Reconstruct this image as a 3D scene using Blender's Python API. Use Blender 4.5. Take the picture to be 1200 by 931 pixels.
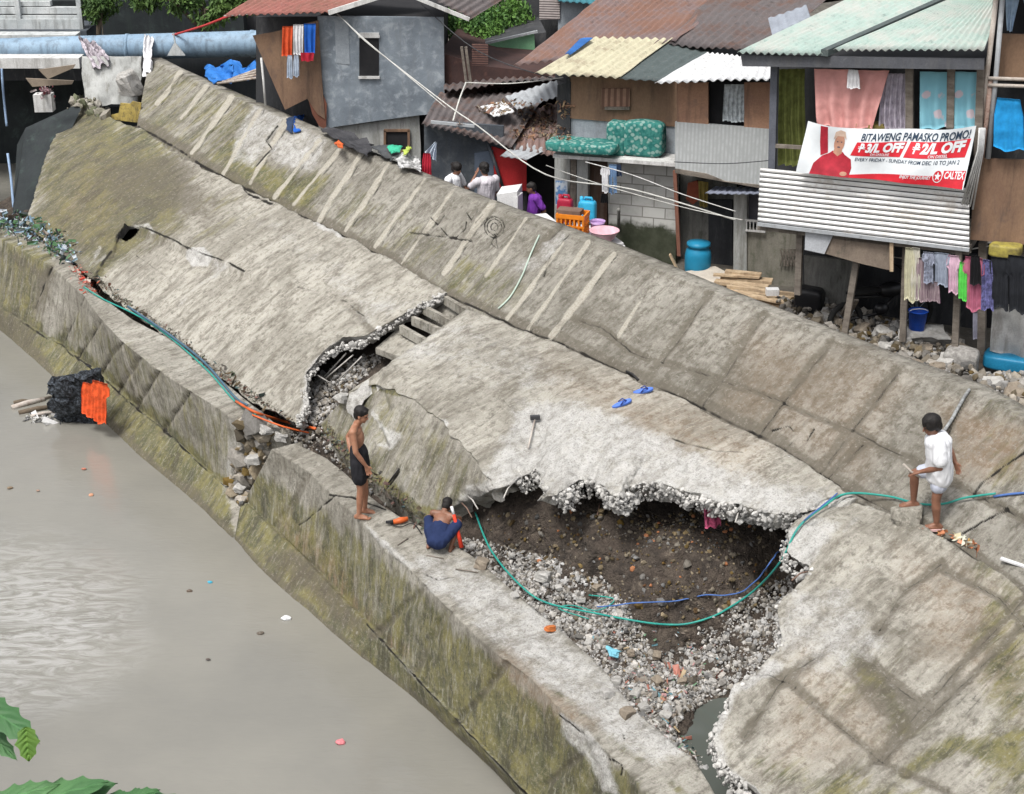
import bpy, math, random
import numpy as np
from mathutils import Vector, Matrix
# ------------------------------------------------------------------ scene, camera, sky, sun, exposure
for o in list(bpy.data.objects): bpy.data.objects.remove(o)
SC = bpy.context.scene
F = 1900.0; PITCH = math.radians(23.0); H = 11.8
CP, SP = math.cos(PITCH), math.sin(PITCH)
cam_data = bpy.data.cameras.new('camera'); cam = bpy.data.objects.new('camera', cam_data)
SC.collection.objects.link(cam); SC.camera = cam
cam.location = (0, 0, H); cam.rotation_euler = (math.pi/2 - PITCH, 0, 0)
cam_data.sensor_width = 36.0; cam_data.lens = F/1200*36.0; cam_data.clip_end = 2000; cam_data.clip_start = 0.1
SUN_EL, SUN_AZ = math.radians(62), math.radians(215)     # azimuth clockwise from +Y
w = bpy.data.worlds.new('World'); SC.world = w; w.use_nodes = True
nt = w.node_tree; nt.nodes.clear()
sky = nt.nodes.new('ShaderNodeTexSky'); sky.sky_type = 'NISHITA'; sky.sun_disc = False
sky.sun_elevation = SUN_EL; sky.sun_rotation = SUN_AZ; sky.air_density = 1.0; sky.dust_density = 6.0; sky.ozone_density = 1.0
hs = nt.nodes.new('ShaderNodeHueSaturation'); hs.inputs['Saturation'].default_value = 0.28
bg = nt.nodes.new('ShaderNodeBackground'); bg.inputs['Strength'].default_value = 0.13
wo = nt.nodes.new('ShaderNodeOutputWorld')
nt.links.new(sky.outputs[0], hs.inputs['Color']); nt.links.new(hs.outputs[0], bg.inputs['Color']); nt.links.new(bg.outputs[0], wo.inputs['Surface'])
sd = bpy.data.lights.new('sun', 'SUN'); sd.energy = 1.9; sd.angle = math.radians(15); sd.color = (1, .97, .92)
sun = bpy.data.objects.new('sun', sd); SC.collection.objects.link(sun)
_d = Vector((math.sin(SUN_AZ)*math.cos(SUN_EL), math.cos(SUN_AZ)*math.cos(SUN_EL), math.sin(SUN_EL)))
sun.rotation_euler = (-_d).to_track_quat('-Z', 'Y').to_euler(); sun.location = (0, -10, 40)
SC.view_settings.view_transform = 'Standard'; SC.view_settings.look = 'None'
SC.view_settings.exposure = 0.52; SC.view_settings.gamma = 1.0; SC.view_settings.use_curve_mapping = False
COL = SC.collection
# ------------------------------------------------------------------ maths helpers
US = np.array([.573, -.819]); UN = np.array([.819, .573])     # along / across the channel
def W(x, y, z):
    v = (y-465.5)/F; Z = (H-z)/(SP+v*CP)
    return np.array([(x-600)/F*Z, Z*(CP-v*SP), z])
def WS(x, y, k, n0, z0):           # ray through a sloping plane z = z0 + k (n-n0)
    u = (x-600)/F; v = (y-465.5)/F
    d = np.array([u, CP-v*SP, -(SP+v*CP)]); dn = d[0]*UN[0]+d[1]*UN[1]
    t = (z0 - k*n0 - H)/(d[2]-k*dn)
    return np.array([0, 0, H]) + t*d
def WZ(x, y, Z):
    v = (y-465.5)/F
    return np.array([(x-600)/F*Z, Z*(CP-v*SP), H-Z*(SP+v*CP)])
def SN(s, n, z): return np.array([s*US[0]+n*UN[0], s*US[1]+n*UN[1], z])
def px(P):
    P = np.asarray(P, float); q = P[..., 2]-H
    Z = P[..., 1]*CP - q*SP; v = -(P[..., 1]*SP + q*CP)
    return np.stack([600+F*P[..., 0]/Z, 465.5+F*v/Z], -1)
def hsh(i, j, k):
    with np.errstate(over='ignore'):
        h = (i.astype(np.int64)*374761393 + j.astype(np.int64)*668265263 + k.astype(np.int64)*2147483647) & 0xffffffff
        h = ((h ^ (h >> 13))*1274126177) & 0xffffffff
        h = (h ^ (h >> 16)) & 0xffffff
    return h/float(0xffffff)
def vn(P):
    i = np.floor(P).astype(np.int64); f = P-i; f = f*f*(3-2*f); r = 0
    for a in (0, 1):
        for b in (0, 1):
            for c in (0, 1):
                wgt = (f[..., 0] if a else 1-f[..., 0])*(f[..., 1] if b else 1-f[..., 1])*(f[..., 2] if c else 1-f[..., 2])
                r = r + wgt*hsh(i[..., 0]+a, i[..., 1]+b, i[..., 2]+c)
    return r*2-1
def fbm(P, sc, octv=4, g=.5):
    P = np.asarray(P, float)*sc; r = 0; a = 1; t = 0
    for _ in range(octv): r = r + a*vn(P+17.3*_); t += a; a *= g; P = P*2.03
    return r/t
def dline(XY, pts):
    pts = np.asarray(pts, float); d = np.full(len(XY), 1e9)
    for a, b in zip(pts[:-1], pts[1:]):
        ab = b-a; t = np.clip(((XY-a)@ab)/max(ab@ab, 1e-9), 0, 1)
        d = np.minimum(d, np.hypot(*(XY-(a+t[:, None]*ab)).T))
    return d
def inpoly(XY, pts):
    pts = np.asarray(pts, float); c = np.zeros(len(XY), bool); j = len(pts)-1
    for i in range(len(pts)):
        yi, yj = pts[i, 1], pts[j, 1]
        if yi != yj:
            m = ((yi > XY[:, 1]) != (yj > XY[:, 1])) & (XY[:, 0] < (pts[j, 0]-pts[i, 0])*(XY[:, 1]-yi)/(yj-yi)+pts[i, 0])
            c ^= m
        j = i
    return c
def softpoly(XY, pts, soft):
    p = list(pts)+[pts[0]]; d = dline(XY, p); d = np.where(inpoly(XY, pts), d, -d)
    return np.clip(.5+d/(2*soft), 0, 1)
def resample(pts, t):
    pts = np.asarray(pts, float); L = np.r_[0, np.cumsum(np.linalg.norm(np.diff(pts, axis=0), axis=1))]; L /= L[-1]
    return np.stack([np.interp(t, L, pts[:, k]) for k in range(3)], -1)
# ------------------------------------------------------------------ materials
def c8(r, g, b, m=1.0):
    f = lambda v: (v/255/12.92 if v/255 <= .04045 else ((v/255+.055)/1.055)**2.4)*m
    return (f(r), f(g), f(b), 1)
class NB:
    def __init__(s, name):
        s.m = bpy.data.materials.new(name); s.m.use_nodes = True; s.t = s.m.node_tree; s.t.nodes.clear()
        s.out = s.n('ShaderNodeOutputMaterial'); s.b = s.n('ShaderNodeBsdfPrincipled'); s.l(s.b.outputs[0], s.out.inputs['Surface'])
    def n(s, t, **k):
        x = s.t.nodes.new(t)
        for a, b in k.items(): setattr(x, a, b)
        return x
    def l(s, a, b): s.t.links.new(a, b)
    def val(s, sock, v):
        if hasattr(v, 'links') or hasattr(v, 'is_output'): s.l(v, sock)
        else: sock.default_value = v
    def coord(s, scale=(1, 1, 1), rot=(0, 0, 0), uv=False):
        tc = s.n('ShaderNodeTexCoord'); mp = s.n('ShaderNodeMapping'); mp.inputs['Scale'].default_value = scale; mp.inputs['Rotation'].default_value = rot
        s.l(tc.outputs['UV' if uv else 'Object'], mp.inputs['Vector']); return mp.outputs[0]
    def noise(s, co, scale, det=4, rough=.6, dist=0):
        x = s.n('ShaderNodeTexNoise'); x.inputs['Scale'].default_value = scale; x.inputs['Detail'].default_value = det
        x.inputs['Roughness'].default_value = rough; x.inputs['Distortion'].default_value = dist
        if co is not None: s.l(co, x.inputs['Vector'])
        return x.outputs['Fac']
    def ramp(s, f, a, b, va=0, vb=1):
        x = s.n('ShaderNodeMapRange'); x.interpolation_type = 'SMOOTHSTEP'
        x.inputs[1].default_value = a; x.inputs[2].default_value = b; x.inputs[3].default_value = va; x.inputs[4].default_value = vb
        s.l(f, x.inputs[0]); return x.outputs[0]
    def mix(s, f, a, b, bt='MIX'):
        x = s.n('ShaderNodeMix', data_type='RGBA', blend_type=bt); s.val(x.inputs[0], f); s.val(x.inputs[6], a); s.val(x.inputs[7], b); return x.outputs[2]
    def math(s, op, a, b=0.0, clamp=False):
        x = s.n('ShaderNodeMath', operation=op, use_clamp=clamp); s.val(x.inputs[0], a); s.val(x.inputs[1], b); return x.outputs[0]
    def attr(s, name):
        x = s.n('ShaderNodeAttribute'); x.attribute_name = name; return x
    def bump(s, h, st, dist=.02):
        x = s.n('ShaderNodeBump'); x.inputs['Strength'].default_value = st; x.inputs['Distance'].default_value = dist
        s.l(h, x.inputs['Height']); s.l(x.outputs[0], s.b.inputs['Normal'])
    def fin(s, col, rough=.85, metal=0.0, spec=.3):
        s.val(s.b.inputs['Base Color'], col); s.val(s.b.inputs['Roughness'], rough); s.b.inputs['Metallic'].default_value = metal
        s.b.inputs['Specular IOR Level'].default_value = spec; return s.m
def M(name, c1, c2=None, scale=3, rough=.85, stain=None, samt=.5, bump=.3, sc3=(1, 1, 1), metal=0, spec=.3, fine=40, bd=.01):
    q = NB(name); co = q.coord(sc3)
    if c2 is None: c2 = tuple(v*.72 for v in c1[:3])+(1,)
    col = q.mix(q.ramp(q.noise(co, scale, 6, .65), .3, .7), c1, c2)
    nf = q.noise(co, fine, 3, .7)
    col = q.mix(q.ramp(nf, .3, .7, 0, .35), col, (.5, .5, .5, 1), 'MULTIPLY') if bump > 0 else col
    if stain: col = q.mix(q.ramp(q.noise(q.coord(tuple(v*1.3 for v in sc3)), scale*1.7+.5, 7, .7, .4), 1-samt-.12, 1-samt+.12), col, stain)
    if stain:
        sk = q.noise(q.coord((3.2, 3.2, .35)), 1.8, 6, .7, .2); col = q.mix(q.ramp(sk, .48, .66, 0, .5), col, tuple(v*.55 for v in stain[:3])+(1,)); col = q.mix(q.ramp(q.noise(q.coord(), 11, 5, .8), .55, .7, 0, .45), col, tuple(v*.6 for v in c1[:3])+(1,))
    if bump: q.bump(nf, bump, bd)
    return q.fin(col, rough, metal, spec)
def mat_concrete(name, tone=1.0, warm=0.0):
    q = NB(name)
    rot = math.atan2(US[1], US[0])
    co = q.coord(rot=(0, 0, -rot))                      # x = along channel, y = across
    st = q.n('ShaderNodeMapping'); st.inputs['Scale'].default_value = (4.2, .85, .85); q.l(co, st.inputs['Vector'])
    light = (.44*tone, .42*tone, .37*tone, 1); mid = (.25*tone, .235*tone, .20*tone, 1); dark = (.115*tone, .106*tone, .086*tone, 1)
    n1 = q.noise(co, .75, 7, .68, .3); n2 = q.noise(st.outputs[0], 1.5, 6, .72, .2); n3 = q.noise(co, 9, 6, .75); n4 = q.noise(co, 42, 4, .8)
    col = q.mix(q.ramp(n1, .33, .66), mid, light)
    col = q.mix(q.ramp(n2, .46, .68, 0, .56), col, dark)
    st2 = q.n('ShaderNodeMapping'); st2.inputs['Scale'].default_value = (2.2, .8, .8); q.l(co, st2.inputs['Vector']); nb = q.noise(st2.outputs[0], 2.0, 9, .8, .35); col = q.mix(q.ramp(nb, .48, .62, 0, .72), col, (.14*tone, .125*tone, .10*tone, 1)); col = q.mix(q.ramp(nb, .46, .34, 0, .4), col, (.5*tone, .475*tone, .42*tone, 1))
    n2b = q.noise(st.outputs[0], 3.7, 5, .75, .1)
    col = q.mix(q.ramp(n2b, .53, .70, 0, .45), col, (.54*tone, .51*tone, .44*tone, 1))
    col = q.mix(q.ramp(n3, .49, .66, 0, .7), col, dark)
    col = q.mix(q.ramp(n4, .56, .72, 0, .6), col, (.12, .105, .075, 1))
    wm = q.attr('warm').outputs['Fac']; col = q.mix(q.math('MULTIPLY', wm, q.ramp(n3, .35, .65, .25, .8)), col, (.34, .20, .10, 1))
    ms = q.attr('moss').outputs['Fac']
    mo = q.math('ADD', ms, q.math('MULTIPLY', q.math('SUBTRACT', q.noise(st.outputs[0], 1.3, 7, .75, .5), .5), 2.2), True)
    mcol = q.mix(q.ramp(q.noise(co, 2.3, 6, .7), .35, .65), (.205, .185, .055, 1), (.07, .075, .028, 1))
    mcol = q.mix(q.ramp(n3, .50, .64), mcol, (.24, .22, .13, 1)); mcol = q.mix(q.ramp(nb, .47, .6, 0, .75), mcol, (.05, .05, .035, 1)); mcol = q.mix(q.ramp(n2b, .54, .66, 0, .6), mcol, (.34, .33, .27, 1))
    col = q.mix(q.math('MULTIPLY', q.ramp(mo, .3, .85), q.math('MULTIPLY', q.ramp(ms, .02, .35), .85)), col, mcol)
    dt = q.attr('dirt').outputs['Fac']; dd = q.math('ADD', dt, q.math('MULTIPLY', q.math('SUBTRACT', n3, .5), 1.1), True)
    col = q.mix(q.math('MULTIPLY', q.ramp(dd, .25, .95, 0, .75), q.ramp(dt, .02, .3)), col, (.125, .11, .085, 1))
    wh = q.attr('wht').outputs['Fac']; ww = q.math('ADD', wh, q.math('MULTIPLY', q.math('SUBTRACT', q.noise(co, 3.2, 9, .8), .5), 2.4), True)
    wc = q.mix(q.ramp(n3, .46, .66, 0, .8), (.57, .565, .55, 1), (.36, .35, .33, 1)); wc = q.mix(q.ramp(nb, .48, .62, 0, .6), wc, (.30, .285, .26, 1)); wc = q.mix(q.ramp(n4, .5, .64, 0, .75), wc, (.2, .195, .18, 1))
    col = q.mix(q.math('MULTIPLY', q.ramp(ww, .2, 1.0, 0, .9), q.ramp(wh, .02, .4)), col, wc)
    jn = q.attr('jnt').outputs['Fac']; col = q.mix(q.math('MULTIPLY', q.ramp(jn, .2, .6, 0, .9), q.ramp(nb, .66, .46, .45, 1)), col, q.mix(q.ramp(n4, .45, .65), (.56*tone, .53*tone, .455*tone, 1), (.33, .30, .25, 1)))
    sp_ = q.noise(co, 17, 6, .8); col = q.mix(q.ramp(sp_, .54, .68, 0, .38), col, (.10, .092, .075, 1)); col = q.mix(q.ramp(sp_, .46, .34, 0, .32), col, (.52, .50, .45, 1))
    ck = q.attr('crk').outputs['Fac']; col = q.mix(q.ramp(ck, .12, .55), col, (.022, .02, .017, 1))
    hgt = q.math('ADD', q.math('ADD', n3, q.math('MULTIPLY', n4, .6)), q.math('MULTIPLY', nb, 1.2)); q.bump(hgt, .9, .04)
    return q.fin(col, .9, 0, .25)
CONC = mat_concrete('weathered_concrete'); CONC_L = mat_concrete('pale_concrete', 1.10); CONC_D = mat_concrete('dull_concrete', .84)
def mat_vcol(name, rough=.85, mottled=.5, bump=.4):
    q = NB(name); a = q.attr('tint').outputs['Color']; nf = q.noise(q.coord(), 25, 4, .7)
    col = q.mix(q.ramp(nf, .3, .75, 0, mottled), a, (.3, .28, .25, 1), 'MULTIPLY'); q.bump(nf, bump, .01); return q.fin(col, rough)
VCOL = mat_vcol('mixed_tint'); VCOLG = mat_vcol('plastic_scraps', .5, .25, .1)
# ------------------------------------------------------------------ object helpers
def link(o, parent=None):
    COL.objects.link(o)
    if parent is not None: o.parent = parent
    return o
def tag(o, label=None, cat=None, group=None, kind=None):
    if label: o['label'] = label
    if cat: o['category'] = cat
    if group: o['group'] = group
    if kind: o['kind'] = kind
    return o
def empty(name, loc, label, cat, group=None):
    o = bpy.data.objects.new(name, None); o.empty_display_size = .2; COL.objects.link(o); o.location = Vector([float(v) for v in loc])
    bpy.context.view_layer.update() if False else None
    return tag(o, label, cat, group)
def mesh(name, V, Fc, mat, parent=None, smooth=False, attrs=None, uv=None, loc=None):
    V = np.asarray(V, float)
    if parent is not None: V = V - np.array(parent_loc(parent))
    elif loc is not None: V = V - np.array(loc)
    me = bpy.data.meshes.new(name); me.from_pydata(V.tolist(), [], [tuple(int(i) for i in f) for f in Fc]); me.materials.append(mat)
    if smooth: me.polygons.foreach_set('use_smooth', np.ones(len(me.polygons), bool))
    if attrs:
        for k, a in attrs.items():
            a = np.asarray(a, np.float32)
            if a.ndim == 1: me.attributes.new(k, 'FLOAT', 'POINT').data.foreach_set('value', a)
            else:
                if a.shape[1] == 3: a = np.c_[a, np.ones(len(a))].astype(np.float32)
                me.attributes.new(k, 'FLOAT_COLOR', 'POINT').data.foreach_set('color', a.ravel())
    if uv is not None:
        l = me.uv_layers.new(name='uv'); idx = np.zeros(len(me.loops), np.int32); me.loops.foreach_get('vertex_index', idx)
        l.data.foreach_set('uv', np.asarray(uv, np.float32)[idx].ravel())
    me.update(); o = bpy.data.objects.new(name, me)
    if loc is not None and parent is None: o.location = [float(v) for v in loc]
    return link(o, parent)
def parent_loc(p):
    l = Vector(p.location)
    while p.parent is not None: p = p.parent; l = l + Vector(p.location)
    return (l.x, l.y, l.z)
class MB:
    """collects shapes in world coordinates"""
    def __init__(s): s.v = []; s.f = []; s.c = []; s.n = 0; s.uvs = []
    def add(s, V, Fc, col=None, uv=None):
        V = np.asarray(V, float); s.v.append(V); s.f += [tuple(i+s.n for i in f) for f in Fc]; s.n += len(V)
        s.c.append(np.tile(col if col is not None else (1, 1, 1), (len(V), 1))); s.uvs.append(uv if uv is not None else np.zeros((len(V), 2))); return s
    def box(s, P, ax, ay, az, col=None):      # P centre, half-axis vectors
        P, ax, ay, az = [np.asarray(q, float) for q in (P, ax, ay, az)]
        V = [P+i*ax+j*ay+k*az for i in (-1, 1) for j in (-1, 1) for k in (-1, 1)]
        return s.add(V, [(0, 1, 3, 2), (4, 6, 7, 5), (0, 4, 5, 1), (2, 3, 7, 6), (0, 2, 6, 4), (1, 5, 7, 3)], col)
    def tube(s, pts, r, n=8, col=None, caps=True):
        pts = np.asarray(pts, float); K = len(pts); r = np.broadcast_to(np.asarray(r, float), (K,)); V = []
        T = np.gradient(pts, axis=0); T /= np.linalg.norm(T, axis=1)[:, None]+1e-9
        up = np.array([0, 0, 1.]) if abs(T[0, 2]) < .9 else np.array([1., 0, 0])
        a = np.cross(T[0], up); a /= np.linalg.norm(a)
        for i in range(K):
            a = a-T[i]*(a@T[i]); a /= np.linalg.norm(a)+1e-9; b = np.cross(T[i], a)
            for k in range(n): th = 2*math.pi*k/n; V.append(pts[i]+r[i]*(math.cos(th)*a+math.sin(th)*b))
        Fc = [(i*n+k, i*n+(k+1) % n, (i+1)*n+(k+1) % n, (i+1)*n+k) for i in range(K-1) for k in range(n)]
        if caps: Fc += [tuple(range(n))[::-1], tuple((K-1)*n+k for k in range(n))]
        return s.add(V, Fc, col)
    def ell(s, C, R, seg=14, rings=9, rot=None, col=None):
        V = [[0, 0, 1.]]
        for i in range(1, rings):
            p = math.pi*i/rings
            for k in range(seg): th = 2*math.pi*k/seg; V.append([math.sin(p)*math.cos(th), math.sin(p)*math.sin(th), math.cos(p)])
        V.append([0, 0, -1.]); V = np.array(V)*np.asarray(R, float)
        if rot is not None: V = V@np.asarray(rot).T
        V = V+np.asarray(C, float); Fc = [(0, 1+k, 1+(k+1) % seg) for k in range(seg)]
        for i in range(rings-2):
            for k in range(seg): Fc.append((1+i*seg+k, 1+(i+1)*seg+k, 1+(i+1)*seg+(k+1) % seg, 1+i*seg+(k+1) % seg))
        b = len(V)-1; Fc += [(b, 1+(rings-2)*seg+(k+1) % seg, 1+(rings-2)*seg+k) for k in range(seg)]
        return s.add(V, Fc, col)
    def lathe(s, C, prof, n=20, col=None):
        C = np.asarray(C, float); V = []
        for r, z in prof:
            for k in range(n): th = 2*math.pi*k/n; V.append(C+np.array([r*math.cos(th), r*math.sin(th), z]))
        Fc = [(i*n+k, i*n+(k+1) % n, (i+1)*n+(k+1) % n, (i+1)*n+k) for i in range(len(prof)-1) for k in range(n)]
        return s.add(V, Fc, col)
    def build(s, name, mat, parent=None, smooth=False, tint=False, loc=None):
        return mesh(name, np.concatenate(s.v), s.f, mat, parent, smooth, {'tint': np.concatenate(s.c)} if tint else None, np.concatenate(s.uvs), loc)
def grid_faces(nu, nv, off=0): return [(off+i*nv+j, off+(i+1)*nv+j, off+(i+1)*nv+j+1, off+i*nv+j+1) for i in range(nu-1) for j in range(nv-1)]
def vnorm(G):
    du = np.gradient(G, axis=0); dv = np.gradient(G, axis=1); N = np.cross(du, dv); N /= np.linalg.norm(N, axis=-1)[..., None]+1e-9
    tc = np.array([0, 0, H])-G; N[(N*tc).sum(-1) < 0] *= -1
    return N
def loft(rows, nvs, nu):
    t = np.linspace(0, 1, nu); R = [resample(r, t) for r in rows]; cols = []
    for a, b, nv in zip(R[:-1], R[1:], nvs):
        for k in range(nv): cols.append(a+(b-a)*(k/nv))
    cols.append(R[-1]); return np.stack(cols, 1)
KEYS = ('wht', 'moss', 'dirt', 'crk', 'warm', 'jnt')
def paint(P, ops, A=None):
    XY = px(P); wob = np.stack([fbm(P, 1.6, 4), fbm(P+50, 1.6, 4)], -1); fine = fbm(P+9, 7, 3); rag = fbm(P+21, 2.6, 4); rag2 = fbm(P+33, 1.4, 4)
    A = A or {k: np.zeros(len(P)) for k in KEYS}
    for op in ops:
        key, kind, pts, wd, st = op[:5]; wb = op[5] if len(op) > 5 else 5
        Q = XY+wob*wb
        if kind == 'L': m = np.clip(1.4-dline(Q, pts)/(wd*(1+(1.3 if key == 'jnt' else .75)*rag)), 0, 1)*np.clip(.9+rag2*(.45 if key == 'wht' else .9), .15, 1)
        else: m = softpoly(Q, pts, wd)
        if key in ('crk',): m = m*np.clip(.75+fine*.9, 0, 1)
        A[key] = np.clip(A[key]+m*st, 0, 1)
    return A
def slab(name, rows, nvs, nu, mat, label, cat, amp=.03, ops=(), holes=(), skirt=((.12, .03), (.3, .06)), group=None, sk_w=.9, dep=True, nrm=None, capspec=None, rough_ops=(), off=None, struct=False, inset=.0, jag=.0):
    G = loft(rows, nvs, nu); nv = G.shape[1]; N = vnorm(G); P = G.reshape(-1, 3); N = N.reshape(-1, 3); A = paint(P, ops)
    h = fbm(P, .8, 5)*amp + fbm(P+5, 6, 3)*amp*.28
    for pts, wd, d in rough_ops:                       # grooves (negative) and raised bands, in metres
        h = h+d*np.clip(1.5-dline(px(P)+np.stack([fbm(P, 2, 3), fbm(P+3, 2, 3)], -1)*4, pts)/wd, 0, 1)
    if dep: h = h-A['crk']*.03 + (A['wht'] > .5)*fbm(P, 9, 4)*.035
    XYo = px(P); P = P+N*h[:, None]
    if jag:
        iu = np.minimum(np.arange(nu), np.arange(nu)[::-1])[:, None]; iv = np.minimum(np.arange(nv), np.arange(nv)[::-1])[None, :]
        we = np.clip(1-np.minimum(iu*.35, iv*.35)/4, 0, 1).ravel()[:, None]; J_ = np.stack([fbm(P+40+k*9, 2.6, 5, .6) for k in range(3)], -1); P = P+(J_-N*(J_*N).sum(-1)[:, None])*we*jag
    Fc = grid_faces(nu, nv)
    if holes:
        bad = np.zeros(len(P), bool)
        for hp in holes: bad |= inpoly(XYo+np.stack([fbm(P, 5, 3), fbm(P+9, 5, 3)], -1)*4, hp)
        Fc = [f for f in Fc if not (bad[f[0]] and bad[f[2]])]
    # skirt round every open boundary
    cnt = {}
    for f in Fc:
        for a, b in zip(f, f[1:]+f[:1]):
            k = (a, b) if a < b else (b, a); cnt[k] = (a, b) if k not in cnt else None
    be = [e for e in cnt.values() if e]; bv = sorted({v for e in be for v in e}); mp = {v: i for i, v in enumerate(bv)}
    n0 = np.array(nrm if nrm is not None else N.mean(0)); n0 = n0/np.linalg.norm(n0)
    V = [P]; base = len(P); prev = {v: v for v in bv}; Pb = P[bv]; cen = P.mean(0); AA = {k: [A[k]] for k in KEYS}
    inw = {v: np.zeros(3) for v in bv}
    ef = {}
    for f in Fc:
        for a, b in zip(f, f[1:]+f[:1]): ef[(a, b)] = f
    for a, b in be:
        fc = P[list(ef[(a, b)])].mean(0); m = (P[a]+P[b])/2; e = P[b]-P[a]; d_ = fc-m; d_ = d_-e*(d_@e)/(e@e+1e-12); d_ = d_/(np.linalg.norm(d_)+1e-9)
        inw[a] += d_; inw[b] += d_
    IN = np.array([inw[v]/(np.linalg.norm(inw[v])+1e-9) for v in bv])
    bi = {v: i for i, v in enumerate(bv)}; ea = np.array([bi[a] for a, b in be]); eb = np.array([bi[b] for a, b in be])
    for _ in range(14):
        S_ = IN.copy(); np.add.at(S_, ea, IN[eb]); np.add.at(S_, eb, IN[ea]); IN = S_/(np.linalg.norm(S_, axis=1)[:, None]+1e-9)
    for d, na in skirt:
        R = Pb-n0*d+IN*inset*d; R = R+np.stack([fbm(R+k*31, 3.0, 4, .5) for k in range(3)], -1)*na*2
        idx = {v: base+i for i, v in enumerate(bv)}
        Fc += [(prev[b], prev[a], idx[a], idx[b]) for a, b in be]
        V.append(R); base += len(R); prev = idx
        for k in KEYS: AA[k].append(np.full(len(R), sk_w if k == 'wht' else 0.) if k in ('wht',) else A[k][bv]*.5)
    V = np.concatenate(V); AT = {k: np.concatenate(AA[k]) for k in KEYS}
    o = mesh(name, V, Fc, mat, None, True, AT, None, None); sm_ = np.ones(len(Fc), bool); sm_[-len(be)*len(skirt):] = False; o.data.polygons.foreach_set('use_smooth', sm_)
    tag(o, label, cat, group)
    if struct: o['kind'] = 'structure'
    return o, G
# ------------------------------------------------------------------ the setting: water, ground, soil under the slabs
def mat_water():
    q = NB('silty_river_water'); co = q.coord()
    n = q.noise(co, .22, 5, .6); col = q.mix(q.ramp(n, .3, .7), (.225, .218, .192, 1), (.18, .176, .158, 1))
    fo = q.attr('sky_patch').outputs['Fac']; st = q.n('ShaderNodeMapping'); st.inputs['Scale'].default_value = (1, 3.2, 1); st.inputs['Rotation'].default_value = (0, 0, .25); q.l(co, st.inputs['Vector'])
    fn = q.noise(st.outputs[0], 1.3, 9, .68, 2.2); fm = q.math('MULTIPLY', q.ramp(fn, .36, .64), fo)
    col = q.mix(q.math('MULTIPLY', fm, .6), col, (.48, .48, .47, 1))  # bright sky reflection painted as a pale patch into the river colour
    h = q.math('ADD', q.math('ADD', q.math('MULTIPLY', q.noise(co, 1.1, 3, .5), 1.0), q.math('MULTIPLY', q.noise(st.outputs[0], 4.5, 4, .6, .6), .28)), q.math('MULTIPLY', q.math('MULTIPLY', fn, fo), 2.5)); q.bump(h, .35, .05)
    return q.fin(col, .09, 0, .5)
WATER = mat_water()
g = np.stack(np.meshgrid(np.linspace(-16, 2, 90), np.linspace(12, 36, 110), indexing='ij'), -1); P = np.c_[g.reshape(-1, 2), np.zeros(g[..., 0].size)]
sky_patch = softpoly(px(P)+np.stack([fbm(P, .8), fbm(P+4, .8)], -1)*22, [(-60, 640), (60, 650), (140, 690), (150, 745), (110, 790), (40, 815), (-60, 830)], 45)
o = mesh('river_water', P, grid_faces(90, 110), WATER, None, True, {'sky_patch': sky_patch}); tag(o, 'still grey brown silty river', None, None, 'structure')
o = mesh('water', np.array([(-300, -60, -.012), (300, -60, -.012), (300, 400, -.012), (-300, 400, -.012)]), [(0, 1, 2, 3)], WATER); tag(o, None, None, None, 'structure')
SOIL = M('brown_soil', (.085, .067, .054, 1), (.034, .028, .024, 1), 3.5, .95, (.17, .14, .11, 1), .36, 1.0, fine=14, bd=.09)
YARD = M('packed_yard_ground', (.14, .125, .105, 1), (.07, .065, .055, 1), 1.2, .9, (.2, .19, .17, 1), .35, .5, fine=12, bd=.03)
# ground behind the wall and far land
V = [SN(-400, 14.9, 2.9), SN(-38.5, 14.9, 2.9), SN(60, 14.9, 2.9), SN(60, 400, 2.9), SN(-38.5, 400, 2.9), SN(-400, 400, 2.9)]
tag(mesh('ground', [V[1], V[2], V[3], V[4]], [(0, 1, 2, 3)], YARD), None, None, None, 'structure')
tag(mesh('near_bank_ground', [SN(-400, -300, .9), SN(60, -300, .9), SN(60, .5, .9), SN(-400, .5, .9), SN(60, 2.2, -.6), SN(-400, 2.2, -.6)], [(0, 1, 2, 3), (3, 2, 4, 5)], YARD), None, None, None, 'structure')
tag(mesh('far_ground', [SN(-420, 0, 1.2), SN(-47, 0, 1.2), SN(-47, 300, 2.2), SN(-420, 300, 2.2)], [(0, 1, 2, 3)], YARD), None, None, None, 'structure')
# embankment soil as a height field in (s, n)
cps = [(560,640,1.45),(550,612,1.7),(600,680,1.38),(620,660,1.45),(660,720,1.25),(700,760,1.12),(730,800,1.0),(760,840,.98),(795,872,.9),(820,905,.8),
 (700,700,1.36),(760,740,1.22),(820,760,1.1),(880,745,1.2),(905,720,1.35),(850,795,1.0),(800,805,1.0),(845,840,.72),(835,880,.68),(865,905,.68),(900,960,.7),(930,850,.85),(790,830,.98),
 (620,650,1.55),(700,680,1.6),(760,700,1.7),(820,715,1.6),(870,700,1.8),(640,600,2.08),(700,606,2.12),(760,600,2.18),(830,618,2.22),(900,626,2.25),(940,634,2.2),(575,612,1.85),
 (700,645,1.9),(760,650,1.98),(830,665,2.0),(890,675,2.0),(930,690,1.9),(590,632,1.68)]
C3 = np.array([W(*p) for p in cps]); sn_ = np.stack([C3[:, :2]@US, C3[:, :2]@UN], -1)
ex = [(-17.5, 12.5, 2.3), (-15, 12.8, 2.2), (-13, 13.4, 2.3), (-11.5, 14, 2.4), (-9, 13.8, 2.5), (-7, 13.5, 2.5), (-8, 11.5, 1.6), (-6, 11, 1.2), (-7, 9.8, .8), (-18.5, 10.3, 1.4), (-17.8, 11.4, 2.0)]
sn_ = np.r_[sn_, [(a, b) for a, b, _ in ex]]; zz = np.r_[C3[:, 2], [c for _, _, c in ex]]
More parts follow.
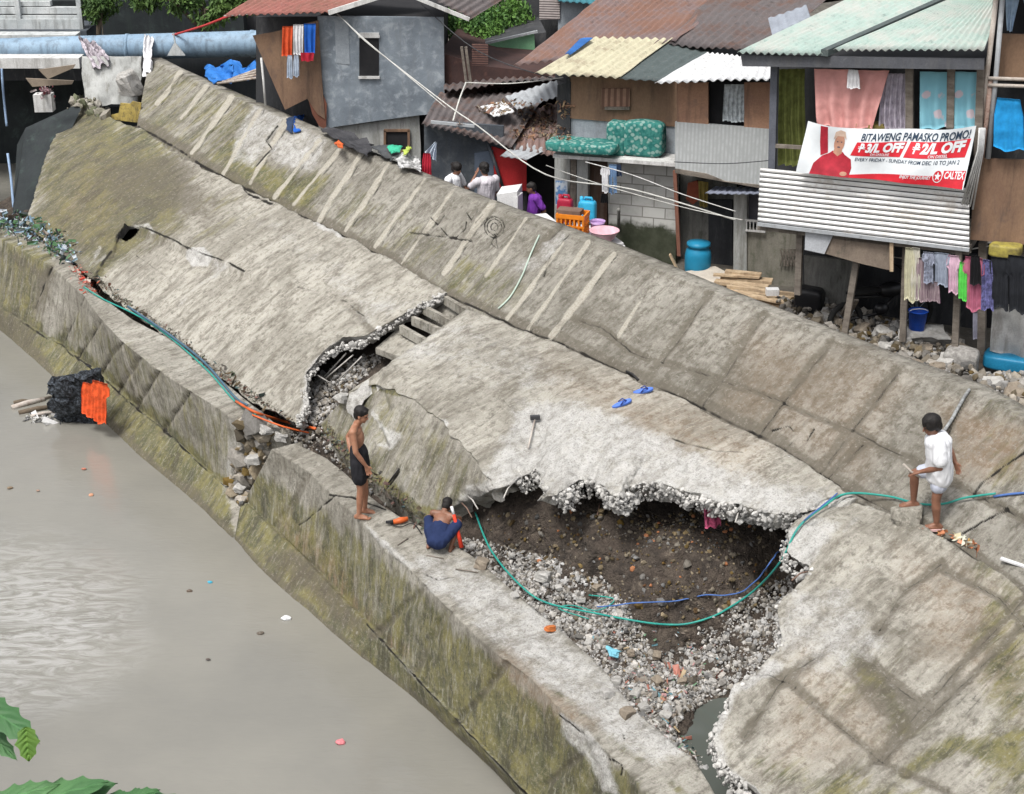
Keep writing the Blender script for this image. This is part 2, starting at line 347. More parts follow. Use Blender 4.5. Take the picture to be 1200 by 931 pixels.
def tps_fit(X, z, lam=.02):
    d = np.linalg.norm(X[:, None]-X[None], axis=-1); K = np.where(d > 0, d*d*np.log(d+1e-12), 0)+lam*np.eye(len(X)); Pm = np.c_[np.ones(len(X)), X]
    A = np.block([[K, Pm], [Pm.T, np.zeros((3, 3))]]); return np.linalg.solve(A, np.r_[z, 0, 0, 0])
TW = tps_fit(sn_, zz)
def tps(Q):
    r = np.zeros(len(Q))
    for i, x in enumerate(sn_):
        d = np.hypot(*(Q-x).T); r += TW[i]*d*d*np.log(d+1e-12)
    return r+TW[-3]+Q@TW[-2:]
def soil_z(Q):
    Q = np.asarray(Q, float); s, n = Q[:, 0], Q[:, 1]
    base = np.clip(1.15+(n-10.0)*.5, .9, 2.85)
    gap = np.exp(-((s+19.6)/1.1)**2)*np.clip((11.7-n)/1.0, 0, 1); base = base+gap*.5
    wgt = np.clip((s+18.3)/1.2, 0, 1); r = base*(1-wgt)+np.minimum(tps(Q), 2.9)*wgt
    return np.minimum(r, 1.25+np.clip(n-10.25, 0, 9)*1.6)
def soil_at(x, y, dz=0):            # where the photo's line of sight meets the soil
    z = 1.2
    for _ in range(25):
        p = W(x, y, z); zn = soil_z([[p[:2]@US, p[:2]@UN]])[0]; z += .5*(zn-z)
    p[2] = z+dz; return p
sg = np.r_[np.arange(-35.6, -18.6, .12), np.arange(-18.6, -5.5, .05)]; ng = np.arange(10.12, 15.0, .05)
Q = np.stack(np.meshgrid(sg, ng, indexing='ij'), -1).reshape(-1, 2); z = soil_z(Q)
P = np.c_[Q[:, :1]*US+Q[:, 1:]*UN, z]; P[:, 2] += fbm(P, 1.6, 5)*.13+fbm(P+7, 8, 3)*.035; P[:, :2] += np.stack([fbm(P+3, 4, 4, .7), fbm(P+8, 4, 4, .7)], -1)*.16
tag(mesh('embankment_soil_ground', P, grid_faces(len(sg), len(ng)), SOIL, None, True), None, None, None, 'structure')
PUD = NB('puddle_water'); PUDM = PUD.fin((.085, .095, .085, 1), .07, 0, .5)
pd = [W(x, y, .86) for x, y in [(785, 800), (900, 790), (940, 900), (960, 1000), (870, 1000), (800, 900), (770, 850)]]
tag(mesh('puddle_water', pd, [tuple(range(7))], PUDM), None, None, None, 'structure')
# ------------------------------------------------------------------ concrete: upper wall
cr = [(175,68),(235,97),(300,125),(380,160),(440,187),(490,207),(545,229),(600,250),(660,271),(720,293),(770,314),(820,335),(885,360),(950,385),(1000,405),(1050,425),(1095,441),(1140,457),(1172,474),(1200,492),(1250,520),(1330,560)]
bs = [(160,150),(200,172),(240,198),(275,216),(345,252),(400,278),(455,308),(520,347),(560,364),(600,384),(650,402),(700,424),(750,447),(800,468),(850,495),(900,518),(950,548),(985,572),(1040,600),(1110,634),(1200,700),(1340,800)]
crest = [W(x, y, 4.2) for x, y in cr]; crest_b = [p+np.array([.22, .17, -.02]) for p in crest]; back = [p+np.array([.26, .2, -1.35]) for p in crest]
basew = [WS(x, y, .60, 13.35, 3.3) for x, y in bs]; hidden = [p-np.array([.25, .18, .45]) for p in basew]
lt = [[(425,178),(372,262)],[(458,190),(405,272)],[(535,219),(470,310)],[(578,237),(520,320)],[(617,257),(570,325)],[(660,285),(595,375)],[(720,298),(640,402)],[(750,355),(725,395)],[(336,140),(293,215)],[(375,165),(322,232)],[(398,176),(345,240)],[(272,113),(225,180)],[(242,100),(212,140)],[(212,85),(185,122)],[(498,211),(440,290)],[(690,284),(618,388)],[(305,128),(262,205)]]
dk = [[(832,343),(755,450)],[(897,368),(820,475)],[(975,397),(885,515)],[(1050,435),(955,560)],[(1137,458),(1100,520)],[(662,262),(620,300)],[(1010,520),(950,575)]]
hz = [[(670,372),(700,385),(740,412),(760,420)],[(770,424),(830,440),(910,470),(1000,505),(1080,545),(1180,600),(1260,640)]]
ops = [('moss','P',[(150,60),(300,110),(300,240),(140,160)],14,.55,14),('moss','P',[(270,180),(420,210),(560,300),(540,360),(380,280),(260,225)],14,.42,12),('moss','P',[(520,330),(560,300),(640,330),(600,385),(560,375)],12,.45,10),
 ('moss','P',[(1140,450),(1400,520),(1400,780),(1200,640),(1150,560)],18,.45,16),('warm','P',[(880,390),(1060,440),(1010,560),(840,480)],20,.35,14),('warm','P',[(1100,470),(1200,500),(1200,560),(1120,560)],14,.5,10),
 ('wht','P',[(292,119),(333,138),(318,168),(296,196),(270,190),(280,150)],4,.62,7),('wht','P',[(338,141),(384,163),(370,203),(322,192),(312,178)],3,.60,5),('moss','P',[(290,200),(380,205),(360,250),(270,220)],8,.55,8),
 ('dirt','P',[(150,60),(1400,560),(1400,780),(985,580),(520,350),(140,160)],20,.30,10),('dirt','P',[(700,330),(1150,470),(1120,620),(900,520),(640,400)],30,.25,14)]
ops += [('jnt','L',l,3.6 if i in (3,6) else 2.4,1.0,1.5) for i, l in enumerate(lt)]+[('crk','L',[(a+4,b+1) for a,b in l],.8,.5,1.5) for l in lt]
ops += [('dirt','L',l,4.6,.85,3) for l in dk]+[('dirt','L',l,4.4,.85,4) for l in hz]+[('crk','L',[(a+2,b) for a,b in l],1.2,.48,5) for l in dk+hz]
ops += [('wht','P',[(655,268),(672,276),(640,312),(618,322),(600,318),(630,290)],5,.55,6),('crk','L',[(668,275),(645,300),(638,325)],1.2,.6,4),
 ('crk','L',[(480,272),(520,277),(553,283)],1.3,.75,1),('crk','L',[(1200,530),(1175,545),(1150,566),(1140,582)],1.7,.95,5),('crk','L',[(1180,598),(1150,612),(1110,634)],1.6,.9,4),('crk','L',[(280,220),(295,225)],1.5,.9,2),('crk','L',[(325,148),(312,165),(318,175),(300,195)],1.1,.8,3),
 ('crk','L',[(905,505),(925,500),(935,512),(918,530),(905,520)],1.0,.8,1),('crk','L',[(954,503),(945,518)],1.2,.9,0),('crk','L',[(1135,458),(1118,488),(1105,515)],1.6,.55,3)]
# graffiti scratched and sprayed on the wall panels
gr = [[(505,255),(512,262),(520,252)],[(516,266),(524,276),(534,278),(545,268),(546,260)],[(528,262),(537,250)],[(546,248),(552,258),(560,246)],[(557,262),(566,252)]]
ops += [('crk','L',l,.9,.75,1) for l in gr]+[('crk','L',[(579+9*math.cos(a)*k,266+9*math.sin(a)*k) for a in np.linspace(0,6.3,12)],.9,.7,1.5) for k in (.5,1,1.35)]+[('crk','L',[(575,285),(583,292),(580,276),(572,290)],.9,.6,1)]
ops += [('dirt','L',[(x+3,y-5) for x,y in bs],7,.95,4),('crk','L',[(x+1,y-1.5) for x,y in bs],1.6,.8,2),('dirt','L',[(x,y+5) for x,y in cr],3,.35,4)]  # fold shadow painted in with the dirt and crk masks; crest line is grime
rough = [(l, 3.5, .014) for l in lt]+[(l, 3.5, -.014) for l in dk+hz]
wall, _ = slab('retaining_wall', [back, crest_b, crest, basew, hidden], [4, 3, 84, 8], 1150, CONC_D, 'long sloping concrete wall with ribbed panels and graffiti running below the shanties', 'concrete wall', .022, ops, skirt=((.25, .05), (.5, .08)), sk_w=.5, rough_ops=rough)
# ---------------- left fallen slab
kL = (.5, 13.3, 3.42)
tp = [(88,118),(112,128),(135,140),(165,151),(215,186),(275,215),(345,250),(400,275),(455,305),(500,328),(522,345)]
mr = [(30,262),(62,290),(92,314),(112,328),(150,358),(200,392),(250,432),(300,468),(330,488),(346,499)]
top = [WS(x, y, *kL) for x, y in tp]; bot = [WS(x, y, *kL) for x, y in mr]; bot[-1] = WS(350, 497, *kL)
# broken right edge: row ends follow it, so loft across in the other direction
rt = [(522,345),(492,360),(455,383),(425,402),(400,406),(376,422),(362,443),(358,462),(362,478),(350,497)]
lf = [(88,118),(70,152),(55,188),(42,225),(30,262)]
def coons(top, bot, left, right, nu, nv, kk):
    tu = np.linspace(0, 1, nu); tv = np.linspace(0, 1, nv)
    T = resample(top, tu)[:, None]; B = resample(bot, tu)[:, None]; L = resample(left, tv)[None]; R = resample(right, tv)[None]; U = tu[:, None, None]; Vv = tv[None, :, None]
    return (1-Vv)*T+Vv*B+(1-U)*L+U*R-((1-U)*(1-Vv)*T[0]+U*(1-Vv)*T[-1]+(1-U)*Vv*B[0]+U*Vv*B[-1])
def slab_g(name, G, mat, label, cat, **k):
    global loft
    keep = loft; loft = lambda *a: G
    try: return slab(name, None, None, G.shape[0], mat, label, cat, **k)
    finally: loft = keep
ckm = [(112,326),(122,305),(133,290),(137,280),(147,265),(164,265),(175,270),(200,280),(214,288),(232,295),(252,302),(268,308),(285,318)]
opsL = [('moss','P',[(60,100),(130,130),(190,170),(200,260),(120,330),(20,270)],26,.85,22),('moss','P',[(120,130),(330,230),(250,300),(120,300)],30,.40,20),('dirt','P',[(60,100),(240,190),(240,290),(110,330),(20,270)],25,.62,20),
 ('warm','P',[(100,185),(160,200),(130,290),(60,260)],16,.7,14),('dirt','L',[(150,215),(200,205),(250,250)],22,.5,12),('dirt','L',[(380,330),(420,370),(440,395)],9,.6,10),('dirt','P',[(280,300),(470,400),(350,480),(200,380)],26,.33,20),
 ('crk','L',ckm[:5],2.6,.95,4),('crk','L',ckm[5:],1.5,.95,3),('crk','L',[(350,335),(400,352),(430,375)],1.3,.5,6),('crk','L',[(160,300),(185,318),(208,338)],1.0,.5,4),
 ('wht','P',[(220,291),(240,290),(248,300),(243,312),(225,313),(217,303)],2,1.0,2),('wht','P',[(240,300),(285,315),(270,325),(225,345),(200,380),(215,350),(250,322)],7,.6,8),('wht','L',[(160,266),(172,264),(178,272)],4,.8,3),
 ('wht','L',[(522,345),(470,375),(425,400)],2.0,.95,1),('wht','P',[(425,398),(395,402),(368,420),(355,445),(352,495),(368,480),(366,450),(385,425),(425,408)],4,.95,4),('wht','P',[(395,330),(470,350),(500,355),(430,392),(400,370)],14,.42,14),
 ('wht','P',[(280,235),(350,270),(450,320),(400,340),(300,280)],18,.36,20),('wht','L',[(115,290),(105,310),(122,300)],4,.5,6),('crk','L',[(275,213),(300,232),(320,240)],1.8,.9,2),('wht','L',[(370,262),(402,276)],3,.8,2),('dirt','L',[(60,290),(160,360),(260,440),(345,495)],4,.6,5)]
G = coons(top, bot, [WS(x, y, *kL) for x, y in lf], [WS(x, y, *kL) for x, y in rt], 400, 190, kL)
Ls = (G[..., :2]@US); bulge = .10*np.sin(np.pi*np.linspace(0, 1, 190))[None, :]; G[..., 2] += bulge
ck_lo = np.array(ckm+[(340,340),(400,365),(440,395)]); Xp = px(G)   # the piece below the crack has sunk a little
yl = np.interp(Xp[..., 0], ck_lo[:, 0], ck_lo[:, 1]); sunk = np.clip((Xp[..., 1]-yl)/5, 0, 1)*np.clip((Xp[..., 0]-112)/8, 0, 1)*np.clip((360-Xp[..., 0])/120, 0, 1); G[..., 2] -= .11*sunk
slab_g('concrete_slab', G, CONC_L, 'huge collapsed concrete slab with a mossy left end and a round white patch, left of the gap', 'concrete slab', amp=.03, ops=opsL, holes=[[(138,274),(146,263),(163,265),(162,275),(148,283),(139,281)]], skirt=((.03, .02), (.08, .035), (.15, .05), (.24, .06)), group='broken slabs of the embankment', inset=.6, jag=.12, sk_w=1.0)
# ---------------- middle slab: broad top and a steep mossy front
j1 = [(410,460),(425,453),(441,449),(460,455),(480,466),(500,480),(520,497),(540,520),(560,545),(572,562),(578,574),(590,571),(605,562),(618,554),(628,549),(636,566),(645,574),(655,580),(668,571),(676,564),(688,561),(698,563),(704,572),(712,580),(724,584),(738,570),(752,566),(770,566),(785,571),(800,577),(815,581),(830,585),(850,590),(870,593),(890,597),(905,600),(925,600),(940,598),(955,592),(985,580)]
zj = [2.50,2.6,2.68,2.72,2.76,2.78,2.78,2.74,2.66,2.6,2.56]+list(np.linspace(2.6, 3.2, len(j1)-11))
j0 = [(410,460),(450,430),(500,397),(548,362),(600,384),(650,402),(700,424),(750,447),(800,468),(850,495),(900,518),(950,548),(985,572),(1005,582)]
T0 = [WS(x, y, .38, 13.35, 3.42) for x, y in j0]; T0[0] = W(410, 460, 2.50); T0[1] = W(450, 430, 2.85)
J = [W(x, y, z) for (x, y), z in zip(j1, zj)]
tt = np.linspace(0, 1, 420)
def arcparam(pts):
    L = np.r_[0, np.cumsum([np.linalg.norm(b-a) for a, b in zip(pts[:-1], pts[1:])])]; return L/L[-1]
A0 = resample(T0, tt); 
aj = arcparam(J); at = arcparam(T0)
# match: ridge corner (548,362) at row0 to the part of row1 near (500,480)
wj = np.interp(tt, [0, at[3], 1], [0, aj[7], 1]); B0 = resample(J, wj)
G = np.stack([A0+(B0-A0)*k for k in np.linspace(0, 1, 120)], 1)
vv = np.linspace(0, 1, 120)[None, :]; G[..., 2] += .12*np.sin(np.pi*vv)*np.sin(np.pi*np.clip(tt, 0, 1))[:, None]
opsM = [('wht','P',[(600,480),(680,470),(760,500),(900,560),(1010,580),(985,600),(880,610),(700,600),(560,600),(560,570)],12,.85,14),('wht','P',[(440,400),(560,370),(700,440),(640,480),(500,440)],24,.40,20),('wht','P',[(425,400),(520,370),(560,375),(440,440)],15,.35,12),
 ('dirt','L',[(545,385),(600,415),(660,430),(700,450)],9,.6,10),('dirt','L',[(545,440),(575,455),(610,440)],7,.5,10),('warm','P',[(640,420),(760,460),(900,520),(880,560),(720,500)],22,.3,14),('moss','P',[(750,500),(900,530),(960,570),(850,560)],14,.3,10),
 ('crk','L',[(575,465),(590,470),(600,480)],.9,.6,3),('crk','L',[(733,437),(748,446)],1.4,.85,1),('crk','L',[(560,500),(585,482)],.8,.5,3),('wht','P',[(497,492),(520,490),(527,498),(515,508),(500,500)],2,.8,3),('crk','L',[(790,515),(840,528),(870,530)],1.2,.5,4),('moss','L',[(410,460),(440,450),(480,465),(520,500)],4,.5,4)]
CM = 'broken slabs of the embankment'
slab_g('concrete_slab', G, CONC_L, 'broad middle slab jutting over the excavated hollow with a jagged white broken edge and sandals on it', 'concrete slab', amp=.035, ops=opsM, skirt=((.04, .03), (.10, .05), (.17, .07), (.26, .09), (.36, .10)), group=CM, nrm=(.25, .2, 1), sk_w=.75, inset=.75, jag=.10)
# its steep front face, a separate tilted block
f1 = [W(x, y, z-.015) for (x, y), z in list(zip(j1, zj))[:11]]; f0 = [p+np.array([.12, .09, -.03]) for p in f1]
f2 = [WS(x, y, .5, 10.3, 1.72) for x, y in [(376,497),(384,512),(396,528),(412,543),(430,556),(452,573),(470,588),(488,600),(505,606),(525,602),(548,590)]]; f3 = [p+np.array([.05, .04, -.35]) for p in f2]
opsF = [('moss','P',[(370,440),(480,460),(580,570),(520,620),(400,560)],14,.50,14),('dirt','P',[(470,470),(560,560),(560,590),(470,560)],12,.45,12),('moss','L',[(380,500),(440,560),(500,605)],7,.8,7),('wht','P',[(436,478),(444,492),(452,500),(472,506),(470,518),(458,528),(440,522),(452,512),(440,500)],3,.85,4),
 ('crk','L',[(468,553),(451,576)],1.3,.95,0),('moss','L',[(410,462),(440,452),(470,462)],4,.8,3),('wht','P',[(545,570),(575,560),(590,575),(550,598),(525,600)],5,.8,5),('wht','L',[(440,485),(455,470),(450,455)],3,.4,4)]
slab('concrete_block', [f0, f1, f2, f3], [4, 70, 8], 190, CONC, 'steep mossy front block of the middle slab behind the standing shirtless man', 'concrete block', .04, opsF, skirt=((.1, .05), (.3, .06)), sk_w=.4, rough_ops=[([(444,455),(452,480),(440,500),(450,520)], 5, -.05)])
# ---------------- right slab under the boy
kD = (.39, 13.3, 3.36)
l4 = [(1000,588),(975,594),(950,606),(930,618),(919,634),(922,650),(935,660),(950,668),(938,685),(918,702),(912,725),(918,748),(908,768),(888,785),(868,797),(856,815),(852,830),(838,848),(834,862),(842,885),(856,905),(880,925),(915,955),(960,1010)]
LD = [WS(x, y, *kD) for x, y in l4]; tD = [(1000,588),(1040,600),(1075,614),(1110,632),(1155,662),(1200,698),(1340,800)]
TD = [WS(x, y, *kD) for x, y in tD]; RD = [TD[-1], WS(1340, 1100, *kD)]; BD = [LD[-1], WS(1150, 1070, *kD), RD[-1]]
G = coons(TD, BD, LD, RD, 330, 300, kD); XY = px(G)
z_add = .16*np.exp(-(((XY[..., 0]-965)/45)**2+((XY[..., 1]-625)/28)**2)); G[..., 2] += z_add
gv = [[(880,780),(930,800),(985,850),(1035,892),(1060,905)],[(1010,905),(1080,830),(1130,775),(1200,700)],[(1030,890),(1100,830),(1160,770),(1200,730)],[(870,860),(920,790),(960,770)],[(1030,735),(1010,765),(1060,810),(1090,835)],[(1110,670),(1170,700),(1200,730)],[(1105,660),(1060,690),(1030,735)],[(1060,905),(1120,931),(1160,960)]]
opsD = [('wht','P',[(915,625),(960,600),(985,612),(960,650),(945,668),(915,655)],6,.9,6),('wht','P',[(930,680),(1010,700),(1040,760),(960,790),(900,770),(905,720)],14,.62,16),('wht','L',[(910,780),(860,810),(835,860),(850,900),(900,950)],7,.85,5),
 ('warm','P',[(930,760),(1030,800),(1050,880),(900,900)],18,.24,16),('warm','P',[(1060,640),(1200,700),(1200,840),(1080,760)],20,.28,16),('moss','P',[(930,760),(1200,700),(1200,931),(900,931)],30,.28,20),('moss','P',[(1120,600),(1400,700),(1400,1100),(1180,960),(1150,760)],24,.45,20),('moss','P',[(850,870),(960,900),(1100,931),(1000,1000)],16,.5,14),
 ('dirt','P',[(1000,765),(1060,800),(1080,850),(1060,860),(1010,820),(985,785)],6,.75,8),('moss','L',[(1000,770),(1040,810),(1060,850)],10,.5,8),('moss','L',[(1060,905),(1120,870),(1180,880)],12,.6,8),('dirt','L',[(1040,740),(1070,745),(1080,755)],6,.7,5),('dirt','L',[(970,715),(985,725)],7,.6,5)]
opsD += [('dirt','L',l,7,.95,4) for l in gv]+[('crk','L',l,1.0,.42,5) for l in gv]+[('crk','L',[(x, y), (x+38, y-42)],.8,.42,2) for x, y in [(900,838),(925,850),(1120,850),(1140,820),(1150,850),(1160,790),(1085,815),(1100,850)]]+[('wht','L',[(990,620),(1015,596),(1030,590)],4,.5,4),('wht','L',[(980,700),(1040,650),(1080,660)],8,.3,12)]
slab_g('concrete_slab', G, CONC_L, 'large cracked slab on the right that the boy in white stands on, with mossy streaked seams', 'concrete slab', amp=.05, ops=opsD, inset=.45, jag=.12, skirt=((.05, .03), (.14, .05), (.28, .08), (.46, .1), (.75, .12)), group=CM, nrm=(-.15, -.1, 1), sk_w=.55, rough_ops=[(l, 6, -.018) for l in gv])
# ---------------- stepped ledge at the waterline, in two lengths
def ledge(outer, inner, toe, water, label, ops, nu, zo=1.7, rough=(), mat=CONC):
    O = [W(x, y, zo) for x, y in outer]; I = [W(x, y, zo+.06) for x, y in inner]; T = [W(x, y, .42) for x, y in toe]; Wt = [W(x, y, .0) for x, y in water]
    I2 = [p+np.array([.1, .07, -.9]) for p in I]; T2 = [p+np.array([.05, .035, -.03]) for p in T]; W2 = [p+np.array([0, 0, -.6]) for p in Wt]
    G = loft([I2, I, O, T2, T, Wt, W2], [6, 26, 56, 2, 16, 6], nu)
    for side in (0, -1):                       # close the ends: pull extra columns inwards to a core line
        c = G[side]; core = np.stack([np.full(len(c), I[side][0]+.1), np.full(len(c), I[side][1]+.07), c[:, 2]], -1)
        ext = np.stack([c+(core-c)*k for k in np.linspace(0, 1, 14)[1:]], 0)
        G = np.concatenate([G, ext], 0) if side else np.concatenate([ext[::-1], G], 0)
    return slab_g('concrete_ledge', G, mat, label, 'concrete ledge', amp=.035, ops=ops, skirt=((.02, .01),), sk_w=.3, dep=True, rough_ops=rough, group='concrete ledge along the water')
oL = [(-130,205),(-60,245),(0,280),(30,296),(60,312),(97,346),(118,374),(142,400),(180,430),(222,458),(255,478),(281,496)]
iL = [(-60,225),(-10,255),(50,283),(75,300),(97,322),(114,345),(155,375),(206,402),(240,430),(274,458),(310,486),(330,503)]
tL = [(-130,252),(-60,308),(0,362),(22,374),(44,388),(74,406),(95,422),(118,440),(161,479),(200,512),(232,542),(264,570)]
wL = [(-130,272),(-60,332),(0,387),(20,404),(42,423),(64,442),(96,471),(129,501),(160,530),(200,564),(240,598),(272,630)]
seams = [[(60,312),(40,362)],[(97,348),(75,400)],[(118,376),(92,418)],[(142,402),(116,440)],[(164,420),(137,460)],[(186,435),(160,478)],[(222,460),(190,508)]]
op = [('moss','P',[(-130,200),(70,300),(50,370),(40,420),(-130,300)],12,.75,12),('dirt','P',[(-130,220),(60,320),(40,420),(-130,300)],12,.5,12),('moss','P',[(80,350),(281,496),(270,600),(60,430)],12,.5,12),('moss','L',tL,9,.7,8),('moss','L',wL,9,.9,7),('moss','P',tL+wL[::-1],4,.85,6),('dirt','P',tL+wL[::-1],4,.35,6),('dirt','L',wL,8,.8,6),('crk','L',tL[3:],1.5,.85,4)]
op += [('crk','L',l,1.0,.7,1.5) for l in seams]+[('dirt','L',l,4,.7,3) for l in seams]+[('wht','L',[(100,345),(200,400),(300,480)],6,.32,6),('wht','L',tL[4:],2,.4,5),('wht','P',[(265,490),(285,495),(278,575),(262,580)],4,.5,3),('dirt','L',[(20,300),(60,330),(48,360)],8,.5,8)]
ledge(oL, iL, tL, wL, 'left length of the narrow concrete ledge above the river, ribbed and mossy', op, 330, rough=[(l, 3, -.025) for l in seams])
oR = [(318,527),(338,538),(358,551),(388,578),(425,612),(450,636),(475,660),(500,688),(530,718),(560,746),(585,768),(620,793),(655,828),(700,870),(735,905),(770,945),(830,1010)]
iR = [(345,520),(365,529),(383,538),(402,553),(425,575),(447,592),(470,606),(497,618),(530,638),(560,656),(600,690),(648,732),(700,778),(755,842),(815,893),(838,931),(900,1000)]
tR = [(283,585),(310,612),(340,640),(375,674),(402,702),(430,732),(467,772),(500,808),(533,842),(558,868),(583,895),(612,925),(650,962),(690,1000),(730,1040),(800,1100)]
wR = [(275,632),(295,655),(325,684),(355,712),(390,742),(425,770),(452,791),(480,813),(508,838),(545,872),(578,903),(605,931),(650,975),(690,1015),(730,1055),(800,1115)]
sm2 = [[(362,556),(345,590),(325,620)],[(500,688),(470,715),(440,745)],[(530,715),(500,755),(485,790)],[(592,778),(560,820),(535,850)],[(700,870),(640,920)]]
op = [('moss','P',[(300,540),(420,620),(560,760),(760,940),(830,1110),(600,931),(430,770),(270,600)],12,.74,14),('moss','P',tR+wR[::-1],4,.8,6),('dirt','P',tR+wR[::-1],4,.3,6),('moss','P',[(560,760),(760,940),(830,1110),(600,931),(480,800)],16,.55,16),('warm','P',[(330,600),(400,660),(420,740),(340,690)],14,.9,12),('warm','L',[(380,660),(440,740),(470,760)],7,.7,10),
 ('dirt','P',[(360,640),(440,740),(400,740),(310,650)],12,.6,12),('moss','L',wR,7,.9,6),('dirt','L',wR,5,.8,5),('crk','L',tR[5:],1.5,.9,4),('wht','L',tR[5:],3,.45,6),('crk','L',[(393,580),(370,600),(350,615)],1.0,.8,4),('crk','L',[(386,580),(412,583),(430,590),(452,598)],1.3,.95,2),('crk','L',[(500,672),(515,678),(540,674)],1.0,.7,3),
 ('wht','P',[(655,835),(690,855),(712,885),(725,935),(705,930),(690,895),(660,865)],4,.85,5),('wht','P',[(425,610),(450,632),(490,665),(480,668),(445,640)],3,.75,3),('dirt','P',[(530,650),(620,700),(640,735),(560,700)],10,.25,8),('wht','P',[(480,640),(560,660),(700,775),(820,890),(760,900),(600,770),(500,690)],10,.72,12),
 ('crk','L',[(655,838),(670,850),(685,862)],1.2,.9,3),('crk','L',[(720,840),(728,852),(732,865)],.9,.6,3),('crk','L',[(712,890),(728,895),(726,910)],1.3,.9,3),('moss','L',[(640,800),(700,850),(760,900),(800,931)],6,.5,7),('warm','P',[(600,760),(700,850),(640,860),(560,790)],14,.4,12)]
op += [('dirt','L',l,6,.7,5) for l in sm2]
ledge(oR, iR, tR, wR, 'right length of the river ledge, bleached on top, where the shirtless man stands', op, 420, rough=[(l, 4, -.03) for l in sm2])
# ------------------------------------------------------------------ frames for house fronts, prisms, corrugated sheets, cloth
class FP:
    """upright plane through the ground point seen at (x, y), running along angle a (right end nearer by a degrees)"""
    def __init__(s, x, y, z0, a):
        s.o = W(x, y, z0); a = math.radians(a); s.d = np.array([math.cos(a), -math.sin(a), 0]); s.n = np.array([-math.sin(a), -math.cos(a), 0]); s.z0 = z0; s.up = np.array([0, 0, 1.])
    def at(s, x, y, off=0.0):             # off > 0 : towards the viewer
        u = (x-600)/F; v = (y-465.5)/F; d = np.array([u, CP-v*SP, -(SP+v*CP)]); C = np.array([0, 0, H])
        t = ((s.o+s.n*off-C)@s.n)/(d@s.n); return C+t*d
    def uv(s, P): P = np.asarray(P); return np.stack([(P-s.o)@s.d, P[..., 2]-s.z0], -1)
def prism(fp, pts, th, off=0.0, name='panel', mat=None, parent=None, down=None, tint=None, **k):
    """outline given where the photo shows it, on the front plane of the wall; th metres thick going back"""
    A = [fp.at(x, y, off) for x, y in pts]
    if down is not None:
        m = [i for i, (x, y) in enumerate(pts) if y >= down]
        for i in m: A[i] = np.array([A[i][0], A[i][1], fp.z0-.15])
    B = [p-fp.n*th for p in A]; n = len(A); V = np.array(A+B)
    Fc = [tuple(range(n)), tuple(range(2*n-1, n-1, -1))]+[(i, n+i, n+(i+1) % n, (i+1) % n) for i in range(n)]
    return mesh(name, V, Fc, mat, parent, False, None, fp.uv(V), **k)
def rect(x0, y0, x1, y1): return [(x0, y0), (x1, y0), (x1, y1), (x0, y1)]
def quadgrid(A, B, Cc, D, nu, nv):
    u = np.linspace(0, 1, nu)[:, None, None]; v = np.linspace(0, 1, nv)[None, :, None]
    return (1-u)*(1-v)*A+u*(1-v)*B+u*v*Cc+(1-u)*v*D
def sheet_mesh(name, G, h, mat, parent=None, th=.0, attrs=None, smooth=True, **k):
    N = np.cross(np.gradient(G, axis=0), np.gradient(G, axis=1)); N /= np.linalg.norm(N, axis=-1)[..., None]+1e-9
    tc = np.array([0, 0, H])-G; N *= np.where((N*tc).sum(-1).mean() < 0, -1, 1)
    P = G+N*h[..., None]; nu, nv = h.shape; V = P.reshape(-1, 3); Fc = grid_faces(nu, nv)
    uv = np.stack(np.meshgrid(np.linspace(0, 1, nu), np.linspace(0, 1, nv), indexing='ij'), -1).reshape(-1, 2)
    if th:
        b = len(V); V = np.r_[V, (P-N*th).reshape(-1, 3)]; Fc += [tuple(b+i for i in f)[::-1] for f in grid_faces(nu, nv)]; uv = np.r_[uv, uv]
        ed = [(i*nv, (i+1)*nv) for i in range(nu-1)]+[((i+1)*nv+nv-1, i*nv+nv-1) for i in range(nu-1)]+[(j+1, j) for j in range(nv-1)]+[((nu-1)*nv+j, (nu-1)*nv+j+1) for j in range(nv-1)]
        Fc += [(a, c, c+b, a+b) for a, c in ed]
        if attrs: attrs = {k2: np.r_[a, a] for k2, a in attrs.items()}
    return mesh(name, V, Fc, mat, parent, smooth, attrs, uv, **k)
def corr(name, A, B, Cc, D, mat, parent=None, pitch=.09, amp=.014, th=.006, wob=.02, ragged=.0, **k):
    """corrugated sheet: A-B is the eave edge, D-C the top; ribs run from eave to top"""
    A, B, Cc, D = [np.asarray(q, float) for q in (A, B, Cc, D)]; L = np.linalg.norm(B-A); nu = max(8, int(L/pitch*6)); nv = 14
    G = quadgrid(A, B, Cc, D, nu, nv); u = np.linspace(0, L, nu)[:, None]
    if ragged:
        r = ragged*fbm(np.stack([np.floor(u[:, 0]/.75)*3.1, 0*u[:, 0], 0*u[:, 0]+A[0]], -1), 1, 2); G[:, 0] += (G[:, 0]-G[:, 1])*r[:, None]*3
    h = amp*np.sin(2*math.pi*u/pitch+.5*fbm(np.stack([u[:, 0], u[:, 0]*0, u[:, 0]*0+A[1]], -1), .6, 2)[:, None])*(1+.5*fbm(G.reshape(-1, 3)+3, .7, 3).reshape(nu, nv))+wob*fbm(G.reshape(-1, 3), .9, 3).reshape(nu, nv)
    return sheet_mesh(name, G, h, mat, parent, th, **k)
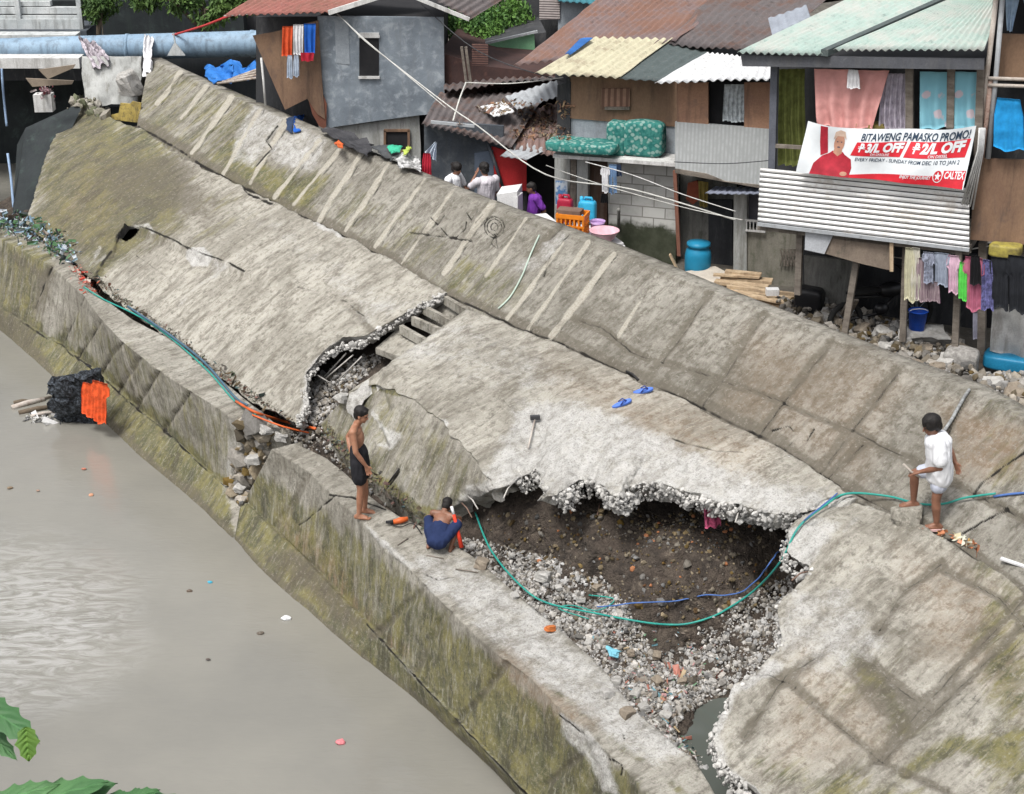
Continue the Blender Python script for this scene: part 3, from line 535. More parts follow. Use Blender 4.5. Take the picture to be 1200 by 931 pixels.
def cloth(name, fp, pts, mat, parent=None, off=.0, folds=5, amp=.03, nu=26, nv=16, label=None, cat=None, group=None, tint=None, th=.006, seed=0):
    """hanging cloth; pts = TL, TR, BR, BL as seen on the plane fp"""
    A, B, Cc, D = [fp.at(x, y, off) for x, y in pts]; G = quadgrid(A, B, Cc, D, nu, nv)
    u = np.linspace(0, 1, nu)[:, None]; v = np.linspace(0, 1, nv)[None, :]; ph = seed*1.7
    h = amp*np.sin(folds*2*math.pi*(u+.06*np.sin(3*v+ph))+ph)*(.25+.75*v)+amp*.8*fbm(G.reshape(-1, 3)+seed, 3.5, 3).reshape(nu, nv)
    G[..., 2] += .03*np.linalg.norm(B-A)*(np.sin(u*9+ph)*v)[...]
    o = sheet_mesh(name, G, h, mat, parent, th)
    if label: tag(o, label, cat, group)
    return o
def garment(name, fp, cx, y0, wpx, hpx, mat, off=0, label=None, group=None, kind='shirt', seed=0, parent=None, cat='clothing'):
    """a shirt, shorts or trousers on a line, as a shaped sheet with thickness"""
    P0 = fp.at(cx, y0, off); P1 = fp.at(cx+wpx, y0, off); P2 = fp.at(cx, y0+hpx, off); wv = fp.d*abs((P1-P0)@fp.d); hv = P2-P0
    nu, nv = 21, 18; u = np.linspace(-.5, .5, nu); v = np.linspace(0, 1, nv); G = np.zeros((nu, nv, 3))
    for j, vv in enumerate(v):
        if kind == 'shirt': wd = (.78 if vv < .06 else 1.0 if vv < .32 else .66+.06*vv)
        elif kind == 'sleeveless': wd = .8+.2*min(1, vv*3)+.1*vv
        elif kind == 'trousers': wd = .8+.15*vv
        else: wd = .75+.25*vv
        for i, uu in enumerate(u):
            G[i, j] = P0+wv*(uu*wd)+hv*(vv*(1+.04*math.sin(uu*7+seed)))
    h = .018*np.sin(u[:, None]*22+seed+2*v[None, :])*(.3+.7*v[None, :])+.02*fbm(G.reshape(-1, 3)+seed, 5, 3).reshape(nu, nv)
    o = sheet_mesh(name, G, h, mat, parent, .012)
    if kind in ('trousers', 'shorts'):              # open the legs
        me = o.data; lim = .35
        bm_v = [vv for vv in range(0)]
        import bmesh
        bm = bmesh.new(); bm.from_mesh(me); bm.verts.ensure_lookup_table(); bm.faces.ensure_lookup_table()
        mid = nu//2; n1 = nu*nv; kill = []
        for f in bm.faces:
            ids = [q.index % n1 for q in f.verts]; ii = [q//nv for q in ids]; jj = [q % nv for q in ids]
            if min(ii) >= mid-1 and max(ii) <= mid+1 and min(jj) > nv*lim: kill.append(f)
        bmesh.ops.delete(bm, geom=kill, context='FACES'); bm.to_mesh(me); bm.free()
    if label: tag(o, label, cat, group)
    return o
def F1(name, col, rough=.9, m2=.75, stripes=None, bump=.15, spec=.2, sc=9):
    q = NB(name); co = q.coord(); c = q.mix(q.ramp(q.noise(co, sc, 4, .6), .3, .7), col, tuple(v*m2 for v in col[:3])+(1,))
    if stripes:
        x = q.n('ShaderNodeTexWave'); x.wave_type = 'BANDS'; x.bands_direction = stripes[2] if len(stripes) > 2 else 'X'; x.inputs['Scale'].default_value = stripes[0]; x.inputs['Distortion'].default_value = .6
        q.l(q.coord(uv=True), x.inputs['Vector']); c = q.mix(q.ramp(x.outputs['Fac'], .45, .6), c, stripes[1])
    if bump: q.bump(q.noise(co, 60, 3, .6), bump, .004)
    return q.fin(c, rough, 0, spec)
def rusty(name, base, rust=(.16, .075, .045, 1), amt=.5, dark=(.05, .035, .03, 1), sc=1.0, rough=.75):
    q = NB(name); co = q.coord(); n = q.noise(co, 1.3*sc, 7, .7, .4); n2 = q.noise(co, 5*sc, 6, .75); n3 = q.noise(co, 30, 3, .7)
    c = q.mix(q.ramp(n2, .35, .7, 0, .5), base, tuple(v*.6 for v in base[:3])+(1,)); c = q.mix(q.ramp(n, 1-amt-.1, 1-amt+.12, 0, .9), c, rust); c = q.mix(q.ramp(n2, .56, .72, 0, .7), c, dark)
    c = q.mix(q.ramp(n3, .55, .75, 0, .4), c, (.3, .27, .25, 1)); q.bump(n2, .35, .02); return q.fin(c, rough, .0, .3)
TIN_GREY = M('grey_metal_sheet', (.27, .315, .36, 1), (.16, .19, .225, 1), 1.6, .55, (.38, .42, .46, 1), .42, .15, fine=60, metal=.15, spec=.5)
TIN_BLUE = M('slate_painted_sheet', (.075, .088, .105, 1), (.045, .053, .065, 1), 1.5, .6, (.11, .12, .13, 1), .4, .15)
PLY = M('brown_plywood', (.26, .165, .105, 1), (.18, .11, .075, 1), 1.3, .8, (.13, .09, .07, 1), .38, .15, sc3=(1, 1, .5))
PLY_O = M('orange_plywood', (.40, .235, .15, 1), (.28, .16, .11, 1), 1.6, .8, (.2, .13, .1, 1), .35, .15)
PLASTER = M('stained_pale_plaster', (.48, .49, .48, 1), (.32, .33, .32, 1), 1.4, .9, (.20, .19, .16, 1), .36, .3, sc3=(1.6, 1.6, .5))
BLUEPL = M('pale_blue_grey_board', (.36, .40, .44, 1), (.26, .29, .32, 1), 2, .85, (.2, .2, .2, 1), .35, .15)
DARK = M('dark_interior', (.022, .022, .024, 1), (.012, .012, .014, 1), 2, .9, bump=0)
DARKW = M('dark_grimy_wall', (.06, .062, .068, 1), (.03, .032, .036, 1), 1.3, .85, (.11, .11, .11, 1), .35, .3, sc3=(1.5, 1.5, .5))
GREYC = M('grimy_grey_concrete', (.24, .235, .22, 1), (.14, .14, .13, 1), 1.5, .9, (.08, .085, .07, 1), .40, .4, sc3=(1.5, 1.5, .6))
WOOD = M('raw_lumber', (.56, .44, .30, 1), (.42, .31, .2, 1), 3, .8, (.3, .2, .12, 1), .3, .15, sc3=(3, 3, 3))
WOODG = M('grey_old_wood', (.24, .21, .18, 1), (.14, .12, .10, 1), 3, .85, (.07, .06, .05, 1), .36, .3, sc3=(1, 1, 4))
WOODP = M('pale_weathered_wood', (.50, .46, .42, 1), (.36, .31, .27, 1), 3, .85, (.25, .14, .08, 1), .33, .25)
WHITEP = M('worn_white_paint', (.68, .68, .67, 1), (.52, .52, .51, 1), 2.5, .7, (.3, .28, .25, 1), .28, .15)
WHITEM = M('plain_white_plastic', (.72, .72, .72, 1), (.6, .6, .61, 1), 3, .5, None, bump=.05)
RUSTR = rusty('rusted_roof_sheet', (.19, .14, .135, 1), (.19, .10, .07, 1), .5, (.05, .035, .035, 1))
RUSTD = rusty('dark_rusted_sheet', (.12, .105, .105, 1), (.12, .07, .055, 1), .45, (.03, .025, .025, 1))
REDR = rusty('faded_red_roof_sheet', (.30, .12, .10, 1), (.2, .10, .075, 1), .45, (.10, .05, .045, 1))
YELR = rusty('yellowed_roof_sheet', (.50, .47, .34, 1), (.30, .25, .18, 1), .42, (.2, .16, .1, 1), 1.5)
DGR = rusty('dark_green_roof_sheet', (.075, .095, .095, 1), (.10, .09, .08, 1), .3, (.03, .04, .04, 1))
WHR = rusty('whitish_roof_sheet', (.62, .63, .64, 1), (.35, .27, .22, 1), .28, (.22, .17, .14, 1), 1.8)
GNR = rusty('pale_green_roof_sheet', (.35, .45, .41, 1), (.42, .43, .40, 1), .5, (.17, .22, .20, 1), 1.3, .6)
GRSH = rusty('grey_roof_sheet', (.36, .38, .40, 1), (.22, .17, .15, 1), .3, (.12, .11, .11, 1), 1.5)
GREENB = M('green_tarpaulin', (.19, .38, .22, 1), (.13, .29, .17, 1), 1.5, .6, (.25, .42, .28, 1), .3, .1)
REDB = M('bright_red_board', (.50, .03, .03, 1), (.38, .02, .025, 1), 1.2, .6, bump=.1)
def block_mat():
    q = NB('pale_hollow_block_wall'); uv = q.coord(uv=True); b = q.n('ShaderNodeTexBrick'); q.l(uv, b.inputs['Vector'])
    b.inputs['Scale'].default_value = 1; b.inputs['Brick Width'].default_value = .40; b.inputs['Row Height'].default_value = .19; b.inputs['Mortar Size'].default_value = .012; b.inputs['Mortar Smooth'].default_value = .3
    b.inputs['Color1'].default_value = (.50, .50, .48, 1); b.inputs['Color2'].default_value = (.40, .40, .385, 1); b.inputs['Mortar'].default_value = (.22, .215, .2, 1)
    n = q.noise(q.coord(), 2.2, 6, .7); c = q.mix(q.ramp(n, .45, .7, 0, .6), b.outputs['Color'], (.25, .24, .22, 1))
    sp = q.n('ShaderNodeSeparateXYZ'); q.l(uv, sp.inputs[0]); ht = q.math('ADD', sp.outputs[1], q.math('MULTIPLY', q.math('SUBTRACT', n, .5), .5))
    mo = q.mix(q.ramp(q.noise(q.coord(), 4, 5, .7), .35, .65), (.035, .042, .025, 1), (.06, .065, .045, 1)); c = q.mix(q.ramp(ht, .52, .68), mo, c)
    q.bump(b.outputs['Fac'], -.5, .01); return q.fin(c, .9)
BLOCK = block_mat()
def Zof(P): return P[1]*CP-(P[2]-H)*SP
def up(fp, x, y, dZ, off=0):
    return WZ(x, y, Zof(fp.at(x, y, off))+dZ)
def house(name, fp, x, y, label, group=None, cat='house'):
    p = fp.at(x, y); p[2] = fp.z0; return empty(name, p, label, cat, group)
def pole(fp, a, b, r, mat, name='post', parent=None, off=0.0, n=8):
    A = fp.at(*a, off); B = fp.at(*b, off); return MB().tube([A, (A+B)/2+np.array([.006, 0, 0]), B], r, n).build(name, mat, parent, True)
def beam(fp, a, b, wd, mat, name='beam', parent=None, off=0.0):
    A = fp.at(*a, off); B = fp.at(*b, off); d = B-A; L = np.linalg.norm(d); d /= L; s = np.cross(d, fp.n); s /= np.linalg.norm(s)
    return MB().box((A+B)/2, d*L/2, s*wd/2, fp.n*wd/2).build(name, mat, parent)
SH = 'shanty houses behind the wall'
# ======== house 1: grey tin house, left
f1h = FP(440, 205, 2.95, 0)
h1 = house('shanty_house', f1h, 440, 205, 'grey sheet-metal house with a small dark window and a red rusty roof at upper left', SH)
prism(f1h, [(372,19),(520,21),(521,117),(519,133),(494,135),(440,142),(392,149),(383,152),(379,120),(373,60)], .08, .0, 'wall', TIN_GREY, h1)
prism(f1h, [(385,150),(440,143),(491,135),(493,170),(493,205),(385,205)], .15, -.12, 'lower_wall', PLASTER, h1, down=200)
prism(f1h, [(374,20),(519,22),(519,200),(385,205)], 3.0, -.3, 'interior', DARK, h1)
prism(f1h, [(392,24),(408,22),(410,76),(394,74)], .012, .012, 'patch', M('lighter_tin_patch', (.36, .40, .44, 1), None, 2, .5, bump=.05), h1)
wdw = prism(f1h, rect(421,44,444,90), .05, .012, 'window', DARK, h1)
for a, b in [((420,43),(445,43)), ((420,91),(445,91))]: beam(f1h, a, b, .05, WHITEP, 'frame', wdw, .03)
prism(f1h, rect(421,39,444,43.5), .06, .05, 'lintel', WHITEP, wdw)
w2 = prism(f1h, rect(451,153,479,177), .05, -.09, 'window', DARK, h1); 
for a, b in [((450,153),(480,153)), ((450,177),(480,177)), ((451,153),(451,177)), ((479,153),(479,177))]: beam(f1h, a, b, .05, PLY, 'frame', w2, -.08)
corr('roof', f1h.at(262, 19, .35), f1h.at(398, 15, .35), up(f1h, 500, -22, 1.0), up(f1h, 330, -26, 2.2), REDR, h1, pitch=.14, amp=.02, wob=.05, ragged=.06)
corr('roof', f1h.at(478, -16, .3), f1h.at(552, 22, .3), up(f1h, 600, -8, 1.6), up(f1h, 500, -30, 1.6), RUSTD, h1, pitch=.14, amp=.02)
beam(f1h, (385,15), (478,-14), .09, WHITEP, 'fascia', h1, .33); beam(f1h, (474,-8), (550,23), .07, WHITEP, 'fascia', h1, .36)
prism(f1h, [(296,42),(320,38),(373,24),(377,90),(381,140),(372,134),(360,116),(334,129)], .03, .08, 'side_board', PLY, h1)
prism(f1h, [(360,112),(374,100),(383,122),(382,152),(374,148),(366,134)], .03, .06, 'broken_board', M('red_brown_board', (.22, .09, .06, 1), None, 2, .85, bump=.2), h1)
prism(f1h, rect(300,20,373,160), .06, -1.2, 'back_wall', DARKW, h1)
pole(f1h, (306,68), (311,124), .022, WODM if False else WHITEP, 'post', h1, .9)
lg = 'clothes hanging under the red roof'
CL = {}
def fab(key, col, **k):
    if key not in CL: CL[key] = F1(key+'_fabric', col, **k)
    return CL[key]
cloth('hanging_cloth', f1h, [(331,31),(343,31),(342,66),(330,66)], fab('orange', (.62, .09, .03, 1)), None, .30, 2, .03, label='orange cloth hanging under the red roof eave of the grey tin house', cat='clothing', group=lg)
cloth('hanging_cloth', f1h, [(343.5,29),(355.5,29),(355,65),(344,64)], fab('white', (.68, .68, .7, 1)), None, .33, 3, .03, label='white cloth hanging between the orange and the blue one under the eave', cat='clothing', group=lg)
cloth('hanging_cloth', f1h, [(356,28),(370,28),(369,63),(357,63)], fab('royal_blue', (.02, .12, .50, 1)), None, .30, 2, .03, label='royal blue cloth hanging beside the grey tin wall', cat='clothing', group=lg)
cloth('hanging_cloth', f1h, [(352,62),(368,62),(367,72),(353,72)], fab('dark_red', (.40, .02, .04, 1)), None, .36, 2, .02, label='small red cloth below the blue one under the eave', cat='clothing', group=lg)
for i, (x, hh) in enumerate([(339.5, 27), (347, 25)]): garment('long_sock', f1h, x, 65, 6.5, hh, fab('pale_blue', (.45, .52, .62, 1)), .42, ['pale blue cloth strip hanging lowest below the orange cloth', 'pale blue cloth strip hanging below the white cloth'][i], lg, 'sleeveless', i)
# ======== dark shack with red panel
fs = FP(560, 262, 2.95, 8)
sk = house('shanty_shack', fs, 575, 262, 'low dark slate shack with a bright red panel behind the standing people', SH, 'shack')
prism(fs, [(497,146),(516,143),(590,148),(592,262),(497,262)], .08, 0, 'wall', TIN_BLUE, sk, down=260)
prism(fs, [(556,180),(578,176),(580,262),(556,262)], .05, .06, 'door', M('blue_grey_door', (.12, .15, .20, 1), None, 2, .6, bump=.1), sk, down=260)
prism(fs, [(576,172),(617,183),(617,224),(590,222),(580,216)], .04, .05, 'red_panel', REDB, sk)
prism(fs, [(578,150),(652,165),(652,262),(578,262)], .08, -.5, 'rear_wall', DARK, sk, down=260)
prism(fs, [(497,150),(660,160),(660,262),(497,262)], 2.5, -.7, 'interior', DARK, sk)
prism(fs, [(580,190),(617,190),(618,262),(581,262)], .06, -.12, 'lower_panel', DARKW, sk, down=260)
pole(fs, (571,165), (590,222), .03, TIN_BLUE, 'post', sk, .12)
corr('roof', fs.at(494, 146, .3), fs.at(600, 172, .35), up(fs, 640, 112, 2.2), up(fs, 515, 108, 2.6), RUSTD, sk, pitch=.12, amp=.02, wob=.06, ragged=.1)
corr('roof', fs.at(590, 172, .3), fs.at(668, 186, .3), up(fs, 668, 118, 1.6), up(fs, 590, 140, 1.6), RUSTR, sk, pitch=.12, amp=.02, wob=.08)
corr('awning', fs.at(586, 183, .75), fs.at(618, 187, .7), up(fs, 652, 170, .2), up(fs, 606, 166, .2), GRSH, sk, pitch=.12, amp=.01)
corr('roof_patch', up(fs, 579, 156, .35)+[0,0,.3], up(fs, 603, 150, .45)+[0,0,.3], up(fs, 590, 134, 1.1)+[0,0,.25], up(fs, 563, 141, 1.0)+[0,0,.25], WHR, sk, pitch=.12, amp=.008)
corr('roof_patch', up(fs, 606, 150, .5)+[0,0,.34], up(fs, 657, 134, .5)+[0,0,.34], up(fs, 652, 112, 1.5)+[0,0,.3], up(fs, 592, 132, 1.3)+[0,0,.3], GRSH, sk, pitch=.12, amp=.015)
beam(fs, (505,143), (556,148), .05, GRSH, 'eave_trim', sk, .34)
# rusty roofs and walls in the gap behind
rb = house('rusty_roof_house', fs, 600, 200, 'dark house with a wide rusted roof and red wall rising behind the slate shack', SH)
fr = FP(560, 205, 2.95, 6)
prism(fr, [(515,62),(570,78),(660,88),(664,205),(515,205)], 3.0, -.1, 'wall', M('dark_red_brown_wall', (.075, .042, .038, 1), (.045, .028, .027, 1), 2, .85, (.12, .06, .05, 1), .35, .2), rb, down=203)
corr('roof', fr.at(520, 106, 1.4), fr.at(672, 92, 1.1), up(fr, 690, 82, 1.9), up(fr, 520, 88, 2.1), RUSTD, rb, pitch=.14, amp=.025, wob=.08, ragged=.1)
corr('roof', fr.at(555, 118, 1.2), fr.at(650, 108, 1.2), up(fr, 650, 92, 1.6), up(fr, 560, 98, 1.6), RUSTR, rb, pitch=.14, amp=.02, wob=.08)
for x0 in (541, 546): beam(fr, (x0, 55), (x0+6, 100), .05, WOODG, 'post', rb, 1.5)
prism(fr, rect(553,52,572,77), .02, 1.3, 'slatted_shutter', F1('slats', (.16, .09, .075, 1), stripes=(7, (.05, .03, .03, 1), 'Y')), rb)
fg = FP(600, 175, 2.95, -4)
gb = house('green_tarp_hut', fg, 600, 175, 'hut with a flat pale green tarpaulin wall below the tree', SH, 'hut')
prism(fg, [(570,51),(626,38),(627,62),(612,68),(572,76)], .03, .0, 'tarp_wall', GREENB, gb)
prism(fg, [(569,49),(640,38),(640,170),(570,170)], 2.5, -.1, 'interior', DARKW, gb, down=168)
beam(fg, (569,51), (630,37), .05, GRSH, 'trim', gb, .05)
fw = FP(690, 160, 2.95, 10)
wb = house('plastered_house', fw, 690, 160, 'pale blue-white plastered house with a louvred window peeking between the rusty roofs', SH)
prism(fw, [(654,-20),(765,-20),(765,60),(655,60)], 2.5, 0, 'wall', BLUEPL, wb, down=58)
wn = prism(fw, rect(632,-5,656,23), .3, .05, 'louvre_window', F1('louvres', (.5, .45, .43, 1), stripes=(6, (.12, .1, .1, 1), 'Y')), wb)
corr('roof', fw.at(655, 2, .5), fw.at(770, 10, .5), up(fw, 770, -22, 1.5), up(fw, 640, -22, 1.5), M('teal_sheet', (.05, .22, .27, 1), None, 2, .6, bump=.1), wb, pitch=.14, amp=.02)
MB().box(fw.at(686, 26, .2), fw.d*.3, fw.n*.2, np.array([0, 0, .04])).build('shelf', WHITEP, wb)
prism(FP(640, 150, 2.95, 6), [(612,-20),(656,-20),(656,60),(612,60)], 1.5, 0, 'dark_side_wall', DARKW, wb)
# ======== house 2: mattress house
f2h = FP(740, 300, 2.95, 18)
h2 = house('shanty_house', f2h, 735, 300, 'two-storey shanty of brown board over pale blocks with patterned mattresses on its ledge', SH)
prism(f2h, [(667,90),(794,92),(794,149),(667,139)], .06, -.05, 'upper_wall', PLY, h2)
prism(f2h, [(667,139),(794,149),(793,186),(667,182)], .06, -.08, 'lower_strip', BLUEPL, h2)
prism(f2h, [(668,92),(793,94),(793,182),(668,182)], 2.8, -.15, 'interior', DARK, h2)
A_, B_ = f2h.at(668, 92, -.03), f2h.at(668, 172, -.03); bk = -f2h.n*2.6
mesh('side_wall', [A_, B_, B_+bk, A_+bk, A_-f2h.d*.06, B_-f2h.d*.06, B_+bk-f2h.d*.06, A_+bk-f2h.d*.06], [(0, 1, 2, 3), (7, 6, 5, 4), (0, 4, 5, 1), (3, 2, 6, 7), (0, 3, 7, 4), (1, 5, 6, 2)], DARKW, h2)
prism(f2h, [(653,100),(669,96),(668,165),(653,160)], .04, -.04, 'side_board', DARKW, h2)
sh = prism(f2h, rect(705,104,738,126), .03, .0, 'shutter', F1('shutter_boards', (.30, .18, .13, 1), stripes=(3, (.14, .08, .06, 1))), h2); beam(f2h, (709,127), (738,127), .05, WOODG, 'rail', sh, .01)
p0, p1 = f2h.at(648, 181, .55), f2h.at(796, 192, .55); q0, q1 = p0-f2h.n*.6, p1-f2h.n*.6; z_ = np.array([0, 0, .06])
mesh('ledge', [p0, p1, q1, q0, p0-z_, p1-z_, q1-z_, q0-z_], [(0, 1, 2, 3), (7, 6, 5, 4), (0, 4, 5, 1), (1, 5, 6, 2), (2, 6, 7, 3), (3, 7, 4, 0)], WHITEP, h2)
prism(f2h, [(712,186),(794,191),(792,300),(714,300)], .16, .12, 'block_wall', BLOCK, h2, down=298)
prism(f2h, rect(650,183,714,300), .1, -.3, 'recessed_wall', GREYC, h2, down=298)
prism(f2h, rect(650,184,668,262), .06, -.1, 'wall_panel', PLASTER, h2, down=261)
prism(f2h, rect(676,186,689,262), .14, .05, 'column', PLASTER, h2, down=261)
dr = prism(f2h, [(690,190),(712,189),(712,268),(690,266)], .05, -.15, 'door', M('brown_door', (.12, .07, .05, 1), None, 2, .8, (.3, .25, .22, 1), .25), h2, down=264)
q = NB('faded_blue_poster'); n_ = q.noise(q.coord(), 6, 3, .6); c_ = q.mix(q.ramp(n_, .42, .55), (.08, .2, .42, 1), (.5, .55, .6, 1)); POST = q.fin(c_, .6)
tag(prism(f2h, rect(651,212,665,241), .008, .0, 'poster', POST, None), 'blue and white poster on the wall panel left of the brown door', 'poster')
beam(f2h, (673,187), (672,262), .10, WOODG, 'post', h2, .02)
corr('roof', f2h.at(626, 86, .45), f2h.at(727, 91, .45), up(f2h, 789, 46, 1.8), up(f2h, 696, 45, 1.8), YELR, h2, pitch=.16, amp=.022, wob=.03, ragged=.05)
corr('roof', f2h.at(725, 92, .43), f2h.at(776, 95, .43), up(f2h, 850, 50, 1.9), up(f2h, 787, 47, 1.85), DGR, h2, pitch=.16, amp=.014, wob=.03)
tag(mesh('dummy', [(0,0,0)]*3, [(0,1,2)], DARK) , None) if False else None
corr('roof_patch', f2h.at(662, 70, -.45)+[0,0,.1], f2h.at(668, 71, -.45)+[0,0,.1], up(f2h, 695, 48, 1.5)+[0,0,.05], up(f2h, 680, 49, 1.5)+[0,0,.05], M('blue_patch', (.03, .14, .42, 1), None, 3, .6, bump=.1), h2, pitch=.16, amp=.01)
beam(f2h, (729,91), (776,52), .05, GRSH, 'flashing', h2, .1) if False else None
h2b = house('rusty_roof_house', f2h, 800, 200, 'house whose very large rust-brown roof rises behind the yellowed roof sheets', SH)
corr('roof', up(f2h, 600, 80, 1.2), up(f2h, 792, 49, 1.6), up(f2h, 860, -12, 6), up(f2h, 716, -12, 6), RUSTR, h2b, pitch=.16, amp=.022, wob=.08, ragged=.08)
corr('roof', up(f2h, 775, 52, 1.6), up(f2h, 890, 60, .8), up(f2h, 985, -14, 5), up(f2h, 845, -14, 6), RUSTD, h2b, pitch=.16, amp=.02, wob=.08)
prism(f2h, [(650,80),(905,80),(905,190),(660,190)], 2.5, -3.2, 'wall', DARKW, h2b, down=188)
corr('gable_sheet', up(f2h, 905, 42, .9), up(f2h, 950, 20, .9), up(f2h, 945, 6, 1.6), up(f2h, 900, 22, 1.6), M('blue_grey_sheet', (.3, .33, .38, 1), None, 2, .6, bump=.1), h2b, pitch=.16, amp=.01)
q = NB('teal_flower_print'); vo = q.n('ShaderNodeTexVoronoi'); vo.inputs['Scale'].default_value = 13; q.l(q.coord(), vo.inputs['Vector']); n_ = q.noise(q.coord(), 14, 3, .6)
c_ = q.mix(q.ramp(n_, .4, .6), (.015, .12, .11, 1), (.04, .19, .165, 1)); c_ = q.mix(q.ramp(q.math('ADD', vo.outputs['Distance'], q.math('MULTIPLY', q.math('SUBTRACT', n_, .5), .8)), .25, .5, .65, 0), c_, (.30, .42, .38, 1)); MATT = q.fin(c_, .9)
def cushion(name, C, ax, ay, az, mat, label, cat, group=None, nseg=10, puff=.18):
    """padded slab: superellipsoid with creases"""
    V = []; Fc = []; nu, nv = 36, 18
    for i in range(nu):
        for j in range(nv+1):
            a = 2*math.pi*i/nu; b = math.pi*j/nv-math.pi/2; e = .35
            sg = lambda v: math.copysign(abs(v)**e, v)
            p = np.array([sg(math.cos(b))*sg(math.cos(a)), sg(math.cos(b))*sg(math.sin(a)), sg(math.sin(b))])
            V.append(np.asarray(C)+p[0]*np.asarray(ax)+p[1]*np.asarray(ay)+p[2]*np.asarray(az))
    for i in range(nu):
        for j in range(nv): a = i*(nv+1)+j; b = ((i+1) % nu)*(nv+1)+j; Fc.append((a, b, b+1, a+1))
    V = np.array(V); N = V-np.asarray(C); V = V+N/np.linalg.norm(N, axis=1)[:, None]*(fbm(V, 4, 3)*.03)[:, None]
    return tag(mesh(name, V, Fc, mat, None, True), label, cat, group)
mg = 'patterned mattresses on the ledge'
P_ = f2h.at(733, 160, .22); cushion('folded_mattress', f2h.at(724, 162, .2), f2h.d*.17, f2h.n*.17, np.array([0, 0, .29]), MATT, 'narrow folded teal patterned mattress standing at the left of the pair on the ledge', 'mattress', mg)
cushion('folded_mattress', f2h.at(755, 162, .2), f2h.d*.36, f2h.n*.17, np.array([0, 0, .30]), MATT, 'thick folded teal patterned mattress standing at the right of the pair on the ledge', 'mattress', mg)
cushion('flat_mattress', f2h.at(683, 174, .45)+[0, 0, .05], f2h.d*.62, f2h.n*.3, np.array([0, 0, .09]), MATT, 'thin teal patterned mattress lying flat at the left end of the ledge', 'mattress', mg)
# ======== house 3: pale corrugated overhang with curtain window
f3h = FP(840, 322, 2.95, 20)
h3 = house('shanty_house', f3h, 850, 322, 'pale grey overhanging upper storey with an orange-brown board row and a curtained window', SH)
prism(f3h, [(791,143),(909,152),(908,219),(850,213),(828,204),(791,198)], .07, .35, 'upper_wall', F1('pale_ribbed_board', (.46, .48, .49, 1), m2=.8, stripes=(5, (.36, .38, .38, 1))), h3)
prism(f3h, [(793,97),(830,97),(830,146),(793,143)], .05, .34, 'board', PLY_O, h3)
prism(f3h, [(872,97),(908,97),(908,152),(872,149)], .05, .34, 'board', PLY_O, h3)
wi = prism(f3h, [(829,97),(874,97),(874,150),(829,146)], .05, .15, 'window', DARK, h3)
cloth('curtain', f3h, [(849,99),(874,99),(872,144),(847,142)], F1('white_patterned_curtain', (.50, .55, .58, 1), m2=.5, sc=14), wi, .32, 5, .03)
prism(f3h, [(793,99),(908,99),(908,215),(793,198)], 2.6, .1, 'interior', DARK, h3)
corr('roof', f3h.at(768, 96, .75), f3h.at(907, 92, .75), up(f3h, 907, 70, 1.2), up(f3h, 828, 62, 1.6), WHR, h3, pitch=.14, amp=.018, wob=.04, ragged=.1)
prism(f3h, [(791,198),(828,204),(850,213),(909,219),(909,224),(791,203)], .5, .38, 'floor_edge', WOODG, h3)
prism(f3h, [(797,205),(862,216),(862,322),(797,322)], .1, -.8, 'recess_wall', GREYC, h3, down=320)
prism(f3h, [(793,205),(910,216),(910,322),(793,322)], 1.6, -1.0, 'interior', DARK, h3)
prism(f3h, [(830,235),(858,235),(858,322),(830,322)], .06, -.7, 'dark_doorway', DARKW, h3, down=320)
prism(f3h, [(860,222),(875,222),(876,322),(860,322)], .16, .1, 'column', PLASTER, h3, down=320)
prism(f3h, [(870,268),(940,272),(940,335),(868,330)], .12, .05, 'low_wall', M('stained_beige_wall', (.28, .265, .225, 1), (.19, .18, .15, 1), 1.6, .9, (.11, .115, .08, 1), .4, .4), h3, down=325)
prism(f3h, [(873,228),(905,228),(905,262),(873,262)], .06, -.2, 'rear_panel', M('mauve_grey_panel', (.2, .19, .22, 1), None, 2, .8), h3)
gw = beam(f3h, (873,258), (897,260), .03, WHITEP, 'window_grille', h3, .12)
for x in range(875, 898, 4): beam(f3h, (x, 258), (x, 271), .018, WHITEP, 'bar', gw, .12)
beam(f3h, (873,270), (897,272), .03, WHITEP, 'bar', gw, .12)
lat = MB()
for k in range(6):
    for d_ in (1, -1):
        a = f3h.at(914+k*4, 292 if d_ > 0 else 312, .1); b = f3h.at(914+k*4+(6), 312 if d_ > 0 else 292, .1); lat.tube([a, b], .012, 5)
lat.build('lattice_vent', WOODG, h3)
corr('awning', f3h.at(826, 226, .5), f3h.at(905, 228, .5), up(f3h, 905, 219, .1), up(f3h, 838, 219, .1), M('blue_grey_awning', (.30, .33, .42, 1), None, 2, .6, bump=.1), h3, pitch=.12, amp=.008)
beam(f3h, (791,200), (796,300), .06, M('brick_red_post', (.22, .10, .07, 1), None, 3, .9), 'post', h3, .25)
prism(f3h, [(806,215),(817,212),(822,232),(812,240),(804,234)], .05, -.5, 'hanging_cloth_red', fab('rust_orange', (.25, .07, .04, 1)), h3)
cloth('hanging_cloth_yellow', f3h, [(818,212),(830,214),(829,244),(820,242)], fab('ochre', (.26, .2, .06, 1)), h3, -.45, 2, .03)
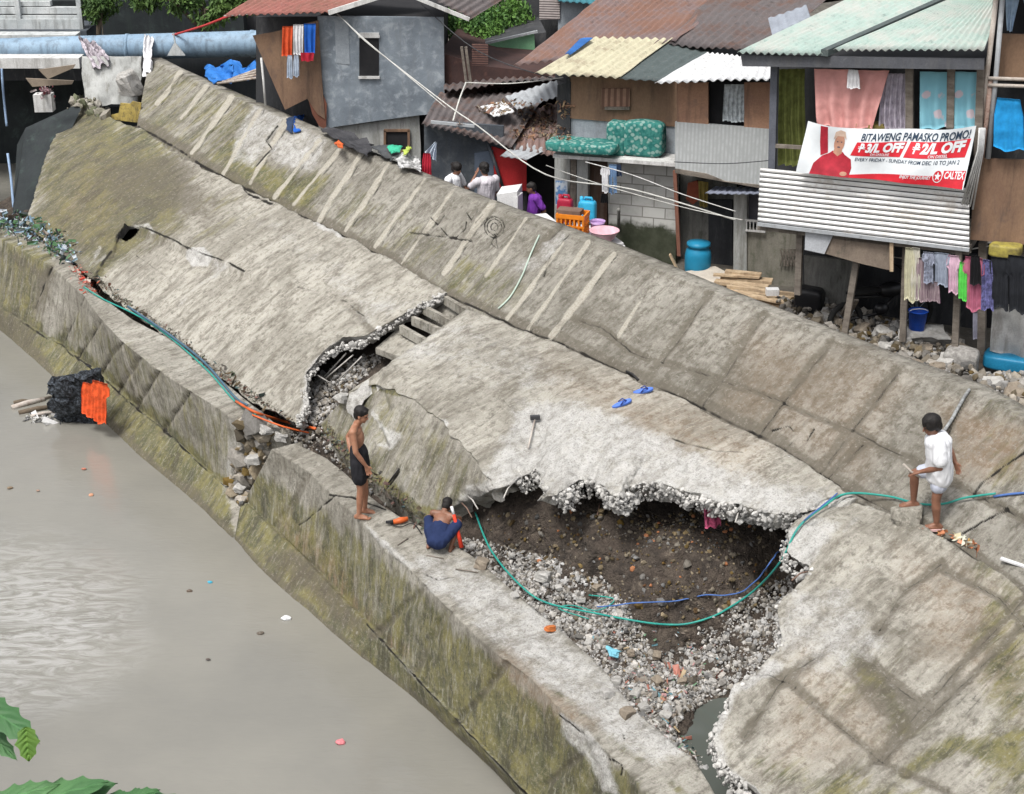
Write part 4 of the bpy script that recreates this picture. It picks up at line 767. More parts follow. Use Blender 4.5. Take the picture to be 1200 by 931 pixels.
# ======== house 4: green roof house with the banner balcony
f4h = FP(1118, 440, 2.95, 24)
h4 = house('shanty_house', f4h, 1020, 400, 'raised shanty with a pale green corrugated roof, curtained balcony and white ribbed rail', SH)
for a, b, c_, d_ in [((866,61),(1004,64),(1118,0),(1002,-10)), ((1003,66),(1152,64),(1172,-8),(1112,-2))]: pass
e0 = f4h.at(864, 61, .4); e1 = f4h.at(1006, 64, .4); e1b = f4h.at(966, 64, .4); e2 = f4h.at(1153, 64, .4)
r0 = up(f4h, 1008, -8, 2.9, .4); r1 = up(f4h, 1128, -8, 2.7, .4); r2 = up(f4h, 1178, -10, 2.6, .4)
corr('roof', e0, e1b+[0, 0, .0], r1, r0, GNR, h4, pitch=.105, amp=.017, wob=.02)
corr('roof', e1b+np.array([.12, 0, .06]), e2+[0, 0, .06], r2+[0, 0, .06], r1+np.array([.16, 0, .06]), GNR, h4, pitch=.105, amp=.017, wob=.02)
MB().box((e1b+r1)/2+np.array([.0, 0, .02]), (r1-e1b)/2, f4h.d*.05, np.array([0, 0, .045])).build('roof_joint', DGR, h4)
prism(f4h, [(868,65),(1153,69),(1153,82),(870,78)], .06, .33, 'fascia', M('dark_grey_fascia', (.10, .105, .12, 1), None, 2, .8, (.2, .2, .2, 1), .3), h4)
prism(f4h, [(905,78),(1155,82),(1150,215),(905,200)], .06, -1.3, 'back_wall', DARKW, h4)
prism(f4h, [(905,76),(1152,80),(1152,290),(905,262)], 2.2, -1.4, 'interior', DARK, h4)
fl0, fl1 = f4h.at(888, 262, .05), f4h.at(1136, 291, .05); bk = -f4h.n*2.4; z_ = np.array([0, 0, .1])
mesh('floor', [fl0, fl1, fl1+bk, fl0+bk, fl0-z_, fl1-z_, fl1+bk-z_, fl0+bk-z_], [(0, 1, 2, 3), (7, 6, 5, 4), (0, 4, 5, 1), (1, 5, 6, 2), (2, 6, 7, 3), (3, 7, 4, 0)], WOODG, h4)
for x0, x1, y1 in ((908, 905, 198), (1066, 1066, 152), (1115, 1114, 150), (1150, 1146, 182)): beam(f4h, (x0, 78), (x1, y1), .10, M('dark_slate_post', (.13, .14, .17, 1), None, 3, .8) if x0 < 1000 else WOODG, 'post', h4, .0)
beam(f4h, (908,171), (940,173), .05, WOODG, 'rail', h4, .02)
for x0, y0, x1, y1 in ((938, 262, 935, 345), (1006, 292, 990, 390), (1124, 292, 1118, 440), (1062, 290, 1058, 400)): beam(f4h, (x0, y0), (x1, y1), .09, WOODG, 'stilt', h4, -.15 if x0 != 1124 else .05)
q = NB('white_ribbed_sheet'); gvv = q.attr('groove_shade').outputs['Fac']; c_ = q.mix(q.ramp(gvv, .35, .75), (.82, .82, .81, 1), (.07, .07, .075, 1)); c_ = q.mix(q.ramp(q.noise(q.coord((1, 1, 1)), 2.5, 7, .75), .48, .66, 0, .55), c_, (.40, .35, .30, 1)); RIB = q.fin(c_, .5, 0, .4)  # shade between the ribs painted near-black into the sheet colour
def ribbed(name, A, B, Cc, D, n, parent, mat=RIB, amp=.016):
    nu, nv = 30, n*8+1; G = quadgrid(A, B, Cc, D, nu, nv); v = np.linspace(0, n, nv); ph = v % 1
    prof = np.where(ph < .62, np.sin(ph/.62*math.pi)**.5, 0); gr_ = ((ph > .64) & (ph < .98)).astype(float)
    h = amp*np.tile(prof, (nu, 1))+.01*fbm(G.reshape(-1, 3), 1.5, 3).reshape(nu, nv)
    return sheet_mesh(name, G, h, mat, parent, .004, {'groove_shade': np.tile(gr_, (nu, 1)).ravel()})
ribbed('balcony_rail', f4h.at(891, 197, .12), f4h.at(1136, 221, .12), f4h.at(1136, 291, .12), f4h.at(888, 261, .12), 11, h4)
beam(f4h, (888,262.5), (1136,293), .05, GRSH, 'rail_base', h4, .12)
# side ribbed strip and bundle of pale poles by the right corner
cA = f4h.at(1128, 222, .18); cB = f4h.at(1148, 152, .10)
for k in range(5): MB().tube([f4h.at(1127+k*3.2, 240-k*1+k*k*.6, .2-.03*k), f4h.at(1146+k*1.5, 176, .16-.03*k), f4h.at(1148+k*1.5, 150, .14-.03*k)], .014, 6).build('rail_bar', WHITEP, h4, True)
# under the floor
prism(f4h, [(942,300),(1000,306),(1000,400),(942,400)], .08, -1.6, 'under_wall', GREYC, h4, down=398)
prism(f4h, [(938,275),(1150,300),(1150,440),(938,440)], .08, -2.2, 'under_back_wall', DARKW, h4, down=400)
prism(f4h, [(974,277),(1047,283),(1047,318),(1012,310),(965,297)], .03, .05, 'hanging_board', M('brown_grey_board', (.26, .21, .165, 1), (.17, .135, .11, 1), 2, .9, (.1, .09, .07, 1), .35), h4)
beam(f4h, (1045,284), (1045,318), .05, WOOD, 'batten', h4, .08)
prism(f4h, [(944,267),(978,272),(966,298),(943,293)], .02, .08, 'white_board', M('light_grey_board', (.46, .48, .51, 1), None, 2, .8), h4)
# curtains of the balcony
cg = 'curtains on the balcony of the green-roofed house'
cloth('curtain', f4h, [(913,81),(943,81),(945,194),(912,194)], fab('olive_green', (.15, .17, .05, 1), m2=.6), None, -.25, 4, .05, nu=40, label='olive green curtain at the left end of the balcony', cat='curtain', group=cg)
pk = fab('salmon_pink', (.66, .33, .31, 1), m2=.85)
cloth('curtain', f4h, [(954,81),(1042,83),(1022,153),(958,150)], pk, None, .06, 4, .045, nu=50, nv=30, label='wide salmon pink sheet hung above the banner', cat='curtain', group=cg)
cloth('curtain', f4h, [(1034,86),(1068,87),(1068,153),(1030,152)], fab('lilac_grey', (.47, .43, .50, 1), m2=.5), None, -.02, 6, .05, nu=50, label='lilac grey pleated curtain between the pink sheet and the blue curtains', cat='curtain', group=cg)
q = NB('blue_flower_cloth'); vo = q.n('ShaderNodeTexVoronoi'); vo.inputs['Scale'].default_value = 4.6; q.l(q.coord(), vo.inputs['Vector'])
dn = q.math('ADD', vo.outputs['Distance'], q.math('MULTIPLY', q.math('SUBTRACT', q.noise(q.coord(), 16, 3, .6), .5), .35)); c_ = q.mix(q.ramp(dn, .22, .32, .75, 0), (.20, .44, .53, 1), (.60, .42, .44, 1)); BLF = q.fin(c_, .9)
for i, (x0, x1) in enumerate(((1078, 1112), (1117, 1149))): cloth('curtain', f4h, [(x0, 84), (x1, 85), (x1-1, 150), (x0, 152)], BLF, None, .0, 2, .03, nu=30, label=['left one of two pale blue flowered curtains on the balcony', 'right one of two pale blue flowered curtains on the balcony'][i], cat='curtain', group=cg)
garment('white_garment', f4h, 1000, 82, 14, 22, fab('white', (.68, .68, .7, 1)), .22, 'crumpled white garment clipped in front of the pink sheet', None, 'sleeveless', 3)
MB().box(f4h.at(1020, 149, -.1), f4h.d*.19, f4h.n*.1, np.array([0, 0, .07])).box(f4h.at(1020, 149, .01), f4h.d*.2, f4h.n*.015, np.array([0, 0, .03])).build('wooden_crate', M('olive_wood', (.25, .2, .06, 1), None, 3, .8), None, False)
tag(bpy.context.scene.objects['wooden_crate'], 'low olive-brown wooden crate under the pink sheet behind the banner', 'crate')
# ======== the printed banner
ban = empty('banner', f4h.at(1040, 222, .25), 'red and white printed promo banner with a red-shirted man, over the balcony rail', 'banner')
TLb, TRb, BRb, BLb = f4h.at(947, 142, .22), f4h.at(1144, 147, .22), f4h.at(1129, 222, .3), f4h.at(933, 202, .3)
def bpos(u, v, lift=0.0):            # u right, v down, both 0..1
    u = np.asarray(u, float); v = np.asarray(v, float); U = u[..., None]; Vv = v[..., None]
    P = (1-U)*(1-Vv)*TLb+U*(1-Vv)*TRb+U*Vv*BRb+(1-U)*Vv*BLb
    P[..., 2] -= .10*np.sin(math.pi*u)*(1-v)+.02*np.sin(u*9)*(1-v)
    wv = .022*np.sin(u*17+v*3)+.02*np.sin(u*7-v*5); return P+f4h.n*(wv+lift)[..., None] if np.ndim(lift) else P+f4h.n*(wv[..., None]+lift)
nu, nv = 90, 36; uu, vv_ = np.meshgrid(np.linspace(0, 1, nu), np.linspace(0, 1, nv), indexing='ij'); G = bpos(uu, vv_)
BW = F1('banner_white_vinyl', (.72, .76, .79, 1), rough=.45, m2=.88, bump=.05, spec=.4, sc=4); BR = F1('banner_red_ink', (.60, .02, .035, 1), rough=.45, m2=.8, bump=.03, spec=.4); BK = F1('banner_dark_ink', (.035, .06, .10, 1), rough=.5, bump=0)
V = np.r_[G.reshape(-1, 3), (G-f4h.n*.004).reshape(-1, 3)]; mesh('banner_cloth', V, grid_faces(nu, nv)+[tuple(np.array(f)[::-1]+nu*nv) for f in grid_faces(nu, nv)], BW, ban, True)
from mathutils.geometry import delaunay_2d_cdt
def bflat(name, poly, mat, lift, parent=None, res=.02):
    """printed shape: a thin patch following the banner surface"""
    pts = np.array(poly, float); x0, y0 = pts.min(0); x1, y1 = pts.max(0); K = len(pts); ring = []
    for i in range(K):
        a, b = pts[i], pts[(i+1) % K]; m = max(1, int(np.hypot(*(b-a))/res)); ring += [a+(b-a)*k/m for k in range(m)]
    gx, gy = np.meshgrid(np.arange(x0+res/2, x1, res), np.arange(y0+res/2, y1, res)); inn = np.c_[gx.ravel(), gy.ravel()]; inn = inn[inpoly(inn, pts)] if len(inn) else inn
    if len(inn): inn = inn[dline(inn, list(pts)+[pts[0]]) > res*.35]
    allp = [Vector(p) for p in ring]+[Vector(p) for p in inn]; n = len(ring)
    r = delaunay_2d_cdt(allp, [], [list(range(n))], 1, 1e-6); P2 = np.array([tuple(p) for p in r[0]])
    return mesh(name, bpos(P2[:, 0], P2[:, 1], lift), [tuple(f) for f in r[2]], mat, parent or ban)
bflat('red_band', [(.30, 1.0), (.31, .94), (.62, .84), (.99, .80), (.995, .995)], BR, .004)
bflat('price_box', [(.325, .27), (.62, .235), (.595, .525), (.30, .55)], BR, .004); bflat('price_box', [(.64, .232), (.985, .20), (.97, .50), (.615, .525)], BR, .004)
# man in a red shirt printed at the left
SK = F1('printed_skin', (.50, .27, .19, 1), rough=.5, bump=0); RSH = F1('printed_red_shirt', (.45, .03, .05, 1), rough=.5, m2=.6, bump=0, sc=5); HAIRP = F1('printed_cap', (.60, .45, .36, 1), bump=0)
el = lambda cx, cy, rx, ry, n=14: [(cx+rx*math.cos(t), cy+ry*math.sin(t)) for t in np.linspace(0, 2*math.pi, n, endpoint=False)]
bflat('printed_arm', [(.085, .02), (.13, .02), (.145, .3), (.16, .55), (.12, .62), (.10, .35)], RSH, .004)
bflat('printed_man', [(.08, 1.0), (.09, .78), (.13, .62), (.17, .55), (.185, .50), (.25, .50), (.265, .55), (.31, .63), (.325, .80), (.32, 1.0)], RSH, .0055)
bflat('printed_face', el(.217, .33, .032, .19), SK, .007); bflat('printed_neck', [(.195, .42), (.24, .42), (.245, .53), (.222, .6), (.19, .53)], SK, .0065)
bflat('printed_hair', [(.178, .26), (.183, .10), (.21, .05), (.24, .08), (.256, .24), (.235, .18), (.2, .18)], HAIRP, .0085)
bflat('printed_hand', el(.285, .93, .022, .045), SK, .008)
for x in (.205, .229): bflat('printed_eye', el(x, .30, .005, .012, 8), BK, .0085)
bflat('printed_mouth', el(.217, .41, .010, .013, 8), BK, .0085)
def lettering(txt, x0, y0, x1, hgt, mat, skew=0.0, slope=0.0, lift=.008, bold=0.0, parent=None):
    cu = bpy.data.curves.new('t', 'FONT'); cu.body = txt; cu.size = 1; cu.offset = bold; cu.resolution_u = 3
    ob = bpy.data.objects.new('t', cu); COL.objects.link(ob); dg = bpy.context.evaluated_depsgraph_get(); me = ob.evaluated_get(dg).to_mesh()
    V = np.array([v.co[:2] for v in me.vertices]); Fc = [tuple(p.vertices) for p in me.polygons]; ob.evaluated_get(dg).to_mesh_clear(); bpy.data.objects.remove(ob)
    mn = V.min(0); mx = V.max(0); u = (V[:, 0]-mn[0])/(mx[0]-mn[0]); v = V[:, 1]/.72
    X = x0+(x1-x0)*u+skew*v*hgt; Y = y0-v*hgt+slope*u
    return mesh('lettering', bpos(X, Y, lift), Fc, mat, parent or ban)
lettering('BITAWENG PAMASKO PROMO!', .345, .23, .975, .145, BK, .03, -.045, bold=.02)
def peso(x, y, hgt, wd): 
    lettering('P', x, y, x+wd, hgt, BW, .05, 0, .009, .05)
    for k in (.62, .44): bflat('lettering', [(x-.006, y-hgt*k), (x+wd+.012, y-hgt*k), (x+wd+.012, y-hgt*(k-.09)), (x-.006, y-hgt*(k-.09))], BW, .0105)
peso(.345, .455, .17, .025); lettering('3/L OFF', .385, .455, .60, .17, BW, .05, -.03, .009, .05)
peso(.665, .43, .18, .028); lettering('2/L OFF', .708, .43, .955, .18, BW, .05, -.035, .009, .05)
lettering('ON GASOLINE', .42, .525, .53, .05, BW, .02, -.01, .009, .01); lettering('ON DIESEL', .76, .505, .87, .055, BW, .02, -.01, .009, .01)
lettering('EVERY FRIDAY - SUNDAY FROM DEC 10 TO JAN 2', .335, .65, .945, .07, BK, .02, -.04, .006, .01)
lettering('ENJOY THE JOURNEY', .62, .905, .80, .062, BW, .03, -.02, .009, .02); lettering('CALTEX', .875, .85, .99, .12, BW, .02, -.015, .010, .03)
bflat('lettering', [(.868, .87), (.868, .72), (.995, .705), (.995, .86)], BR, .006)
bflat('emblem', el(.838, .82, .028, .115, 18), BW, .009); bflat('emblem', el(.838, .82, .024, .10, 18), BR, .010)
bflat('emblem_star', [(.838+(.020 if k % 2 == 0 else .0085)*math.sin(k*math.pi/5), .82-(.085 if k % 2 == 0 else .036)*math.cos(k*math.pi/5)) for k in range(10)], BW, .0115)
# ======== house 5: brown house at the right edge
f5h = FP(1185, 440, 2.95, 24)
h5 = house('shanty_house', f5h, 1185, 440, 'brown board house cut by the right edge, with a pole balcony and blue shirt', SH)
prism(f5h, [(1143,186),(1250,190),(1250,300),(1200,287),(1137,281)], .06, .2, 'lower_wall', PLY, h5)
prism(f5h, [(1170,40),(1250,42),(1250,94),(1170,92)], .05, .05, 'upper_wall', PLY, h5)
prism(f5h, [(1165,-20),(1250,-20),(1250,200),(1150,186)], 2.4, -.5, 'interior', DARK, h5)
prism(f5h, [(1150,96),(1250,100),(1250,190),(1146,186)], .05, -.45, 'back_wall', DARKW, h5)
for (a, b, m_) in [((1169,-15),(1144,186),WOODP), ((1176,-15),(1158,186),GRSH), ((1161,92),(1150,190),M('peeling_paint_post', (.42, .30, .25, 1), None, 8, .8, (.15, .06, .04, 1), .4))]: pole(f5h, a, b, .035, m_, 'post', h5, .3)
for y in (92, 100): pole(f5h, (1158, y), (1250, y+3), .025, WOODP, 'rail', h5, .33)
cloth('curtain', f5h, [(1178,-8),(1196,-8),(1186,38),(1180,36)], fab('sky_blue_pale', (.36, .48, .62, 1)), h5, .12, 2, .03); cloth('curtain', f5h, [(1198,-8),(1216,-8),(1214,38),(1206,36)], fab('sky_blue_pale', (.36, .48, .62, 1)), h5, .12, 2, .03)
corr('roof', f5h.at(1160, -22, .6), f5h.at(1290, -18, .6), up(f5h, 1300, -60, 2), up(f5h, 1180, -60, 2), RUSTR, h5, pitch=.14, amp=.02)
for x0, x1 in ((1152, 1150), (1200, 1200)): beam(f5h, (x0, 284), (x1, 440), .11, WOODG, 'stilt', h5, .0)
prism(f5h, [(1137,284),(1250,300),(1250,440),(1140,440)], .08, -2.0, 'under_back_wall', DARK, h5, down=430)
garment('hanging_shirt', f5h, 1182, 116, 34, 60, fab('bright_blue', (.02, .28, .62, 1)), .36, 'bright blue shirt hanging on the pole balcony at the right edge', None, 'sleeveless', 2)
cloth('tarpaulin', f5h, [(1163,362),(1230,345),(1230,436),(1160,411)], M('grey_white_tarp', (.44, .44, .43, 1), (.34, .34, .34, 1), 2, .8, (.2, .17, .14, 1), .3), None, .1, 2, .05, nu=30, label='sagging grey-white tarpaulin below the hanging clothes at the right edge', cat='tarpaulin')
cushion('blue_tub', f5h.at(1195, 424, .05), f5h.d*.5, f5h.n*.25, np.array([0, 0, .11]), M('blue_plastic', (.02, .22, .40, 1), None, 3, .4, bump=.05), 'blue plastic tub half covered by the grey tarpaulin', 'tub')
cushion('yellow_sack', f5h.at(1178, 293, .35), f5h.d*.22, f5h.n*.13, np.array([0, 0, .09]), M('yellow_plastic_sack', (.40, .34, .07, 1), (.16, .13, .05, 1), 6, .6), 'yellow plastic sack stuffed below the brown wall at the right edge', 'sack')
# ------------------------------------------------------------------ placing things on the surfaces already built
def hit(x, y, lift=0.0):
    dg = bpy.context.evaluated_depsgraph_get(); u = (x-600)/F; v = (y-465.5)/F
    d = Vector((u, CP-v*SP, -(SP+v*CP))).normalized(); ok, loc, *_ = SC.ray_cast(dg, Vector((0, 0, H)), d)
    p = np.array(loc) if ok else W(x, y, 0); return p+np.array([0, 0, lift])
bpy.context.view_layer.update()
def path(pts, lift=.0, n=6, hang=None, jit=0.0):
    K = [hit(*p[:2], lift) if len(p) == 2 else (WZ(*p) if p[2] > 8 else W(*p)) for p in pts]; K = np.array(K); out = []
    for i in range(len(K)-1):
        p0, p1, p2, p3 = K[max(i-1, 0)], K[i], K[i+1], K[min(i+2, len(K)-1)]
        for t in np.linspace(0, 1, n, endpoint=False):
            out.append(.5*((2*p1)+(-p0+p2)*t+(2*p0-5*p1+4*p2-p3)*t*t+(-p0+3*p1-3*p2+p3)*t**3))
    out.append(K[-1]); o = np.array(out); 
    if jit: o = o+np.stack([fbm(o+k*9, 2.5, 3) for k in range(3)], -1)*jit
    return o
def hose(name, pts, r, mat, label, cat='hose', lift=.03, group=None, **k): return tag(MB().tube(path(pts, lift, **k), r, 7).build(name, mat, None, True), label, cat, group)
rng = np.random.default_rng(5)
ICO = None
def ico():
    t = (1+5**.5)/2; v = np.array([(-1,t,0),(1,t,0),(-1,-t,0),(1,-t,0),(0,-1,t),(0,1,t),(0,-1,-t),(0,1,-t),(t,0,-1),(t,0,1),(-t,0,-1),(-t,0,1)], float); v /= np.linalg.norm(v[0])
    return v, [(0,11,5),(0,5,1),(0,1,7),(0,7,10),(0,10,11),(1,5,9),(5,11,4),(11,10,2),(10,7,6),(7,1,8),(3,9,4),(3,4,2),(3,2,6),(3,6,8),(3,8,9),(4,9,5),(2,4,11),(6,2,10),(8,6,7),(9,8,1)]
IV, IF = ico()
def rotm(a, b, c):
    return np.array(Matrix.Rotation(a, 3, 'Z')@Matrix.Rotation(b, 3, 'X')@Matrix.Rotation(c, 3, 'Y'))
def scatter(name, P, size, tint, mat, flat=.7, kind='rock'):
    V = []; Fc = []; Cc = []; n = 0
    for p, s, t in zip(P, size, tint):
        R_ = rotm(*rng.uniform(0, 6.28, 3))
        if kind == 'rock': v = IV*rng.uniform(.65, 1.15, (12, 1))*np.array([1, rng.uniform(.6, 1), rng.uniform(.45, .9)])*s; f = IF
        else: v = np.array([(-1, -.5, 0), (1, -.5, .15), (1, .5, -.1), (-1, .5, .1), (0, 0, .35)])*np.array([rng.uniform(.5, 1.3), rng.uniform(.3, 1), rng.uniform(.3, 1)])*s; f = [(0, 1, 4), (1, 2, 4), (2, 3, 4), (3, 0, 4)]
        V.append(v@R_.T+p); Fc += [tuple(i+n for i in q_) for q_ in f]; n += len(v); Cc.append(np.tile(t, (len(v), 1)))
    return mesh(name, np.concatenate(V), Fc, mat, None, False, {'tint': np.concatenate(Cc)})
def soil_surf(Q):
    z = soil_z(Q); P = np.c_[Q[:, :1]*US+Q[:, 1:]*UN, z]; P[:, 2] += fbm(P, 1.6, 5)*.13+fbm(P+7, 8, 3)*.035; return P
def on_soil(poly, N, s0=-38, s1=-6):
    Q = np.c_[rng.uniform(s0, s1, N), rng.uniform(10.15, 14.5, N)]; P = soil_surf(Q); return P[inpoly(px(P), poly)]
def greys(n, lo=.12, hi=.55, warm=.06): 
    g_ = rng.uniform(lo, hi, n)[:, None]*np.array([1, 1, 1]); w_ = rng.uniform(0, warm, n)[:, None]*np.array([1, .1, -1.2]); return np.clip(g_+w_, .02, 1)
RU = [(536,634),(560,632),(600,642),(650,655),(710,680),(735,712),(752,735),(765,765),(800,762),(815,735),(850,712),(890,692),(930,672),(935,760),(880,800),(800,835),(790,860),(830,905),(760,860),(640,740),(580,690)]
P = on_soil(RU, 120000, -17.5, -9); P = P[:17000]; n = len(P)
tag(scatter('gravel', P+rng.normal(0, .012, P.shape), rng.gamma(1.5, .0095, n)+.008, greys(n, .10, .52, .025), VCOL), 'pale broken concrete gravel covering the floor of the hollow', None, None, 'stuff')
GP = [(352,505),(358,470),(372,440),(420,422),(490,400),(440,430),(405,465),(378,498),(410,540),(470,590),(520,615),(500,625),(430,575),(380,530),(300,520)]
P = on_soil(GP, 26000, -23, -15.5); n = len(P)
tag(scatter('gravel', P+rng.normal(0, .012, P.shape)+[0, 0, .03], rng.gamma(1.6, .012, n)+.010, greys(n, .08, .5, .03), VCOL), 'grey rubble gravel spilling out of the gap between the left and middle slabs', None, None, 'stuff')
DW = [(560,600),(900,600),(940,640),(915,700),(800,740),(700,690),(600,650)]
P = on_soil(DW, 16000, -17.5, -9); n = len(P); tn = greys(n, .04, .22, .06); k_ = rng.random(n) < .03; tn[k_] = [(.4, .17, .08)]
tag(scatter('buried_litter', P+rng.normal(0, .02, P.shape), rng.gamma(1.5, .010, n)+.006, tn, VCOL), 'small stones and scraps stuck in the brown dirt bank', None, None, 'stuff')
TR = [(690,740),(830,745),(870,790),(800,820),(790,850),(830,900),(790,880),(720,800)]
pal = np.array([(.6,.6,.6),(.5,.48,.42),(.55,.12,.05),(.08,.35,.45),(.5,.35,.15),(.12,.12,.13),(.65,.3,.3),(.1,.3,.12),(.3,.22,.15),(.7,.7,.65)])
P = on_soil(TR, 7000, -14, -8.5); n = len(P); tag(scatter('litter', P+[0, 0, .04], rng.gamma(1.5, .014, n)+.008, (pal[rng.integers(0, 10, n)]*.55+.1), VCOLG, kind='chip'), 'mixed rubbish among the stones at the foot of the hollow', None, None, 'stuff')
def strip(line, N, wd, lift, name, label, szs=(2, .02, .012), p=pal, poly=None, kind='chip', mat=None):
    L = np.array(line, float); seg = rng.integers(0, len(L)-1, N); t = rng.random((N, 1)); XY = L[seg]*(1-t)+L[seg+1]*t+rng.normal(0, wd, (N, 2))
    Pp = np.array([hit(x, y, lift) for x, y in XY]); return tag(scatter(name, Pp, rng.gamma(szs[0], szs[1], N)+szs[2], p[rng.integers(0, len(p), N)], mat or VCOLG, kind=kind), label, None, None, 'stuff')
cr_ = [(0,262),(30,268),(62,290),(92,314),(112,328),(150,358),(200,392),(250,432),(300,468),(345,500)]
strip(cr_[4:], 900, 3.2, .01, 'litter', 'twigs, leaves and scraps caught in the crease below the left slab', (1.6, .012, .008), (pal*.35+.12)*np.array([.5, .45, .38]))
strip([(0,262),(30,268),(62,285),(80,300)], 900, 7, .06, 'litter', 'heap of bluish and green rubbish at the left end of the ledge', (1.8, .018, .01), np.array([(.3,.42,.5),(.5,.55,.6),(.06,.14,.06),(.1,.2,.1),(.04,.05,.05),(.2,.3,.4),(.15,.12,.1)]))
strip([(86,315),(100,330),(112,343)], 160, 4, .04, 'litter', 'patch of red wrappers on the ledge beside the mossy slab', (1.8, .014, .008), np.array([(.5,.06,.04),(.6,.25,.2),(.45,.1,.05),(.4,.35,.3)]))
strip([(378,502),(410,540),(450,575),(500,615)], 600, 5, .02, 'litter', 'twigs and stones in the crease behind the standing man', (1.6, .012, .008), (pal*.3+.14)*np.array([.5, .47, .42]))
P = on_soil([(262,500),(330,500),(345,512),(320,525),(300,560),(285,600),(262,585)], 100, -24, -17)
XY = np.c_[rng.uniform(262, 322, 500), rng.uniform(495, 600, 500)]; XY = XY[inpoly(XY, [(282,497),(345,507),(322,522),(300,560),(284,598),(266,580),(272,560)])]
Pp = np.array([hit(x, y, .06) for x, y in XY]); n = len(Pp); tag(scatter('rubble', Pp, rng.gamma(1.8, .028, n)+.02, greys(n, .08, .38), VCOL), 'broken concrete lumps filling the break between the two ledge lengths', None, None, 'stuff')
def rock(name, P, s, col, label, group=None, cat='rock', seed=0, sq=(1, .8, .6)):
    V = []; Fc = []; m = MB().ell((0, 0, 0), (1, 1, 1), 14, 10); v = m.v[0]; v = np.clip(v*1.25, -.8-.15*math.sin(seed*5), .85); v = v*(1+.38*fbm(v+seed*7.1, 1.3, 4))[:, None]*np.array(sq)*s; v = v@rotm(seed*1.3, .3*math.sin(seed), .2).T
    v[:, 2] = np.maximum(v[:, 2], -s*.5); return tag(mesh(name, v+P, m.f, col, None, False), label, cat, group)
RK = M('broken_concrete_lump', (.44, .43, .41, 1), (.27, .26, .24, 1), 6, .9, (.6, .6, .59, 1), .35, .5, fine=30, bd=.02); RKB = M('brown_stone', (.27, .23, .18, 1), (.17, .14, .11, 1), 5, .9, bump=.5)
rock('boulder', hit(565, 664, .03), .13, RKB, 'rounded brown stone at the left end of the gravel floor near the crouching man', None, 'rock', 1)
rock('boulder', hit(638, 680, .05), .13, RK, 'pale squarish concrete lump standing out in the middle of the gravel floor', None, 'rock', 2)
for i, (x, y, s) in enumerate([(700,690,.10),(603,700,.08),(680,705,.09),(740,768,.10),(722,802,.12),(745,815,.11),(770,800,.10),(712,815,.11),(756,832,.13),(800,800,.09),(690,755,.08),(780,840,.09),(735,838,.13),(600,652,.07),(655,690,.07),(770,770,.09),(835,800,.07)]):
    rock('boulder', hit(x, y, s*.2), s*.75, RK if i % 3 else RKB, 'broken concrete lump among the stones of the hollow floor', 'lumps in the hollow', 'rock', i+3)
for i, (x, y, s, lb) in enumerate([(330,516,.15,'white concrete chunk wedged at the top of the break between the ledge lengths'),(299,542,.14,'large pale chunk halfway down the break in the ledge'),(283,575,.12,'lowest pale chunk in the break in the ledge'),(312,507,.12,'grey flat chunk at the left lip of the break in the ledge'),(402,470,.12,'rounded pale lump under the left corner of the middle slab')]):
    rock('concrete_chunk', hit(x, y, .05), s, RK, lb, None, 'concrete chunk', i+40)
# exposed ribs and bars in the gap between left and middle slab
ribs = empty('exposed_rib_frame', WS(510, 375, .5, 13.3, 3.2), 'pale concrete ribs laid bare between the left and the middle slab', 'rib frame')
def bar3(a, b, wd, ht): 
    A, B = WS(*a, .5, 13.3, 3.38), WS(*b, .5, 13.3, 3.38); d = B-A; L = np.linalg.norm(d); d /= L; s_ = np.cross(d, [0, 0, 1]); s_ /= np.linalg.norm(s_); return MB().box((A+B)/2-[0, 0, ht/2], d*L/2, s_*wd/2, np.cross(s_, d)*ht/2)
for i, (a, b) in enumerate([((522,347),(549,363)),((497,358),(533,377)),((484,371),(516,385)),((470,381),(500,398))]): bar3(a, b, .07, .14).build('rib', CONC_L, ribs)
bar3((549,363), (500,398), .07, .12).build('side_rib', CONC_L, ribs)
pp = [WS(*q_, .5, 13.3, 3.2) for q_ in [(440,408),(468,384),(498,400),(478,420),(462,416)]]
mesh('broken_plate', np.array(pp+[p-[0, 0, .1] for p in pp]), [tuple(range(5)), (9, 8, 7, 6, 5)]+[(i, 5+i, 5+(i+1) % 5, (i+1) % 5) for i in range(5)], CONC, ribs)
STEEL = M('rusty_steel_bar', (.20, .13, .10, 1), None, 9, .8, bump=.3); PIPEW = M('pale_bar', (.5, .48, .45, 1), None, 9, .7, bump=.1)
for i, (a, b) in enumerate([((414,416),(372,452)),((406,414),(376,446)),((424,418),(392,450)),((372,440),(392,452))]):
    A, B = WS(*a, .5, 13.3, 3.25), WS(*b, .5, 13.3, 2.95); tag(MB().tube([A, (A+B)/2, B], .012, 6).build('reinforcing_bar', PIPEW, None, True), 'thin bent steel bar sticking out under the left slab edge', 'steel bar', 'bars under the left slab')
for i, (a, b) in enumerate([((541,588),(553,603)),((548,580),(560,593)),((800,580),(820,572)),((775,583),(796,577)),((935,660),(918,652)),((600,566),(590,580)),((705,585),(700,600)),((868,595),(862,608)),((948,668),(928,676))]):
    A = hit(*a, .0); B = A+(W(b[0], b[1], A[2])-W(a[0], a[1], A[2]))*1.0; tag(MB().tube([A-[0, 0, .02], (A+B)/2, B-[0, 0, .05]], .010, 6).build('reinforcing_bar', PIPEW if i % 2 else STEEL, None, True), 'short steel bar poking out of the jagged slab edge', 'steel bar', 'bars at the jagged edge')
